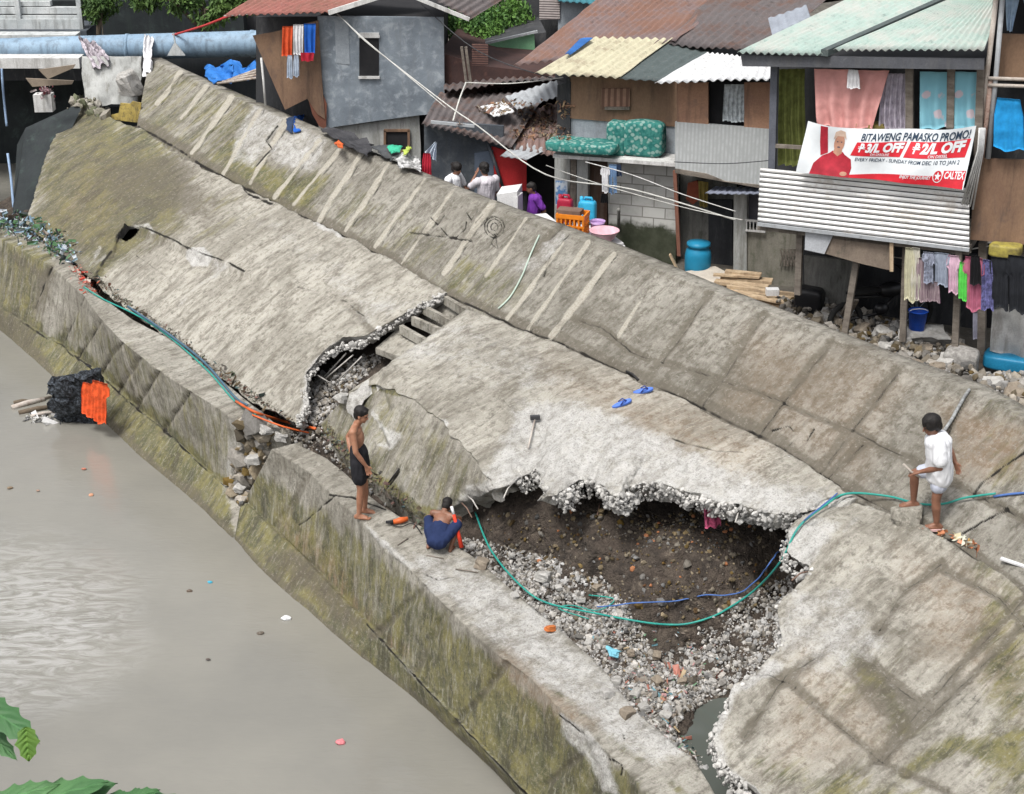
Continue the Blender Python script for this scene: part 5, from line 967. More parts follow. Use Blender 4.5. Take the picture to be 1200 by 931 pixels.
# ------------------------------------------------------------------ hoses, ropes, cables
HG = M('green_hose_plastic', (.03, .30, .24, 1), (.02, .22, .20, 1), 5, .45, bump=0); HB = M('blue_rope_plastic', (.07, .15, .40, 1), None, 5, .5, bump=0); HO = M('orange_pipe', (.60, .12, .03, 1), None, 5, .45, bump=0)
hose('green_hose', [(557,606),(575,650),(608,690),(640,712),(700,725),(730,731),(760,736),(785,738),(805,737),(828,731),(848,722),(884,692,2.0),(915,658,2.7),(935,625),(965,600),(992,585),(1040,588),(1075,597),(1105,597),(1130,590),(1166,585)], .0135, HG, 'long green hose looping from the hollow up past the boy', lift=.07)
hose('blue_hose', [(1164,585),(1185,582),(1210,580),(1260,576)], .014, HB, 'blue hose continuing the green one to the right edge')
hose('blue_rope', [(700,722),(750,718),(795,716),(822,710),(862,695,1.9),(890,677,2.2),(905,658,2.5),(920,646),(945,622),(980,590)], .009, HB, 'thin blue and grey rope above the green hose over the hollow', 'rope', lift=.14, jit=.04)
hose('rope', [(690,700),(720,705),(700,718),(670,712),(655,716),(690,728)], .008, HG, 'tangled thin green cord on the gravel', 'cord')
hose('green_hose', [(98,338),(120,352),(165,374),(205,402),(245,438),(275,472),(300,488)], .014, HG, 'thin green hose lying in the crease of the left ledge')
hose('dark_blue_pipe', [(150,362),(200,396),(240,428),(275,468),(290,478)], .02, M('slate_blue_pipe', (.07, .13, .19, 1), None, 5, .5, bump=0), 'slate blue pipe lying in the crease of the left ledge', 'pipe', .045)
hose('orange_pipe', [(277,474),(300,487),(335,498),(370,506)], .022, HO, 'orange pipe ending at the gap below the left slab', 'pipe', .05)
hose('orange_pipe', [(296,490),(330,503),(362,511)], .014, HO, 'second thinner orange pipe just below the first', 'pipe', .05)
hose('white_hose', [(632,278),(622,300),(612,325),(598,350),(584,364)], .014, M('pale_green_hose', (.45, .55, .48, 1), None, 5, .5, bump=0), 'pale hose hanging down the concrete wall')
hose('rag_rope', [(1135,458),(1125,475),(1112,498),(1104,515)], .022, M('grey_rag_rope', (.38, .40, .40, 1), (.15, .15, .15, 1), 14, .8), 'grey rag rope lying down the seam behind the boy', 'rope', jit=.03)
CW = M('white_cable', (.55, .55, .52, 1), None, 5, .6, bump=0); CR = M('red_cord', (.5, .05, .05, 1), None, 5, .6, bump=0)
wires = [('white_cable', [(262,19,33.0),(330,14,33.0),(384,10,32.5),(430,50,31.5),(520,120,30),(560,148,29.3),(640,205,28.2),(740,222,27),(862,258,25.6)], .013, CW, 'thick white cable swooping from the red roof past the grey house'),
 ('white_cable', [(388,10,32.3),(434,52,31.3),(522,126,29.8)], .008, CW, 'thinner white cable beside the thick one'),
 ('white_cable', [(640,160+34,28),(700,215,27.2),(800,243,26),(870,258,25)], .007, CW, 'white clothes line stretched before the block wall'),
 ('white_cable', [(686,190,27),(740,205,26.5),(800,228,26),(862,248,25.5)], .008, WHITEP, 'upper white clothes line before the block wall'),
 ('white_cable', [(545,97,30.5),(600,98,30),(660,91,29.5)], .011, CW, 'white pipe along the rusty roof edge'), ('white_cable', [(546,97,30.5),(538,118,30),(531,142,29.6)], .016, CW, 'white pipe slanting down beside the rusty roof'),
 ('black_cable', [(480,-8,33),(560,60,31),(660,96,29.5)], .010, DARKW, 'thin black cable crossing before the green tarpaulin'),
 ('clothes_line', [(935,270,24.3),(985,285,24),(1050,302,23.6),(1100,300,23.2),(1145,291,22.9),(1200,282,22.5)], .010, CW, 'clothes line below the ribbed balcony rail'),
 ('red_cord', [(165,50,39),(200,42,38.5),(240,30,37),(275,17,36),(310,12,35)], .03, CR, 'red cord running from the pipe to the red roof'),
 ('blue_cable', [(2,80,39),(4,110,39),(8,148,39)], .03, M('pale_blue_cable', (.3, .42, .6, 1), None, 5, .6, bump=0), 'upper pale blue cable hanging below the bridge'),
 ('blue_cable', [(9,180,36),(13,210,36),(16,244,36)], .03, M('pale_blue_cable2', (.3, .42, .6, 1), None, 5, .6, bump=0), 'lower pale blue cable hanging at the left edge'),
 ('wire', [(790,190,25.5),(850,192,25),(905,188,24.5)], .007, DARKW, 'thin dark wire across the pale overhang')]
for nm, pts, r, m_, lb in wires: tag(MB().tube(path(pts), r, 6).build(nm, m_, None, True), lb, 'cable')
# ------------------------------------------------------------------ top left: bridge, pipe, pier, rags
br = empty('footbridge', WZ(40, 60, 41)*[1, 1, 0]+[0, 0, 3.2], 'low white-beamed bridge crossing at the upper left behind the blue pipe', 'bridge')
def hbeam(x0, x1, y, Z, h_, dep, mat, name, parent=br):
    A, B = WZ(x0, y, Z), WZ(x1, y, Z); B[2] = A[2]; B[1] = A[1]; return MB().box((A+B)/2, (B-A)/2, np.array([0, dep/2, 0]), np.array([0, 0, h_/2])).build(name, mat, parent)
BWH = M('bridge_pale_paint', (.58, .60, .60, 1), (.40, .43, .44, 1), 2, .8, (.25, .25, .23, 1), .33)
for y, h_ in ((4, .12), (12, .16), (20, .10), (28, .26)): hbeam(-260, 95 if y > 4 else 60, y, 42, h_, .2, BWH, 'rail_beam')
for x in (22, -60, -140, 94): A = WZ(x, 18, 41.9); MB().box(A, [.06, 0, 0], [0, .08, 0], [0, 0, .45]).build('rail_post', BWH, br)
hbeam(-260, 110, 37, 42.5, .3, 1.5, TIN_BLUE, 'deck_side'); hbeam(-260, 92, 45, 41.5, .25, .5, BWH, 'edge_beam'); hbeam(-260, 96, 72, 38.2, .24, .5, WHITEP, 'lower_beam')
A = WZ(-80, 50, 46); MB().box(A+[0, 1.5, -.2], [9.5, 0, 0], [0, 4.5, 0], [0, 0, .25]).build('deck', DARKW, br)
A = WZ(-60, 150, 41.8); tag(MB().box([A[0]-3, 45, 1.9], [10.2, 0, 0], [0, .3, 0], [0, 0, 2.6]).build('abutment_wall', M('painted_shade_black', (.028, .034, .037, 1), (.012, .016, .018, 1), .7, .8, (.05, .07, .065, 1), .35, .3), None), 'wall under the bridge with the shadow painted into its near-black colour', 'wall')  # shadow under the bridge painted as near-black wall colour
pip = MB(); PB = M('pale_blue_pipe_paint', (.27, .38, .49, 1), (.21, .31, .42, 1), 1.2, .6, (.13, .17, .21, 1), .38, .1)
PT = [WZ(-300, 64, 39.5), WZ(0, 60, 39), WZ(100, 57, 38.8), WZ(200, 54, 38.6), WZ(300, 51, 38.4), WZ(330, 50, 38.4)]
pipe = empty('water_pipe', PT[2], 'large pale blue water pipe spanning the upper left corner', 'pipe'); MB().tube(PT, .30, 24).build('pipe_body', PB, pipe, True)
for x in (150, 296): A = WZ(x, 56 if x < 200 else 51.5, 38.7); MB().tube([A-[.04, 0, 0], A+[.04, 0, 0]], .325, 24).build('flange', PB, pipe, True)
A = WZ(205, 60, 38.0); mesh('bracket', [A+[-.18, -.05, -.1], A+[.24, -.05, -.1], A+[.02, -.05, .22], A+[-.18, .0, -.1], A+[.24, .0, -.1], A+[.02, .0, .22]], [(0, 1, 2), (5, 4, 3), (0, 3, 4, 1), (1, 4, 5, 2), (2, 5, 3, 0)], BWH, pipe)
MB().tube([A+[.02, 0, .2], A+[0, 0, .42]], .02, 6).build('bracket_rod', BWH, pipe)
pr = [W(x, y, 2.9) for x, y in [(97,128),(165,128)]]; PC = WZ(130, 92, 38.1)
pg = mesh('bridge_pier', *(lambda G: (G.reshape(-1, 3)+np.stack([fbm(G.reshape(-1, 3)+k, 1.5, 4) for k in range(3)], -1)*.09, grid_faces(*G.shape[:2])))(np.concatenate([quadgrid(WZ(97,66,38.0), WZ(166,66,38.0), WZ(163,124,38.0), WZ(99,124,38.0), 40, 30), quadgrid(WZ(166,66,38.0), WZ(166,66,38.0)+[0, 1.6, 0], WZ(163,124,38.0)+[0, 1.6, 0], WZ(163,124,38.0), 12, 30)], 0)), PLASTER, None, True)
tag(pg, 'stained grey concrete pier under the blue pipe, next to the wall end', 'pier')
A = WZ(152, 102, 37.6); rock('concrete_chunk', A, .36, RK, 'rough concrete stump leaning beside the pier', None, 'concrete chunk', 71, (.8, .6, 1.1))
# dark sheet as painted shade left of the mossy slab, and boards under the bridge
tag(mesh('dark_shade_sheet', [WZ(30,150,37), WZ(100,118,37), WZ(60,200,36), WZ(28,262,35.5), WZ(14,262,35.5), WZ(20,170,37.5)], [(0, 1, 2, 3), (0, 3, 4, 5)], bpy.data.materials['painted_shade_black']), 'dark sheet as painted shade between the bridge and the mossy slab', 'wall')
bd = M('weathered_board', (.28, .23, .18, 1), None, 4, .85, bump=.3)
for i, pts in enumerate([[(45,82),(88,76),(86,80),(56,93)], [(30,92),(86,95),(84,99),(38,102)]]):
    tag(prism(FP(60, 140, 2.9, 0), pts, .05, 2.0-i*.2, 'plank', bd), ['tilted brown board hanging below the lower bridge beam', 'flat brown board just under the tilted one below the bridge'][i], 'board')
bx = MB().box(WZ(52, 120, 37.2), [.2, .02, 0], [0, .14, 0], [0, 0, .2]).build('white_box', WHITEP); tag(bx, 'small white box with red rags at the edge of the shadow under the bridge', 'box')
strip([(45,112),(60,110)], 1, 2, 0, 'x', '') if False else None
tag(scatter('rags', WZ(53, 109, 37.1)+rng.normal(0, .1, (70, 3)), rng.uniform(.04, .09, 70), np.array([(.3, .08, .1), (.4, .25, .28), (.5, .45, .45)])[rng.integers(0, 3, 70)], VCOL, kind='chip'), 'heap of dull red rags on the white box', 'rags')
yb = prism(FP(150, 145, 3.2, 14), [(130,135),(139,133),(141,121),(152,122),(155,119),(165,121),(164,144),(152,143),(131,140)], .04, 0, 'yellow_board', M('yellow_board_paint', (.52, .40, .12, 1), (.40, .30, .08, 1), 5, .75, (.12, .10, .06, 1), .42, .2)); tag(yb, 'torn yellow board standing at the top corner of the mossy slab', 'board')
strip([(90,120),(105,124),(122,132)], 160, 3.5, .02, 'rubble', 'broken stones along the top corner of the mossy slab', (1.8, .03, .02), np.array([(.3,.28,.24),(.2,.19,.15),(.4,.38,.34),(.15,.16,.1)]), kind='rock', mat=VCOL)
def rag(name, corners, mat, label, fold=.08, cat='cloth', nu=24, nv=20, seed=0, group=None):
    A, B, Cc, D = [WZ(*q_) if len(q_) == 3 else hit(*q_, .04) for q_ in corners]; G = quadgrid(A, B, Cc, D, nu, nv); P = G.reshape(-1, 3)
    G = G+np.stack([fbm(P*1.0+seed+k*5, 4, 4) for k in range(3)], -1).reshape(G.shape)*fold*1.3; h = fold*.7*np.sin(np.linspace(0, 15, nu))[:, None]*np.ones((1, nv))
    return tag(sheet_mesh(name, G, h, mat, None, .012), label, cat, group)
rag('rag', [(90,45,38.3),(110,48,38.3),(128,72,37.9),(110,82,37.9)], F1('speckled_rag', (.55, .5, .55, 1), m2=.3, sc=12), 'speckled rag draped over the pipe above the pier', .1)
rag('rag', [(168,42,38.3),(180,44,38.3),(178,80,37.6),(168,92,37.8)], fab('white', (.68, .68, .7, 1)), 'long white rag hanging from the pipe onto the wall end', .06, seed=3)
rag('tarpaulin', [(238,80,36.5),(304,74,35.6),(306,88,35.0),(250,98,35.6)], F1('bright_blue_tarp', (.03, .17, .52, 1), rough=.5), 'crumpled bright blue tarpaulin behind the crest left of the red-roofed house', .12, 'tarpaulin', seed=4)
for i in range(5): MB().tube([WZ(252+i*4, 97-i, 35.3), WZ(310, 88-i*3, 34.6)], .03, 6).build('plank', WOODP, None) and tag(bpy.data.objects[-1], None) if False else None
pl = []
for i in range(4):
    o = MB().tube([WZ(255+i*6, 98-i*2, 35.2), WZ(312, 90-i*4, 34.4)], .03, 6).build('bamboo_pole', WOODP, None, True); tag(o, 'thin pale pole lying by the blue tarpaulin behind the crest', 'pole', 'poles by the blue tarpaulin')
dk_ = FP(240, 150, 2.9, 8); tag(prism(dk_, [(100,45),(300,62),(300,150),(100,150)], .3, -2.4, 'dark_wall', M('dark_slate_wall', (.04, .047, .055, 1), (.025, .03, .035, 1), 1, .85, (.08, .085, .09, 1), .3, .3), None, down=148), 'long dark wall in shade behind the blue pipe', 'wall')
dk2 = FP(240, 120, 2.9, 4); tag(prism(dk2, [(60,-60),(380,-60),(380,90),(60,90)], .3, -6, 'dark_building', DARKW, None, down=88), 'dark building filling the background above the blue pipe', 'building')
for i, (x0, x1, y) in enumerate([(120,135,8),(157,175,8),(178,192,7),(196,210,7),(118,135,2)]): tag(prism(dk2, rect(x0, y, x1, y+2.5), .1, -5.5, 'light_strip', WHITEP), 'short pale strip on the dark building behind the pipe', 'strip', 'pale strips on the dark building')
# ------------------------------------------------------------------ trees behind
def leafmat(name, a, b): 
    q = NB(name); q.b.inputs['Subsurface Weight'].default_value = 0; c = q.mix(q.ramp(q.noise(q.coord(), 2.2, 4, .6), .35, .65), a, b); c = q.mix(.5, c, q.attr('tint').outputs['Color'], 'MULTIPLY'); return q.fin(c, .6, 0, .3)
LF = leafmat('dark_leaves', (.10, .17, .045, 1), (.045, .09, .03, 1)); LF2 = leafmat('bright_leaves', (.11, .22, .05, 1), (.05, .12, .04, 1)); BARK = M('bark', (.14, .11, .08, 1), None, 6, .9, bump=.6)
def tree(base, blobs, N, mat, label, leaf=.09, seed=1, droop=0, tk=1.0):
    t = empty('tree', base, label, 'tree'); r_ = np.random.default_rng(seed); m = MB(); top = np.mean([b[0] for b in blobs], 0); m.tube([base, (np.array(base)+top)/2+[.15, 0, 0], top], [.16*tk, .12*tk, .06*tk], 9)
    for c_, R_ in blobs: m.tube([(np.array(base)*.4+top*.6), (top+c_)/2+[0, 0, -.1], c_], [.06, .04, .015], 6)
    m.build('trunk', BARK, t, True); V = []; Fc = []; Cc = []; k = 0
    for c_, R_ in blobs:
        n_ = int(N/len(blobs)); d = r_.normal(size=(n_, 3)); d /= np.linalg.norm(d, axis=1)[:, None]; p = c_+d*np.array(R_)*(r_.random((n_, 1))**.4); keep = fbm(p+seed, 1.8, 3) > -.12; p = p[keep]
        for q_ in p:
            R3 = rotm(*r_.uniform(0, 6.28, 3)); l = leaf*r_.uniform(.6, 1.3); v = np.array([(0, 0, 0), (.35, .5, .12), (0, 1.25, 0), (-.35, .5, .12)])*l
            v = v@R3.T; v[:, 2] -= droop*np.linalg.norm(v, axis=1); V.append(v+q_); Fc.append((k, k+1, k+2, k+3)); k += 4; Cc.append(np.tile(np.array([1, 1, .8])*r_.uniform(.5, 1.5), (4, 1)))
    mesh('crown', np.concatenate(V), Fc, mat, t, False, {'tint': np.concatenate(Cc)}); return t
def tb(x, y, Z, *R_): return (WZ(x, y, Z), R_)
tree(W(560, 130, 2.9)*[1, 1, 1], [tb(575, 5, 36, .9, .7, .6), tb(555, 30, 35.5, .75, .5, .5), tb(595, 25, 36, .6, .5, .5), tb(540, -10, 36, .8, .6, .6), tb(535, 12, 36.2, .6, .4, .6), tb(565, 42, 35.2, .5, .4, .3)], 11000, LF2, 'leafy green tree hanging over the green tarpaulin wall', .085, 3)
tree(W(250, 100, 2.9), [tb(235, 2, 41, .6, .4, .35), tb(265, 4, 41, .5, .4, .4), tb(290, -4, 41, .6, .4, .4), tb(215, -5, 41, .6, .4, .5), tb(245, 12, 40.8, .5, .3, .4), tb(170, -6, 41, .5, .4, .4)], 6500, LF, 'drooping dark foliage behind the pipe near the red roof', .1, 5, .4, .06)
tree(W(112, 100, 2.9), [tb(112, 4, 42, .5, .4, .5), tb(122, -8, 42, .6, .4, .6), tb(118, 12, 41.8, .4, .3, .4)], 3800, LF, 'small dark green tree at the end of the bridge rails', .09, 6, 0, .08)
# ------------------------------------------------------------------ things in the yard behind the wall
def ybase(x, y, z=2.95): return W(x, y, z)
def bar(a, b, wd, ht, m=None): a = np.asarray(a, float); b = np.asarray(b, float); d = b-a; L = np.linalg.norm(d); d /= L; s_ = np.cross(d, [0, 0, 1]); s_ /= np.linalg.norm(s_)+1e-9; return (m or MB()).box((a+b)/2, d*L/2, s_*wd/2, np.cross(s_, d)*ht/2)
BLP = F1('teal_blue_drum_plastic', (.02, .22, .38, 1), rough=.4, m2=.8, bump=.05, sc=3); BLB = F1('blue_bucket_plastic', (.01, .08, .50, 1), rough=.4, bump=0)
p = ybase(817, 322); bb = empty('plastic_drum', p, 'teal blue plastic drum standing against the dark wall near the lumber', 'drum')
MB().lathe(p, [(0, 0), (.19, 0), (.22, .1), (.225, .35), (.205, .44), (.15, .5), (.15, .53), (0, .53)], 20).build('drum_body', BLP, bb, True)
MB().lathe(p+[0, 0, .5], [(.17, 0), (.20, .02), (.20, .07), (0, .09)], 20).build('lid', BLP, bb, True)
lum = 'sawn boards in the lumber pile'
for i, (a, b, z, wd, ht) in enumerate([((803,352),(902,372),3.0,.22,.05),((842,338),(935,352),3.02,.3,.12),((845,325),(905,330),3.18,.2,.05),((838,330),(900,337),3.16,.16,.05),((850,318),(892,322),3.28,.12,.04),((840,345),(932,362),3.10,.16,.06),((852,336),(946,347),3.24,.06,.05),((848,340),(925,356),3.2,.14,.03),((860,333),(912,345),3.24,.1,.03),((836,322),(890,325),3.25,.1,.03)]):
    bar(W(*a, z), W(*b, z), wd, ht).build('lumber_board', WOOD); tag(bpy.data.objects[-1] if False else SC.objects[[o.name for o in SC.objects if o.name.startswith('lumber_board')][-1]], 'pale sawn board in the pile behind the wall crest', 'board', lum)
V = np.array([W(782, 322, 3.05), W(838, 312, 3.12), W(872, 330, 3.16), W(858, 348, 3.06), W(826, 338, 3.03)]); tag(mesh('pale_plywood_sheet', np.r_[V, V-[0, 0, .03]], [tuple(range(5)), (9, 8, 7, 6, 5)]+[(i, 5+i, 5+(i+1) % 5, (i+1) % 5) for i in range(5)], M('cream_sheet', (.62, .56, .48, 1), None, 2, .8, bump=.1)), 'cream plywood sheet lying left of the lumber pile', 'sheet')
tag(bar(W(785, 298, 3.35), W(797, 322, 3.0), .09, .03).build('leaning_plank', WOOD), 'short orange-brown plank leaning left of the teal drum', 'plank')
MB().box(W(905, 342, 3.3), [.1, 0, 0], [0, .07, 0], [0, 0, .05]).build('white_container', WHITEM); tag(SC.objects['white_container'], 'small white container on the lumber pile', 'container')
# crates, jugs, basins on the table
tb_ = empty('table', ybase(700, 300), 'low white table with basins just behind the wall crest', 'table')
TT = [W(648, 262, 3.85), W(700, 262, 3.85), W(731, 285, 3.85), W(700, 290, 3.85), W(655, 275, 3.85)]
mesh('tabletop', np.array(TT+[t_-[0, 0, .04] for t_ in TT]), [tuple(range(5)), (9, 8, 7, 6, 5)]+[(i, 5+i, 5+(i+1) % 5, (i+1) % 5) for i in range(5)], WHITEM, tb_)
for t_ in (TT[1], TT[2], TT[4]): MB().tube([t_-[0, 0, .04], t_-[0, -.02, .45], t_-[0, 0, .9]], .025, 6).build('leg', WHITEP, tb_, True)
OR = F1('orange_crate_plastic', (.72, .22, .02, 1), rough=.45, m2=.85, bump=0)
cp = W(671, 274, 3.88); crt = empty('plastic_crate', cp, 'bright orange slotted crate on the table behind the crest', 'crate'); d_, n_ = f2h.d, f2h.n
for zz_, hh_ in ((.03, .03), (.17, .015), (.33, .035)):
    for sx in (-1, 1):
        MB().box(cp+n_*sx*.17+[0, 0, zz_], d_*.23, n_*.012, np.array([0, 0, hh_])).build('rail', OR, crt); MB().box(cp+d_*sx*.23+[0, 0, zz_], d_*.012, n_*.18, np.array([0, 0, hh_])).build('rail', OR, crt)
m_ = MB()
for k in range(7):
    for sx in (-1, 1): m_.box(cp+n_*sx*.168+d_*(-.22+k*.0733)+[0, 0, .18], d_*.014, n_*.009, np.array([0, 0, .17]))
for k in range(5):
    for sx in (-1, 1): m_.box(cp+d_*sx*.228+n_*(-.15+k*.075)+[0, 0, .18], d_*.009, n_*.014, np.array([0, 0, .17]))
m_.build('side_slats', OR, crt); MB().box(cp+[0, 0, .02], d_*.22, n_*.17, np.array([0, 0, .012])).build('bottom', OR, crt)
def jug(x, y, z, w_, h_, mat, label, seed=0):
    P0 = W(x, y, z); j = empty('jerry_can', P0, label, 'jerry can'); C0 = P0+[0, 0, h_/2]; V = []; m_ = MB().ell((0, 0, 0), (1, 1, 1), 20, 12); v = m_.v[0]; v = np.sign(v)*np.abs(v)**.35; v = v[:, :1]*d_*w_/2+v[:, 1:2]*n_*w_*.32+v[:, 2:]*np.array([0, 0, h_*.45])
    mesh('body', v+C0, m_.f, mat, j, True); MB().tube([C0+d_*w_*.3+[0, 0, h_*.42], C0+d_*w_*.22+[0, 0, h_*.56], C0-d_*w_*.12+[0, 0, h_*.56], C0-d_*w_*.2+[0, 0, h_*.42]], .022, 7).build('handle', mat, j, True); MB().lathe(C0-d_*w_*.34+[0, 0, h_*.42], [(.03, 0), (.03, .07), (0, .07)], 10).build('cap', mat, j, True)
jug(662, 262, 3.88, .26, .46, F1('dark_red_plastic', (.35, .02, .05, 1), rough=.4, bump=0), 'dark red jerry can behind the orange crate, left of the blue one'); jug(688, 262, 3.86, .30, .42, F1('sky_blue_plastic', (.04, .38, .62, 1), rough=.4, bump=0), 'sky blue jerry can to the right of the orange crate')
tag(MB().box(W(668, 248, 4.25), d_*.2, n_*.12, np.array([0, 0, .04])).build('brown_tray', M('brown_plastic', (.2, .13, .1, 1), None, 4, .6)), 'brown tray on top of the red jerry can', 'tray')
PKP = F1('pale_pink_plastic', (.70, .42, .48, 1), rough=.4, bump=0); LIL = F1('lilac_plastic', (.48, .32, .58, 1), rough=.4, bump=0)
tag(MB().lathe(W(708, 282, 3.87), [(0, 0), (.12, 0), (.17, .05), (.23, .16), (.25, .17), (.24, .18), (.16, .06), (0, .03)], 22).build('basin', PKP, None, True), 'pale pink plastic basin on the white table', 'basin')
tag(MB().lathe(W(700, 272, 3.9), [(0, 0), (.07, 0), (.11, .05), (.12, .18), (.13, .19), (.1, .1), (0, .05)], 18).build('lilac_bucket', LIL, None, True), 'small lilac tub behind the pink basin', 'tub')
tag(scatter('vegetables', W(694, 279, 3.9)+rng.normal(0, .05, (26, 3))*[1, 1, .3], rng.uniform(.02, .04, 26), np.array([(.1,.08,.1),(.3,.2,.3),(.05,.08,.04)])[rng.integers(0, 3, 26)], VCOL), 'dark clutter beside the basins', None, None, 'stuff')
tag(MB().tube([W(725, 290, 3.0), W(725, 262, 3.6), W(725, 246, 4.0)], .03, 8).build('iron_pipe', GREYC, None, True), 'grey upright pipe right of the pink basin', 'pipe')
tag(prism(FP(600, 290, 2.95, 10), [(582,228),(606,225),(607,255),(585,255)], .5, 1.0, 'washing_machine', WHITEM), 'white washing machine with a dark top beside the person in white', 'washing machine')
wm = SC.objects['washing_machine']; A = FP(600, 290, 2.95, 10); mesh('dark_lid', np.array([A.at(582,227,1.0)+[0,0,.03], A.at(606,224,1.0)+[0,0,.03], A.at(606,224,.55)+[0,0,.03], A.at(582,227,.55)+[0,0,.03], A.at(582,227,1.0), A.at(606,224,1.0), A.at(606,224,.55), A.at(582,227,.55)]), [(0,1,2,3),(7,6,5,4),(0,4,5,1),(1,5,6,2),(2,6,7,3),(3,7,4,0)], DARK, wm)
wpan = (MB().box(W(607, 240, 4.0), d_*.04, n_*.14, np.array([0, 0, .18])).build('whiteboard', WHITEM)); tag(wpan, 'upright white board standing right of the washing machine', 'board')
V = [W(618, 252, 3.95), W(640, 250, 3.95), W(655, 262, 3.95), W(632, 266, 3.95)]; tb2 = empty('table', W(640, 262, 2.95), 'low white table covered with a white sheet in front of the purple-shirted person', 'table')
mesh('tabletop', np.array(V+[t_-[0, 0, .05] for t_ in V]), [(0, 1, 2, 3), (7, 6, 5, 4), (0, 4, 5, 1), (1, 5, 6, 2), (2, 6, 7, 3), (3, 7, 4, 0)], WHITEM, tb2)
for t_ in V: MB().tube([t_-[0, 0, .04], t_-[0, -.01, .5], t_-[0, 0, 1.0]], .025, 6).build('leg', WHITEP, tb2, True)
# laundry before the block wall and under the balcony
garment('hanging_shirt', f2h, 709, 196, 11, 30, fab('white', (.68, .68, .7, 1)), .75, 'white shirt on the line before the brown door', 'clothes before the block wall', 'shirt', 1)
garment('hanging_trousers', f2h, 718, 193, 11, 34, fab('denim_blue', (.16, .26, .42, 1)), .72, 'pale denim trousers hanging beside the white shirt', 'clothes before the block wall', 'trousers', 2)
garment('hanging_shorts', f2h, 725, 193, 7, 14, fab('navy', (.03, .05, .10, 1)), .70, 'small navy shorts at the right end of the line before the blocks', 'clothes before the block wall', 'shorts', 3)
garment('hanging_shorts', f2h, 708, 228, 8, 10, fab('black', (.012, .012, .014, 1)), .3, 'little black cloth hanging low on the brown door', 'clothes before the block wall', 'sleeveless', 3)
gl = 'laundry on the line under the balcony'
strp = F1('striped_fabric', (.45, .38, .38, 1), stripes=(4, (.12, .06, .10, 1))); blu2 = F1('blue_white_print', (.35, .38, .48, 1), m2=.25, sc=22)
LN = [(1066,291,10,62,fab('cream', (.52,.50,.36,1)),'sleeveless','long cream garment at the left end of the clothes line under the balcony'),(1073,291,9,60,fab('pale_cream', (.55,.53,.45,1)),'sleeveless','second long cream garment on the line under the balcony'),
 (1081,303,12,50,strp,'sleeveless','red and white striped garment on the line under the balcony'),(1088,296,13,36,blu2,'shirt','blue and white printed shirt above the striped garments'),(1093,330,13,24,strp,'sleeveless','short striped garment low on the line under the balcony'),
 (1103,297,17,38,F1('grey_blue_shirt', (.30,.34,.42,1)),'shirt','grey-blue shirt with a pale stripe on the line'),(1117,300,13,44,fab('pale_pink', (.62,.42,.52,1)),'shirt','pale pink shirt beside the grey-blue one'),(1129,308,9,44,fab('lime_green', (.12,.62,.10,1)),'sleeveless','bright lime green garment on the line'),
 (1141,302,21,62,fab('rose', (.42,.13,.20,1)),'shirt','large rose pink shirt on the line right of the green garment'),(1143,300,10,34,fab('black', (.012,.012,.014,1)),'sleeveless','black vest hung over the rose pink shirt'),(1157,305,11,58,F1('navy_white_print', (.05,.05,.11,1), m2=3.5, sc=20),'sleeveless','dark printed garment right of the rose shirt'),
 (1172,302,22,60,fab('charcoal', (.02,.022,.027,1)),'shirt','charcoal shirt on the line near the right edge'),(1192,300,22,66,fab('charcoal', (.02,.022,.027,1)),'shirt','second charcoal shirt, at the very right edge')]
for i, (x, y, w_, h_, m_, k_, lb) in enumerate(LN): garment('hanging_garment', f4h, x, y, w_*1.25, h_, m_, .35 if i not in (3, 9) else .42, lb, gl, k_, i)
cloth('towel', f4h, [(1140,366),(1151,366),(1151,398),(1140,398)], fab('dull_lilac', (.36,.36,.44,1)), None, -.3, 2, .02, label='dull lilac towel hanging low behind the post', cat='towel')
# slab with bucket, stone pile, motorcycle
p = W(1098, 394, 3.15); o = mesh('concrete_lump', *(lambda G: (G.reshape(-1, 3)+np.stack([fbm(G.reshape(-1, 3)+k, 2.5, 4) for k in range(3)], -1)*.12, grid_faces(*G.shape[:2])))(np.concatenate([quadgrid(W(1050,384,3.35), W(1105,382,3.35), W(1112,400,3.3), W(1052,398,3.3), 20, 12), quadgrid(W(1052,398,3.3), W(1112,400,3.3), W(1114,425,2.9), W(1052,418,2.9), 20, 12)], 1)), RK, None, True); tag(o, 'lumpy pale cement base under the blue bucket', 'base')
p = W(1074, 386, 3.36); bk_ = empty('bucket', p, 'royal blue bucket on the pale cement base under the laundry', 'bucket'); MB().lathe(p, [(0, 0), (.11, 0), (.135, .28), (.15, .29), (.14, .3), (.12, .1), (0, .03)], 20).build('pail', BLB, bk_, True)
a_ = np.linspace(0, math.pi, 9); MB().tube(np.stack([p[0]+.14*np.cos(a_), np.full(9, p[1]-.03), p[2]+.28+.05*np.sin(a_)], -1), .007, 5).build('handle', WHITEM, bk_, True)
POL = [(905,352),(960,352),(1045,375),(1120,395),(1145,440),(1135,458),(1050,424),(950,385)]
N_ = 5000; XY = np.c_[rng.uniform(900, 1150, N_), rng.uniform(350, 460, N_)]; XY = XY[inpoly(XY, POL)]; Pp = np.array([W(x, y, 3.05+.22*rng.random()) for x, y in XY]); n = len(Pp)
tag(scatter('rubble', Pp, rng.gamma(2, .02, n)+.015, greys(n, .05, .34, .035), VCOL), 'bank of stones, rags and rubbish along the wall crest under the raised house', None, None, 'stuff')
XY = np.c_[rng.uniform(1140, 1230, 900), rng.uniform(436, 500, 900)]; XY = XY[inpoly(XY, [(1140,440),(1230,436),(1230,510),(1200,490),(1150,458)])]; Pp = np.array([W(x, y, 3.1+.2*rng.random()) for x, y in XY]); n = len(Pp)
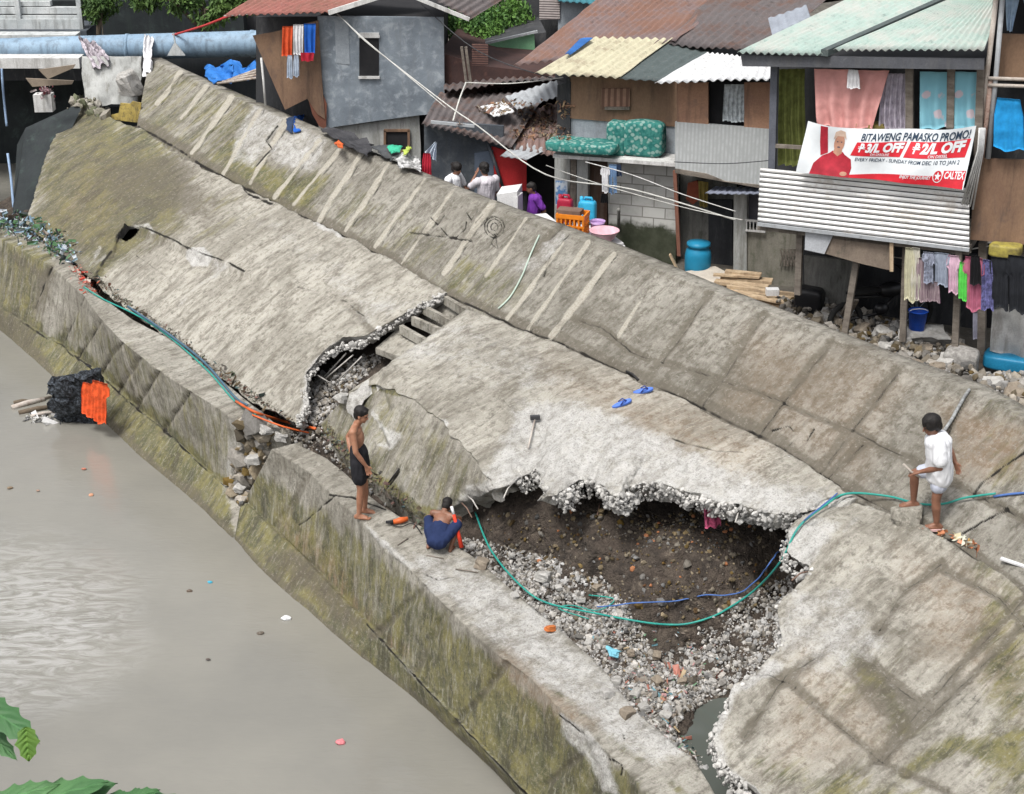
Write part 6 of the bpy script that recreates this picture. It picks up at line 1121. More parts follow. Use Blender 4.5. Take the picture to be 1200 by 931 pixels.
tag(scatter('rubble', Pp, rng.gamma(2, .02, n)+.015, greys(n, .06, .34, .04), VCOL), 'stones and scraps behind the crest at the right edge', None, None, 'stuff')
for i, (x, y, s, lb) in enumerate([(1010,388,.15,0),(1035,392,.17,0),(985,378,.13,0),(1060,402,.18,0),(1085,412,.16,0),(1110,425,.2,0),(1125,412,.17,0),(1040,408,.14,0),(1098,432,.15,0),(1165,452,.2,0),(1188,462,.2,0),(965,372,.12,0),(1075,428,.12,0),(1178,476,.14,0)]): rock('boulder', W(x, y, 3.22), s, RK if i % 2 else RKB, 'rough stone in the bank of rubble along the crest', 'stones along the crest', 'rock', i+90)
cushion('cement_sack', W(1126, 426, 3.2), f4h.d*.24, f4h.n*.18, np.array([0, 0, .22]), M('woven_sack', (.36, .35, .33, 1), (.18, .17, .16, 1), 14, .9), 'pale woven sack slumped at the foot of the wooden stilt', 'sack')
# motorcycle
mp = W(1030, 392, 2.95); mt = empty('motorcycle', mp, 'black motorcycle parked in shade under the raised house', 'motorcycle'); BLK = M('black_paint', (.015, .015, .017, 1), None, 3, .35, bump=0, spec=.5); RUB = M('tyre_rubber', (.02, .02, .02, 1), None, 8, .85)
md = np.array([.86, .3, 0]); md /= np.linalg.norm(md); mn = np.array([-md[1], md[0], 0]); up3 = np.array([0, 0, 1.])
def ring(C, r, t, mat, name, par):
    a_ = np.linspace(0, 2*math.pi, 25); return MB().tube([C+md*r*math.cos(a)+up3*r*math.sin(a) for a in a_], t, 7, caps=False).build(name, mat, par, True)
for s_ in (-1, 1):
    C = mp+md*s_*.62+up3*.3; wl = ring(C, .26, .045, RUB, 'wheel', mt); m_ = MB()
    for k in range(8): a = k*math.pi/4; m_.tube([C, C+(md*math.cos(a)+up3*math.sin(a))*.24], .006, 5)
    m_.tube([C-mn*.06, C+mn*.06], .04, 8); m_.build('spokes', TIN_GREY, wl)
MB().ell(mp+md*.12+up3*.72, (.24, .12, .12), rot=np.array([md, mn, up3]).T).build('fuel_tank', BLK, mt, True); MB().ell(mp-md*.32+up3*.74, (.33, .12, .06), rot=np.array([md, mn, up3]).T).build('seat', RUB, mt, True)
MB().ell(mp+up3*.42, (.12, .09, .10), rot=np.array([md, mn, up3]).T).build('engine', BLK, mt, True)
for s_ in (-1, 1): MB().tube([mp+md*.62+mn*s_*.07+up3*.3, mp+md*.42+mn*s_*.07+up3*.85], .02, 7).build('fork', TIN_GREY, mt, True)
MB().tube([mp+md*.38-mn*.34+up3*.98, mp+md*.42-mn*.1+up3*.94, mp+md*.42+mn*.1+up3*.94, mp+md*.38+mn*.34+up3*.98], .016, 7).build('handlebar', BLK, mt, True)
MB().ell(mp+md*.55+up3*.82, (.09, .09, .09)).build('headlight', WHITEM, mt, True); MB().tube([mp-md*.62+up3*.3, mp+up3*.35, mp+md*.2+up3*.6, mp-md*.5+up3*.66], .025, 7).build('frame', BLK, mt, True)
tag(bar(W(1000, 352, 3.7), W(982, 385, 3.0), .16, .04).build('leaning_board', WOODG), 'dark grey board leaning left of the motorcycle', 'board')
cushion('black_bag', W(948, 356, 3.25), f4h.d*.22, f4h.n*.18, np.array([0, 0, .26]), M('black_plastic', (.02, .02, .022, 1), None, 3, .4), 'black bundle beside the lumber pile', 'bundle')
# cloths and clutter along the crest, left part
def drape(name, pts, mat, label, cat='cloth', fold=.04, seed=0, lift=.05):
    A, B, Cc, D = [hit(x, y, lift) for x, y in pts]; G = quadgrid(A, B, Cc, D, 24, 16); P = G.reshape(-1, 3); G = G+np.stack([fbm(P+seed+k*5, 6, 4) for k in range(3)], -1).reshape(G.shape)*fold; h = np.abs(fbm(P+seed, 5, 3)).reshape(24, 16)*fold*1.6
    return tag(sheet_mesh(name, G, h, mat, None, .01), label, cat)
drape('rag', [(343,140),(356,138),(353,156),(344,158)], fab('royal_blue', (.02, .12, .50, 1)), 'royal blue rag lying on the wall crest', seed=2); drape('rag', [(336,142),(345,140),(343,160),(336,156)], fab('navy', (.03, .05, .10, 1)), 'navy rag left of the blue one on the crest', seed=5)
for i, (pts, m_, lb, ct) in enumerate([([(374,152),(392,150),(440,172),(432,184)], M('black_tarp', (.03, .03, .034, 1), (.06, .06, .065, 1), 3, .6), 'long black tarpaulin bundled on the crest below the grey tin house', 'tarpaulin'), ([(390,168),(398,167),(404,175),(397,175)], HO, 'small orange rag under the black tarpaulin', 'cloth'), ([(432,172),(455,172),(474,182),(458,188)], M('grey_tarp', (.08, .085, .09, 1), None, 3, .6), 'dark grey tarpaulin fold right of the black one', 'tarpaulin'), ([(470,177),(480,172),(483,179),(473,183)], fab('lime_yellow', (.40, .50, .10, 1)), 'lime yellow cloth on the clutter below the lower window', 'cloth'), ([(456,172),(470,172),(470,178),(458,178)], fab('sea_green', (.05, .4, .25, 1)), 'small green cloth left of the lime yellow one', 'cloth'), ([(458,184),(490,184),(496,200),(470,196)], F1('white_black_print', (.6, .6, .6, 1), m2=.15, sc=14), 'white and black printed cloth over the crest clutter', 'cloth')]):
    A, B, Cc, D = [W(x, y, 4.3+.0*i) if i not in (3, 4) else W(x, y, 4.45) for x, y in pts]; G = quadgrid(A, B, Cc, D, 24, 14); P = G.reshape(-1, 3); G = G+np.stack([fbm(P+i*3+k*5, 4, 4) for k in range(3)], -1).reshape(G.shape)*.1
    tag(sheet_mesh('crumpled_cloth', G, np.abs(fbm(P+i, 4, 3)).reshape(24, 14)*.12, m_, None, .012), lb, ct)
garment('hanging_cloth', fs, 500, 180, 10, 26, fab('dark_red', (.40, .02, .04, 1)), .9, 'dark red cloth hanging beside the slate shack corner', None, 'sleeveless', 4)
cloth('beach_umbrella_cloth', fs, [(510,166),(512,168),(511,190),(498,178)], fab('white_blue', (.55, .62, .72, 1)), None, .85, 3, .04, label='white and blue cloth hung at the left corner of the slate shack', cat='cloth')
# litter on the rusty roofs
Pp = []; 
for _ in range(1500):
    x, y = rng.uniform(520, 668), rng.uniform(118, 165)
    if inpoly(np.array([[x, y]]), [(520,148),(545,128),(600,118),(668,118),(668,168),(640,176),(590,160),(540,150)])[0] and fbm(np.array([[x/30, y/18, 0]]), 1, 3)[0] > -.05: Pp.append(hit(x, y, .02))
n = len(Pp); tag(scatter('leaf_litter', np.array(Pp), rng.gamma(1.6, .013, n)+.01, np.array([(.28,.16,.1),(.35,.25,.15),(.2,.11,.08),(.26,.22,.18),(.12,.09,.07)])[rng.integers(0, 5, n)], VCOL, kind='chip'), 'dead leaves and rubbish lying on the rusted shack roof', None, None, 'stuff')
# ------------------------------------------------------------------ small things on the slabs and in the river
def slipper(x, y, ang, label):
    P0 = hit(x, y, .012); s_ = empty('flip_flop', P0, label, 'flip-flop', 'pair of blue flip-flops'); ca, sa = math.cos(ang), math.sin(ang); V = []; n = 22
    nrm = np.array([-UN[0]*.37, -UN[1]*.37, 1]); nrm /= np.linalg.norm(nrm); ax = np.array([ca, sa, 0]); ax = ax-nrm*(ax@nrm); ax /= np.linalg.norm(ax); ay = np.cross(nrm, ax)
    out = [(.14*math.cos(t), (.048+.008*math.cos(t))*math.sin(t)) for t in np.linspace(0, 2*math.pi, n, endpoint=False)]
    V = [P0+ax*a+ay*b+nrm*.025 for a, b in out]+[P0+ax*a+ay*b for a, b in out]; mesh('sole', V, [tuple(range(n)), tuple(range(2*n-1, n-1, -1))]+[(i, n+i, n+(i+1) % n, (i+1) % n) for i in range(n)], F1('periwinkle_rubber', (.10, .20, .62, 1), bump=0) if 'pw' not in CL else CL['pw'], s_)
    for sg in (-1, 1): MB().tube([P0+ax*.07+nrm*.03, P0+ax*.03+ay*sg*.03+nrm*.065, P0-ax*.03+ay*sg*.05+nrm*.03], .009, 6).build('strap', M('dark_blue_strap', (.03, .06, .25, 1), None, 4, .6, bump=0), s_, True)
slipper(729, 475, .25, 'lower left flip-flop of the blue pair on the middle slab'); slipper(754, 460, -.05, 'upper right flip-flop of the blue pair on the middle slab')
A = hit(627, 495, .05); B = hit(619, 529, .05); hm = empty('sledgehammer', A, 'sledgehammer lying on the white broken edge of the middle slab', 'sledgehammer'); MB().tube([A, B], .012, 8).build('handle', WOODP, hm, True); MB().box(A+[0, 0, .02], [.065, .01, 0], [-.004, .028, 0], [0, 0, .028]).build('hammer_head', M('dark_iron', (.06, .06, .065, 1), None, 5, .5), hm)
tag(MB().tube([hit(734,437,.02), hit(741,441,.03), hit(748,447,.02)], .018, 7).build('crowbar', M('black_iron', (.03, .028, .028, 1), None, 5, .6), None, True), 'black crowbar lying above the flip-flops', 'crowbar')
tag(MB().tube([hit(468,553,.05), (hit(468,553,.05)+hit(451,577,.05))/2+[0,-.02,.02], hit(451,577,.05)], .012, 6).build('iron_rod', M('black_iron2', (.03, .028, .028, 1), None, 5, .6), None, True), 'dark rod lying on the mossy block behind the standing man', 'rod')
gd = empty('angle_grinder', hit(470, 614, .03), 'orange hand tool lying on the ledge left of the crouching man', 'power tool'); A = hit(461, 616, .05); B = hit(478, 612, .05); MB().tube([A, (A+B)/2, B], [.03, .045, .03], 10).build('tool_body', HO, gd, True); MB().tube([A-[.1, 0, 0], A], [.02, .03], 8).build('tool_nose', DARK, gd, True)
hose('tool_cord', [(458,617),(470,620),(484,616),(494,628)], .008, M('black_cable', (.02,.02,.02,1), None, 5, .5, bump=0), 'black cord trailing from the orange tool', 'cord')
for i, (x, y, x2, y2) in enumerate([(466,640,478,632),(534,668,560,672),(500,652,520,656)]): tag(MB().tube([hit(x, y, .01), hit((x+x2)/2, (y+y2)/2, .015), hit(x2, y2, .01)], .009, 5).build('twig', WOODG, None, True), 'thin dark twig lying on top of the ledge', 'twig', 'twigs on the ledge')
A0 = W(825, 585, 2.75); fl = FP(835, 660, 2.0, 0); pf = F1('pink_floral_fabric', (.52, .10, .20, 1), m2=.18, sc=18); cloth('pink_floral_cloth', fl, [(824,586),(844,586),(845,617),(826,619)], pf, None, .15, 2, .03, label='pink flowered cloth hanging from the slab edge into the hollow', cat='cloth')
yc = np.array([(.55,.35,.12),(.6,.6,.5),(.5,.2,.1),(.5,.45,.3)]); strip([(1098,622),(1130,636),(1150,645)], 46, 2.2, .02, 'scraps', 'orange and pale scraps scattered behind the boy', (2, .016, .012), yc)
tag(MB().box(hit(1189, 663, .03), [.13, -.09, -.01], [.015, .02, 0], [0, 0, .01]).build('tile_shard', WHITEM), 'long white shard lying on the slab at the right edge', 'shard')
rock('orange_brick', hit(645, 740, .04), .07, F1('brick_orange', (.50, .16, .05, 1)), 'small orange brick piece beside the ledge in the hollow', None, 'brick', 131, (1, .7, .5)); tag(drape('blue_wrapper', [(712,768),(728,770),(726,783),(715,780)], F1('light_blue_wrapper', (.2, .5, .62, 1)), 'x', fold=.05, lift=.12), 'light blue wrapper on the rubble of the hollow', 'wrapper')
for i, (x, y, m_, lb) in enumerate([(662,796,F1('tan_wrapper', (.6,.3,.15,1)),'x')]): pass
# river: net with cloths, driftwood, floating rubbish
nt_ = empty('fishing_net', W(85, 490, 0), 'black net bundle hanging from the ledge into the river', 'net'); A, B = W(63, 442, .95), W(122, 436, 1.1); Cc, D = W(100, 492, 0), W(66, 490, 0)
G = quadgrid(A, B, W(112, 494, -.05), W(70, 492, -.05), 30, 20); P = G.reshape(-1, 3); G = G+np.stack([fbm(P+k*5, 2.5, 4) for k in range(3)], -1).reshape(G.shape)*.16; q = NB('black_net'); c_ = q.mix(q.ramp(q.noise(q.coord(), 16, 5, .8), .45, .62), (.015, .018, .022, 1), (.12, .14, .17, 1)); q.bump(q.noise(q.coord(), 26, 4, .8), 1.0, .05); NET = q.fin(c_, .7)
sheet_mesh('net_mass', G, .16+.12*np.abs(fbm(P, 5, 4)).reshape(30, 20), NET, nt_, .2); m_ = MB()
for k in range(34):
    a = P[rng.integers(0, len(P))]; b = a+rng.normal(0, .12, 3)+[0, -.12, .05]; m_.tube([a+[0, -.1, .05], (a+b)/2+[0, -.12, .12], b], .008, 5)
nc = m_.build('loose_cords', NET, nt_, True); nc['kind'] = 'stuff'
oc = fab('neon_orange', (.80, .11, .03, 1), rough=.7, m2=.45, sc=7)
fn_ = FP(110, 495, 0, 30)
garment('orange_garment', fn_, 104, 450, 17, 38, oc, .42, 'narrow bright orange garment hanging on the net, left one of two', 'orange garments on the net', 'sleeveless', 1); garment('orange_garment', fn_, 117, 448, 22, 48, oc, .5, 'wider bright orange garment hanging at the right end of the net', 'orange garments on the net', 'shirt', 2)
for i, (a, b, r) in enumerate([((14,478),(52,468),.05),((22,484),(66,476),.045),((30,474),(60,465),.03),((36,488),(64,483),.03),((16,472),(36,470),.035)]): tag(MB().tube([W(*a, .02), W((a[0]+b[0])/2, (a[1]+b[1])/2-1, .04), W(*b, .03)], [r, r*1.1, r*.7], 8).build('driftwood', [WOODP, BARK, WOODG, WOODP, BARK][i], None, True), 'pale stick of driftwood floating left of the black net', 'driftwood', 'driftwood by the net')
strip([(30,490),(60,492)], 60, 3, .01, 'floating_scraps', 'white froth and scraps floating below the driftwood', (2, .018, .012), np.array([(.6,.6,.6),(.4,.4,.4),(.1,.1,.1)]))
for x, y, s, c_, lb in [(335,725,.07,(.65,.66,.68),'white scrap floating near the ledge'),(246,682,.045,(.05,.35,.5),'small turquoise ball floating in the river'),(400,870,.07,(.55,.18,.2),'reddish wrapper floating near the bottom of the river'),(98,550,.04,(.4,.15,.1),'reddish scrap floating below the orange garments'),(107,580,.045,(.5,.25,.15),'orange-brown scrap floating left of the ledge'),(305,742,.05,(.12,.1,.08),'dark twig scrap floating left of the white scrap'),(244,773,.035,(.1,.08,.07),'tiny dark scrap floating in mid-river'),(12,572,.05,(.2,.15,.1),'brown scrap floating at the left edge'),(45,575,.03,(.3,.2,.15),'tiny brown scrap floating near the left edge'),(222,692,.05,(.12,.09,.07),'dark stick scrap floating beside the turquoise ball'),(252,606,.04,(.6,.6,.65),'pale scrap floating against the ledge'),(340,610,.02,(.5,.5,.5),None)]:
    if lb: m_ = MB().ell(W(x, y, .015), (s, s*.7, s*.45), 10, 7, col=c_); m_.v[0] = m_.v[0]+np.stack([fbm(m_.v[0]*1+k, 12, 2) for k in range(3)], -1)*s*.5; tag(m_.build('floating_scrap', VCOLG, None, False, True), lb, 'floating scrap')
# ------------------------------------------------------------------ foreground leaves of a tree on the near bank
ft = empty('tree', SN(-6, .2, .9), 'tree on the near bank whose broad green leaves enter the lower left corner', 'tree'); FL = leafmat('broad_green_leaf', (.085, .19, .075, 1), (.045, .12, .045, 1)); base = SN(-6, .2, .9)
hub = WZ(-50, 960, 8.6); MB().tube([base, (base+hub)/2+[.3, 0, .2], hub], [.18, .13, .05], 10).build('trunk', BARK, ft, True)
def bleaf(tip, root, wd, seed, lobes=5, yellow=False):
    tip, root = np.array(tip), np.array(root); ax = tip-root; L = np.linalg.norm(ax); ax /= L; vw = np.array([0, 0, H])-root; vw /= np.linalg.norm(vw); s_ = np.cross(ax, np.array([0, -.35, .94])); s_ /= np.linalg.norm(s_); nr = np.cross(s_, ax); nu_, nv_ = 90, 21; V = []
    for i in range(nu_):
        t = i/(nu_-1); w0 = math.sin(math.pi*min(1, t*1.02)**.8)**.7*(1-.28*abs(math.sin(t*math.pi*lobes+seed))); 
        for j in range(nv_): u = j/(nv_-1)*2-1; V.append(root+ax*L*t+s_*wd*u*w0+nr*(-.12*L*t*t-.18*wd*abs(u)**1.5*w0+.006*math.sin(t*38-abs(u)*9)*(1-abs(u))))
    o_ = mesh('leaf', V, grid_faces(nu_, nv_), FL if not yellow else leafmat('yellow_green_leaf', (.16, .26, .04, 1), (.07, .15, .025, 1)), ft, True, {'tint': np.tile((.75, .78, .7), (len(V), 1))*(1.0+.9*(np.abs(np.arange(len(V)) % 21-10) < 1)+.45*(np.abs(np.sin((np.arange(len(V))//21)/90*19-np.abs(np.arange(len(V)) % 21-10)/10*4.5)) < .12))[:, None]*(1+.25*fbm(np.array(V), 9, 3))[:, None]}); return o_
bleaf(WZ(42, 862, 8.1), WZ(-40, 812, 8.4), .10, 1); bleaf(WZ(33, 893, 8.05), WZ(30, 852, 8.1), .065, 2, 3, True); bleaf(WZ(18, 885, 8.3), WZ(-40, 835, 8.5), .07, 3)
bleaf(WZ(110, 905, 8.0), WZ(-10, 960, 8.4), .14, 4); bleaf(WZ(215, 928, 7.8), WZ(90, 945, 8.2), .10, .5, 6); bleaf(WZ(130, 912, 8.1), WZ(40, 950, 8.2), .10, 2.5, 6); bleaf(WZ(60, 912, 8.2), WZ(-30, 950, 8.4), .10, 6, 5); bleaf(WZ(175, 918, 7.9), WZ(100, 960, 8.2), .09, 7, 6)
# crumbs of broken concrete clinging to the fractured edges
def crumbs(line, N, label, dn=.26, inn=.14, s0=.009):
    L = resample(line, rng.random(N)); k = rng.random(N); off = np.zeros((N, 3)); off[:, :2] = (k*inn)[:, None]*UN+rng.normal(0, .025, (N, 2)); off[:, 2] = -k*dn+rng.normal(0, .015, N)-.01
    P = L+off; g_ = rng.uniform(.30, .60, N)[:, None]*np.array([1, .985, .95]); tag(scatter('crumbled_edge', P, rng.gamma(1.8, s0, N)+.012, g_, VCOL), label, None, None, 'stuff')
crumbs(J[12:], 1900, 'white crumbled concrete along the jagged lip over the hollow'); crumbs(LD[:-2], 900, 'pale crumbled concrete along the rim of the right slab', .2, .0, .009); crumbs([WS(x, y, *kL)+[-.03, 0, .03] for x, y in rt], 900, 'pale crumbled concrete along the broken right side of the left slab', .10, .0, .008)
# ------------------------------------------------------------------ people
def skinmat(name, c, c2): 
    q = NB(name); n = q.noise(q.coord(), 9, 4, .6); col = q.mix(q.ramp(n, .35, .65), c, c2); q.b.inputs['Subsurface Weight'].default_value = .08; q.b.inputs['Subsurface Radius'].default_value = (.03, .012, .006); q.bump(q.noise(q.coord(), 60, 3, .6), .1, .004); return q.fin(col, .5, 0, .35)
SKA = skinmat('tanned_skin', (.34, .17, .105, 1), (.27, .125, .075, 1)); SKB = skinmat('brown_skin', (.23, .11, .07, 1), (.17, .08, .05, 1))
HAIR = M('black_hair', (.018, .015, .014, 1), (.008, .007, .007, 1), 30, .55, bump=.8, fine=70, bd=.01, sc3=(1, 1, .3))
def cap_(m, a, b, ra, rb, n=12):
    a = np.array(a, float); b = np.array(b, float); K = np.linspace(0, 1, 5)
    if np.linalg.norm(b-a) > 1e-4: m.tube([a+(b-a)*k for k in K], [ra+(rb-ra)*k for k in K], n)
    m.ell(a, (ra,)*3, n, 8); m.ell(b, (rb,)*3, n, 8)
def basis(d, upv=(0, 0, 1)):
    x = np.array(d, float); x /= np.linalg.norm(x); y = np.cross(upv, x); y /= np.linalg.norm(y); return np.array([x, y, np.cross(x, y)]).T
def remesh(m, name, mat, parent, T, vox, sm=4, wr=0):
    V = np.concatenate(m.v); V = (V@T[0].T)*T[2]+T[1]
    me = bpy.data.meshes.new('tmp'); me.from_pydata(V.tolist(), [], m.f); ob = bpy.data.objects.new('tmp', me); COL.objects.link(ob)
    r = ob.modifiers.new('r', 'REMESH'); r.mode = 'VOXEL'; r.voxel_size = vox; s_ = ob.modifiers.new('s', 'SMOOTH'); s_.factor = .5; s_.iterations = sm
    dg = bpy.context.evaluated_depsgraph_get(); dg.update(); ev = ob.evaluated_get(dg); m2 = bpy.data.meshes.new_from_object(ev); VV = np.array([v.co[:] for v in m2.vertices]); FF = [tuple(p.vertices) for p in m2.polygons]
    bpy.data.objects.remove(ob)
    if wr:
        c_ = VV.mean(0); dr = VV-c_; dr[:, 2] *= .1; dr /= np.linalg.norm(dr, axis=1)[:, None]+1e-9; Q_ = VV*np.array([1.2, 1.2, .3]); VV = VV+dr*((1-np.abs(fbm(Q_, 9, 3))*3)*wr)[:, None]
    return mesh(name, VV, FF, mat, parent, True)
def hand(m, w_, d, side, curl=.5, sc=1.0):
    """palm and five fingers from the wrist w_ along d; side = direction of the thumb"""
    w_ = np.array(w_, float); d = np.array(d, float); d /= np.linalg.norm(d); sd = np.array(side, float); sd -= d*(sd@d); sd /= np.linalg.norm(sd); pn = np.cross(d, sd)
    for k in (-1, 0, 1): cap_(m, w_+sd*k*.012*sc, w_+d*.075*sc+sd*k*.024*sc, .016*sc, .014*sc, 8)
    for k, L in zip((-1.5, -.5, .5, 1.5), (.055, .07, .075, .066)):
        b = w_+d*.08*sc+sd*k*.019*sc; dd = d+sd*k*.09; c1 = b+dd*L*.5*sc+pn*curl*.012*sc; c2 = c1+(dd*(1-curl*.6)+pn*curl)*L*.5*sc; cap_(m, b, c1, .0095*sc, .0085*sc, 7); cap_(m, c1, c2, .0085*sc, .0075*sc, 7)
    t0 = w_+d*.022*sc+sd*.024*sc; t1 = t0+(d*.6+sd*.8)*.035*sc; t2 = t1+(d*.9+sd*.25+pn*curl*.3)*.032*sc; cap_(m, t0, t1, .012*sc, .010*sc, 7); cap_(m, t1, t2, .010*sc, .008*sc, 7)
def foot(m, ank, d, sc=1.0):
    ank = np.array(ank, float); d = np.array(d, float); d /= np.linalg.norm(d); s_ = np.array([-d[1], d[0], 0]); g_ = ank-np.array([0, 0, .045*sc])
    cap_(m, ank, g_-d*.045*sc+[0, 0, .005], .033*sc, .032*sc, 9); cap_(m, ank-[0, 0, .01], g_+d*.11*sc, .032*sc, .024*sc, 9); cap_(m, g_-d*.04*sc, g_+d*.10*sc+s_*.02*sc, .028*sc, .024*sc, 9); cap_(m, g_-d*.04*sc, g_+d*.11*sc-s_*.02*sc, .028*sc, .022*sc, 9)
    for k, L in zip((-2, -1, 0, 1, 2), (.03, .036, .04, .042, .046)): b = g_+d*.115*sc+s_*k*.0155*sc-[0, 0, .008*sc]; cap_(m, b, b+d*L*sc, .011*sc, .009*sc, 6)
def head_(m, C, fd, tilt, sc=1.0):
    """head with brow, nose, lips, chin and ears; fd = facing direction"""
    f = np.array(fd, float); f /= np.linalg.norm(f); B = basis(f, (0, 0, 1)); X, Y, Z = B.T; C = np.array(C, float)
    P_ = lambda a, b, c: C+(X*a+Y*b+Z*c)*sc
    m.ell(P_(-.012, 0, .02), np.array((.092, .073, .09))*sc, 18, 12, rot=B); m.ell(P_(.018, 0, -.035), np.array((.064, .058, .075))*sc, 16, 10, rot=B); m.ell(P_(.05, 0, -.085), np.array((.026, .028, .02))*sc, 10, 8, rot=B)
    cap_(m, P_(.078, 0, .005), P_(.096, 0, -.028), .008*sc, .013*sc, 8); cap_(m, P_(.078, -.02, -.055), P_(.078, .02, -.055), .008*sc, .008*sc, 8)
    for s_ in (-1, 1): m.ell(P_(-.005, s_*.075, -.012), np.array((.018, .009, .030))*sc, 10, 8, rot=B); cap_(m, P_(.078, s_*.012, .022), P_(.066, s_*.045, .024), .009*sc, .008*sc, 7)
    return P_, B
def person(label, at, face_ang, J, skin, clothes, sc=1.0, vox=.0065, hair='short', handd=None, group=None):
    """J: joints in metres; local x forward, y left, z up. at = world position of the local origin"""
    a = math.radians(face_ang); Rz = np.array([[math.cos(a), -math.sin(a), 0], [math.sin(a), math.cos(a), 0], [0, 0, 1]]); T = (Rz, np.array(at, float), sc)
    t = empty('person', at, label, 'person', group); m = MB(); g_ = lambda k: np.array(J[k], float)
    hipc = (g_('hipL')+g_('hipR'))/2; shc = (g_('shL')+g_('shR'))/2; bd_ = basis(np.array(J.get('chestdir', (1, 0, 0)), float)); up_ = (shc-hipc)/np.linalg.norm(shc-hipc); yv = g_('shL')-g_('shR'); yv /= np.linalg.norm(yv); xv = np.cross(yv, up_); B = np.array([xv, yv, up_]).T; hw = np.linalg.norm(g_('shL')-g_('shR'))/2; TL = np.linalg.norm(shc-hipc)
    wid = J.get('w', 1.0)
    m.ell(hipc+up_*.02, (.105*wid, .145*wid, .11), 16, 10, rot=B); m.ell(hipc+up_*TL*.35, (.088*wid, .122*wid, .14), 16, 10, rot=B); m.ell(hipc+up_*TL*.68, (.10*wid, hw*.80, .155), 18, 12, rot=B); m.ell(hipc+up_*TL*.88, (.078*wid, hw*.88, .08), 16, 10, rot=B)
    cap_(m, shc-up_*.01, g_('neck'), .058, .05); cap_(m, g_('neck'), g_('head')-np.array([0, 0, .05]), .05, .047)
    for s_ in 'LR':
        cap_(m, shc+(g_('sh'+s_)-shc)*.3+up_*.02, g_('sh'+s_), .05, .054); cap_(m, g_('sh'+s_), g_('el'+s_), .05, .038); cap_(m, g_('el'+s_), g_('el'+s_)*.45+g_('wr'+s_)*.55, .037, .034); cap_(m, g_('el'+s_)*.5+g_('wr'+s_)*.5, g_('wr'+s_), .034, .024)
        cap_(m, g_('hip'+s_), g_('kn'+s_), .082*wid, .052); cap_(m, g_('kn'+s_), g_('kn'+s_)*.65+g_('an'+s_)*.35, .05, .053); cap_(m, g_('kn'+s_)*.65+g_('an'+s_)*.35, g_('an'+s_), .052, .032)
        hand(m, g_('wr'+s_), (handd or {}).get(s_, (g_('wr'+s_)-g_('el'+s_))), (handd or {}).get(s_+'t', (1, 0, 0)), .45); foot(m, g_('an'+s_), J.get('ft'+s_, (1, 0, 0)))
    P_, HB_ = head_(m, g_('head'), J.get('face', (1, 0, -.2)), 0); remesh(m, 'body', skin, t, T, vox)
    h = MB(); C_ = g_('head')
    if hair in ('short', 'bowl', 'bun'):
        r = 1.0 if hair == 'short' else 1.12
        h.ell(P_(-.022, 0, .045), (.096*r, .083*r, .086*r), 18, 12, rot=HB_); h.ell(P_(-.06, 0, -.01), (.055*r, .074*r, .075*r), 14, 10, rot=HB_); cap_(h, P_(.042, -.035, .078), P_(.042, .035, .078), .024*r, .024*r)
        if hair == 'bowl':
            for s_ in (-1, 1): h.ell(P_(.0, s_*.07, .02), (.07, .022, .055), 12, 8, rot=HB_)
        if hair == 'bun': h.ell(P_(-.12, 0, .05), (.05, .045, .045), 12, 8, rot=HB_)
    V = h.v
    ho = remesh(h, 'hair', HAIR, t, T, .008, 1, .007)
    for s_ in (-1, 1):
        e = MB(); e.ell(P_(.079, s_*.029, .004), (.006, .012, .0065), 8, 6, rot=HB_); e.v = [(v@T[0].T)*T[2]+T[1] for v in e.v]; e.build('eye', HAIR, t, True)
    for nm, mat, parts in clothes:
        c = MB()
        for p in parts:
            if p[0] == 'trunk':
                lo, hi, gr_ = p[1:]; 
                for k in np.linspace(lo, hi, 9):
                    wv = np.interp(k, [0, .35, .68, .9], [.148*wid, .135*wid, hw*.86, hw*.9]); c.ell(hipc+up_*TL*k, ((.108*wid if k > .2 else .115*wid)+gr_, wv+gr_, .19 if .1 < k < .8 else .12), 18, 12, rot=B)
            else: a_, b_, f0, f1, r0, r1 = p; A_ = g_(a_); B_ = g_(b_); cap_(c, A_+(B_-A_)*f0, A_+(B_-A_)*f1, r0, r1, 16)
        remesh(c, nm, mat, t, T, .009, 10, .013)
    return t
NAVYS = F1('navy_shorts_cloth', (.018, .03, .085, 1), bump=.3, sc=6); BLKS = F1('black_shorts_cloth', (.02, .02, .024, 1), bump=.3, sc=6); WTS = F1('white_tshirt_cloth', (.72, .73, .76, 1), m2=.86, bump=.4, sc=6); WSH = F1('white_shorts_cloth', (.48, .51, .60, 1), m2=.8, bump=.3)
A = hit(424, 606, 0)
Jm = dict(hipL=(0,.085,.86), hipR=(0,-.085,.86), knL=(.035,.09,.46), knR=(.02,-.085,.46), anL=(.02,.11,.075), anR=(-.02,-.075,.075), shL=(-.035,.175,1.35), shR=(-.035,-.175,1.35), neck=(-.005,0,1.42), head=(.055,0,1.535), elL=(-.20,.22,1.10), wrL=(-.13,.06,.95), elR=(.01,-.225,1.08), wrR=(.13,-.17,.86), face=(1,-.15,-.25))
person('shirtless barefoot man in black shorts standing on the ledge, one hand behind his back', A, -8, Jm, SKA, [('shorts', BLKS, [('trunk', -.12, .16, .012), ('hipL','knL',0,.58,.105,.098), ('hipR','knR',0,.58,.105,.098)])], .985, handd={'Lt': (0,0,1), 'Rt': (1,.3,0), 'R': (.3,.15,-1)})
A = hit(1094, 616, 0)
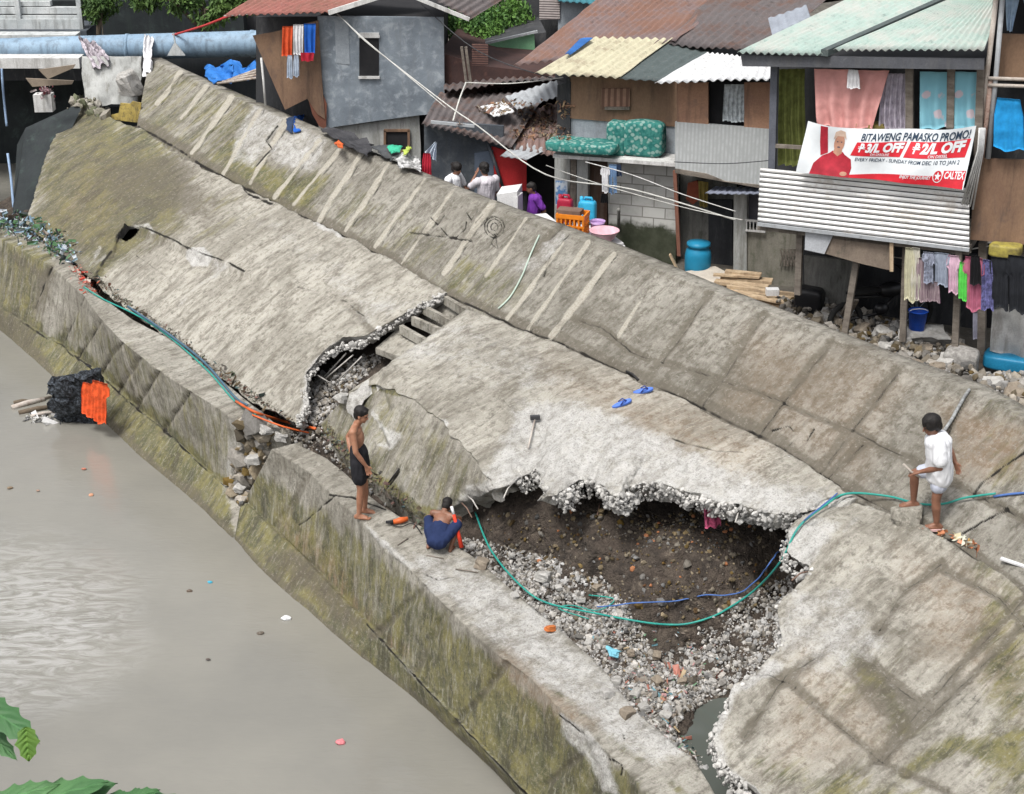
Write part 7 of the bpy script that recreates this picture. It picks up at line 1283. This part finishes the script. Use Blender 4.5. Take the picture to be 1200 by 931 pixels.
Jb = dict(hipL=(0,.08,.66), hipR=(.01,-.08,.67), knL=(.03,.09,.37), knR=(.25,-.11,.60), anL=(-.01,.09,.07), anR=(.22,-.14,.24), shL=(.07,.15,1.07), shR=(.05,-.15,1.08), neck=(.10,0,1.14), head=(.155,0,1.24), elL=(.05,.20,.82), wrL=(.23,.06,.70), elR=(-.12,-.20,.90), wrR=(-.19,-.12,.74), face=(1,.1,-.45), w=.9)
A2 = hit(1072, 597, 0); Rb = math.radians(178); dA = A2-A; Jb['anR'] = (Jb['anR'][0], Jb['anR'][1], max(.15, min(.32, .23)))
b_ = person('boy in a white T-shirt and shorts stooping with one foot up on the concrete', A, 178, Jb, SKB, [('t_shirt', WTS, [('trunk', -.05, .93, .045), ('shL','elL',0,.66,.075,.085), ('shR','elR',0,.66,.075,.085), ('hipL','shL',-.08,.6,.12,.11), ('hipR','shR',-.08,.6,.12,.11)]), ('shorts', WSH, [('trunk', -.15, .1, .014), ('hipL','knL',0,.42,.092,.092), ('hipR','knR',0,.6,.092,.082)])], 1.0, hair='bowl', handd={'L': (.7,-.2,-.3), 'Lt': (0,-1,0), 'Rt': (0,0,1)})
# flat lump of concrete under the raised foot and the sandal under the standing one
pf_ = np.array(A)+np.array([[math.cos(Rb), -math.sin(Rb), 0], [math.sin(Rb), math.cos(Rb), 0], [0, 0, 1]])@np.array([.26, -.14, 0]); gz = hit(*px(pf_)[:2] if False else px(pf_), 0)
rock('concrete_chunk', np.array([pf_[0], pf_[1], A[2]+.06]), .2, CONC_L, 'low concrete lump under the raised foot of the boy', None, 'concrete chunk', 7, (1, .8, .62))
n_ = 18; so = [np.array([.05+.14*math.cos(t), .09+.05*math.sin(t), 0]) for t in np.linspace(0, 2*math.pi, n_, endpoint=False)]; Rb3 = np.array([[math.cos(Rb), -math.sin(Rb), 0], [math.sin(Rb), math.cos(Rb), 0], [0, 0, 1]]); so = [Rb3@q_+A for q_ in so]
mesh('sandal', np.array([q_+[0, 0, .014] for q_ in so]+[q_-[0, 0, .01] for q_ in so]), [tuple(range(n_)), tuple(range(2*n_-1, n_-1, -1))]+[(i, n_+i, n_+(i+1) % n_, (i+1) % n_) for i in range(n_)], F1('pale_pink_rubber', (.62, .42, .40, 1), bump=0), b_)
hnd = Rb3@np.array([.27, .03, .66])+A; tag(MB().tube([hnd+[.05, 0, -.04], hnd+[-.06, 0, .03], hnd+[-.15, 0, .12]], .014, 7).build('stick', WOODP, None, True), 'short pale stick held by the boy', 'stick')
A = hit(514, 646, 0)
Jc = dict(hipL=(-.02,.10,.27), hipR=(-.02,-.10,.27), knL=(.26,.26,.44), knR=(.26,-.26,.44), anL=(.06,.19,.07), anR=(.06,-.19,.07), shL=(.24,.18,.55), shR=(.24,-.18,.53), neck=(.32,0,.60), head=(.41,-.01,.64), elL=(.42,.24,.40), wrL=(.52,.12,.26), elR=(.42,-.22,.42), wrR=(.50,-.14,.22), face=(1,-.1,-.7), w=1.0)
person('bare-backed man in navy shorts crouching over the hollow at the end of the ledge', A, 72, Jc, SKB, [('shorts', NAVYS, [('trunk', -.22, .3, .022), ('hipL','knL',0,.86,.115,.085), ('hipR','knR',0,.86,.115,.085)])], .80, handd={'Lt': (0,-1,0), 'Rt': (0,1,0)})
A = hit(541, 645, .04); Bt = A+np.array([-.10, .12, .42]); hp = empty('demolition_tool', A, 'orange-red pole tool leaning beside the crouching man', 'tool'); MB().tube([A, (A+Bt)/2, Bt], [.03, .025, .02], 8).build('tool_shaft', F1('orange_red_paint', (.75, .06, .03, 1), bump=0), hp, True); MB().tube([Bt, Bt+[-.03, .03, .1]], .02, 8).build('grip', WHITEM, hp, True)
def stander(label, x, yh, Z, ang, shirt, col2, **k):
    top_ = WZ(x, yh, Z); sc = (top_[2]-2.95)/1.62; at = np.array([top_[0], top_[1], 2.95]); J = dict(Jm); J.update(k.get('J', {}))
    return person(label, at, ang, J, SKB, [('shirt', shirt, [('trunk', .05, .93, .028), ('shL','elL',0,.7,.078,.07), ('shR','elR',0,.7,.078,.07)]), ('shorts', col2, [('trunk', -.12, .12, .014), ('hipL','knL',0,.6,.105,.095), ('hipR','knR',0,.6,.105,.095)])], sc, .011, hair=k.get('hair', 'bun'), group='people in the yard')
stander('woman in a white T-shirt with tied hair, leftmost of the people in the yard', 533, 193, 28.6, -30, WTS, BLKS, J=dict(elR=(-.08,-.34,1.15), wrR=(.02,-.2,.98), elL=(.05,.3,1.1), wrL=(.2,.1,1.05)))
stander('person in a pale grey shirt with a raised hand beside the washing machine', 569, 194, 28.2, 120, F1('pale_grey_shirt', (.56, .53, .57, 1), m2=.85), WSH, J=dict(elL=(.12,.28,1.2), wrL=(.16,.12,1.42)))
stander('child in a purple shirt standing before the dark doorway', 625, 216, 27.8, 190, F1('purple_shirt', (.17, .04, .33, 1), m2=.7), fab('lilac_grey', (.47, .43, .50, 1)), hair='short')
# ------------------------------------------------------------------ give single-mesh things an origin at their base
for o in list(SC.objects):
    if o.type == 'MESH' and o.parent is None and o.get('category') and tuple(o.location) == (0, 0, 0):
        co_ = np.zeros(len(o.data.vertices)*3, np.float32); o.data.vertices.foreach_get('co', co_); co_ = co_.reshape(-1, 3); b0 = np.array([co_[:, 0].mean(), co_[:, 1].mean(), co_[:, 2].min()]); o.data.vertices.foreach_set('co', (co_-b0).astype(np.float32).ravel()); o.data.update(); o.location = [float(v) for v in b0]
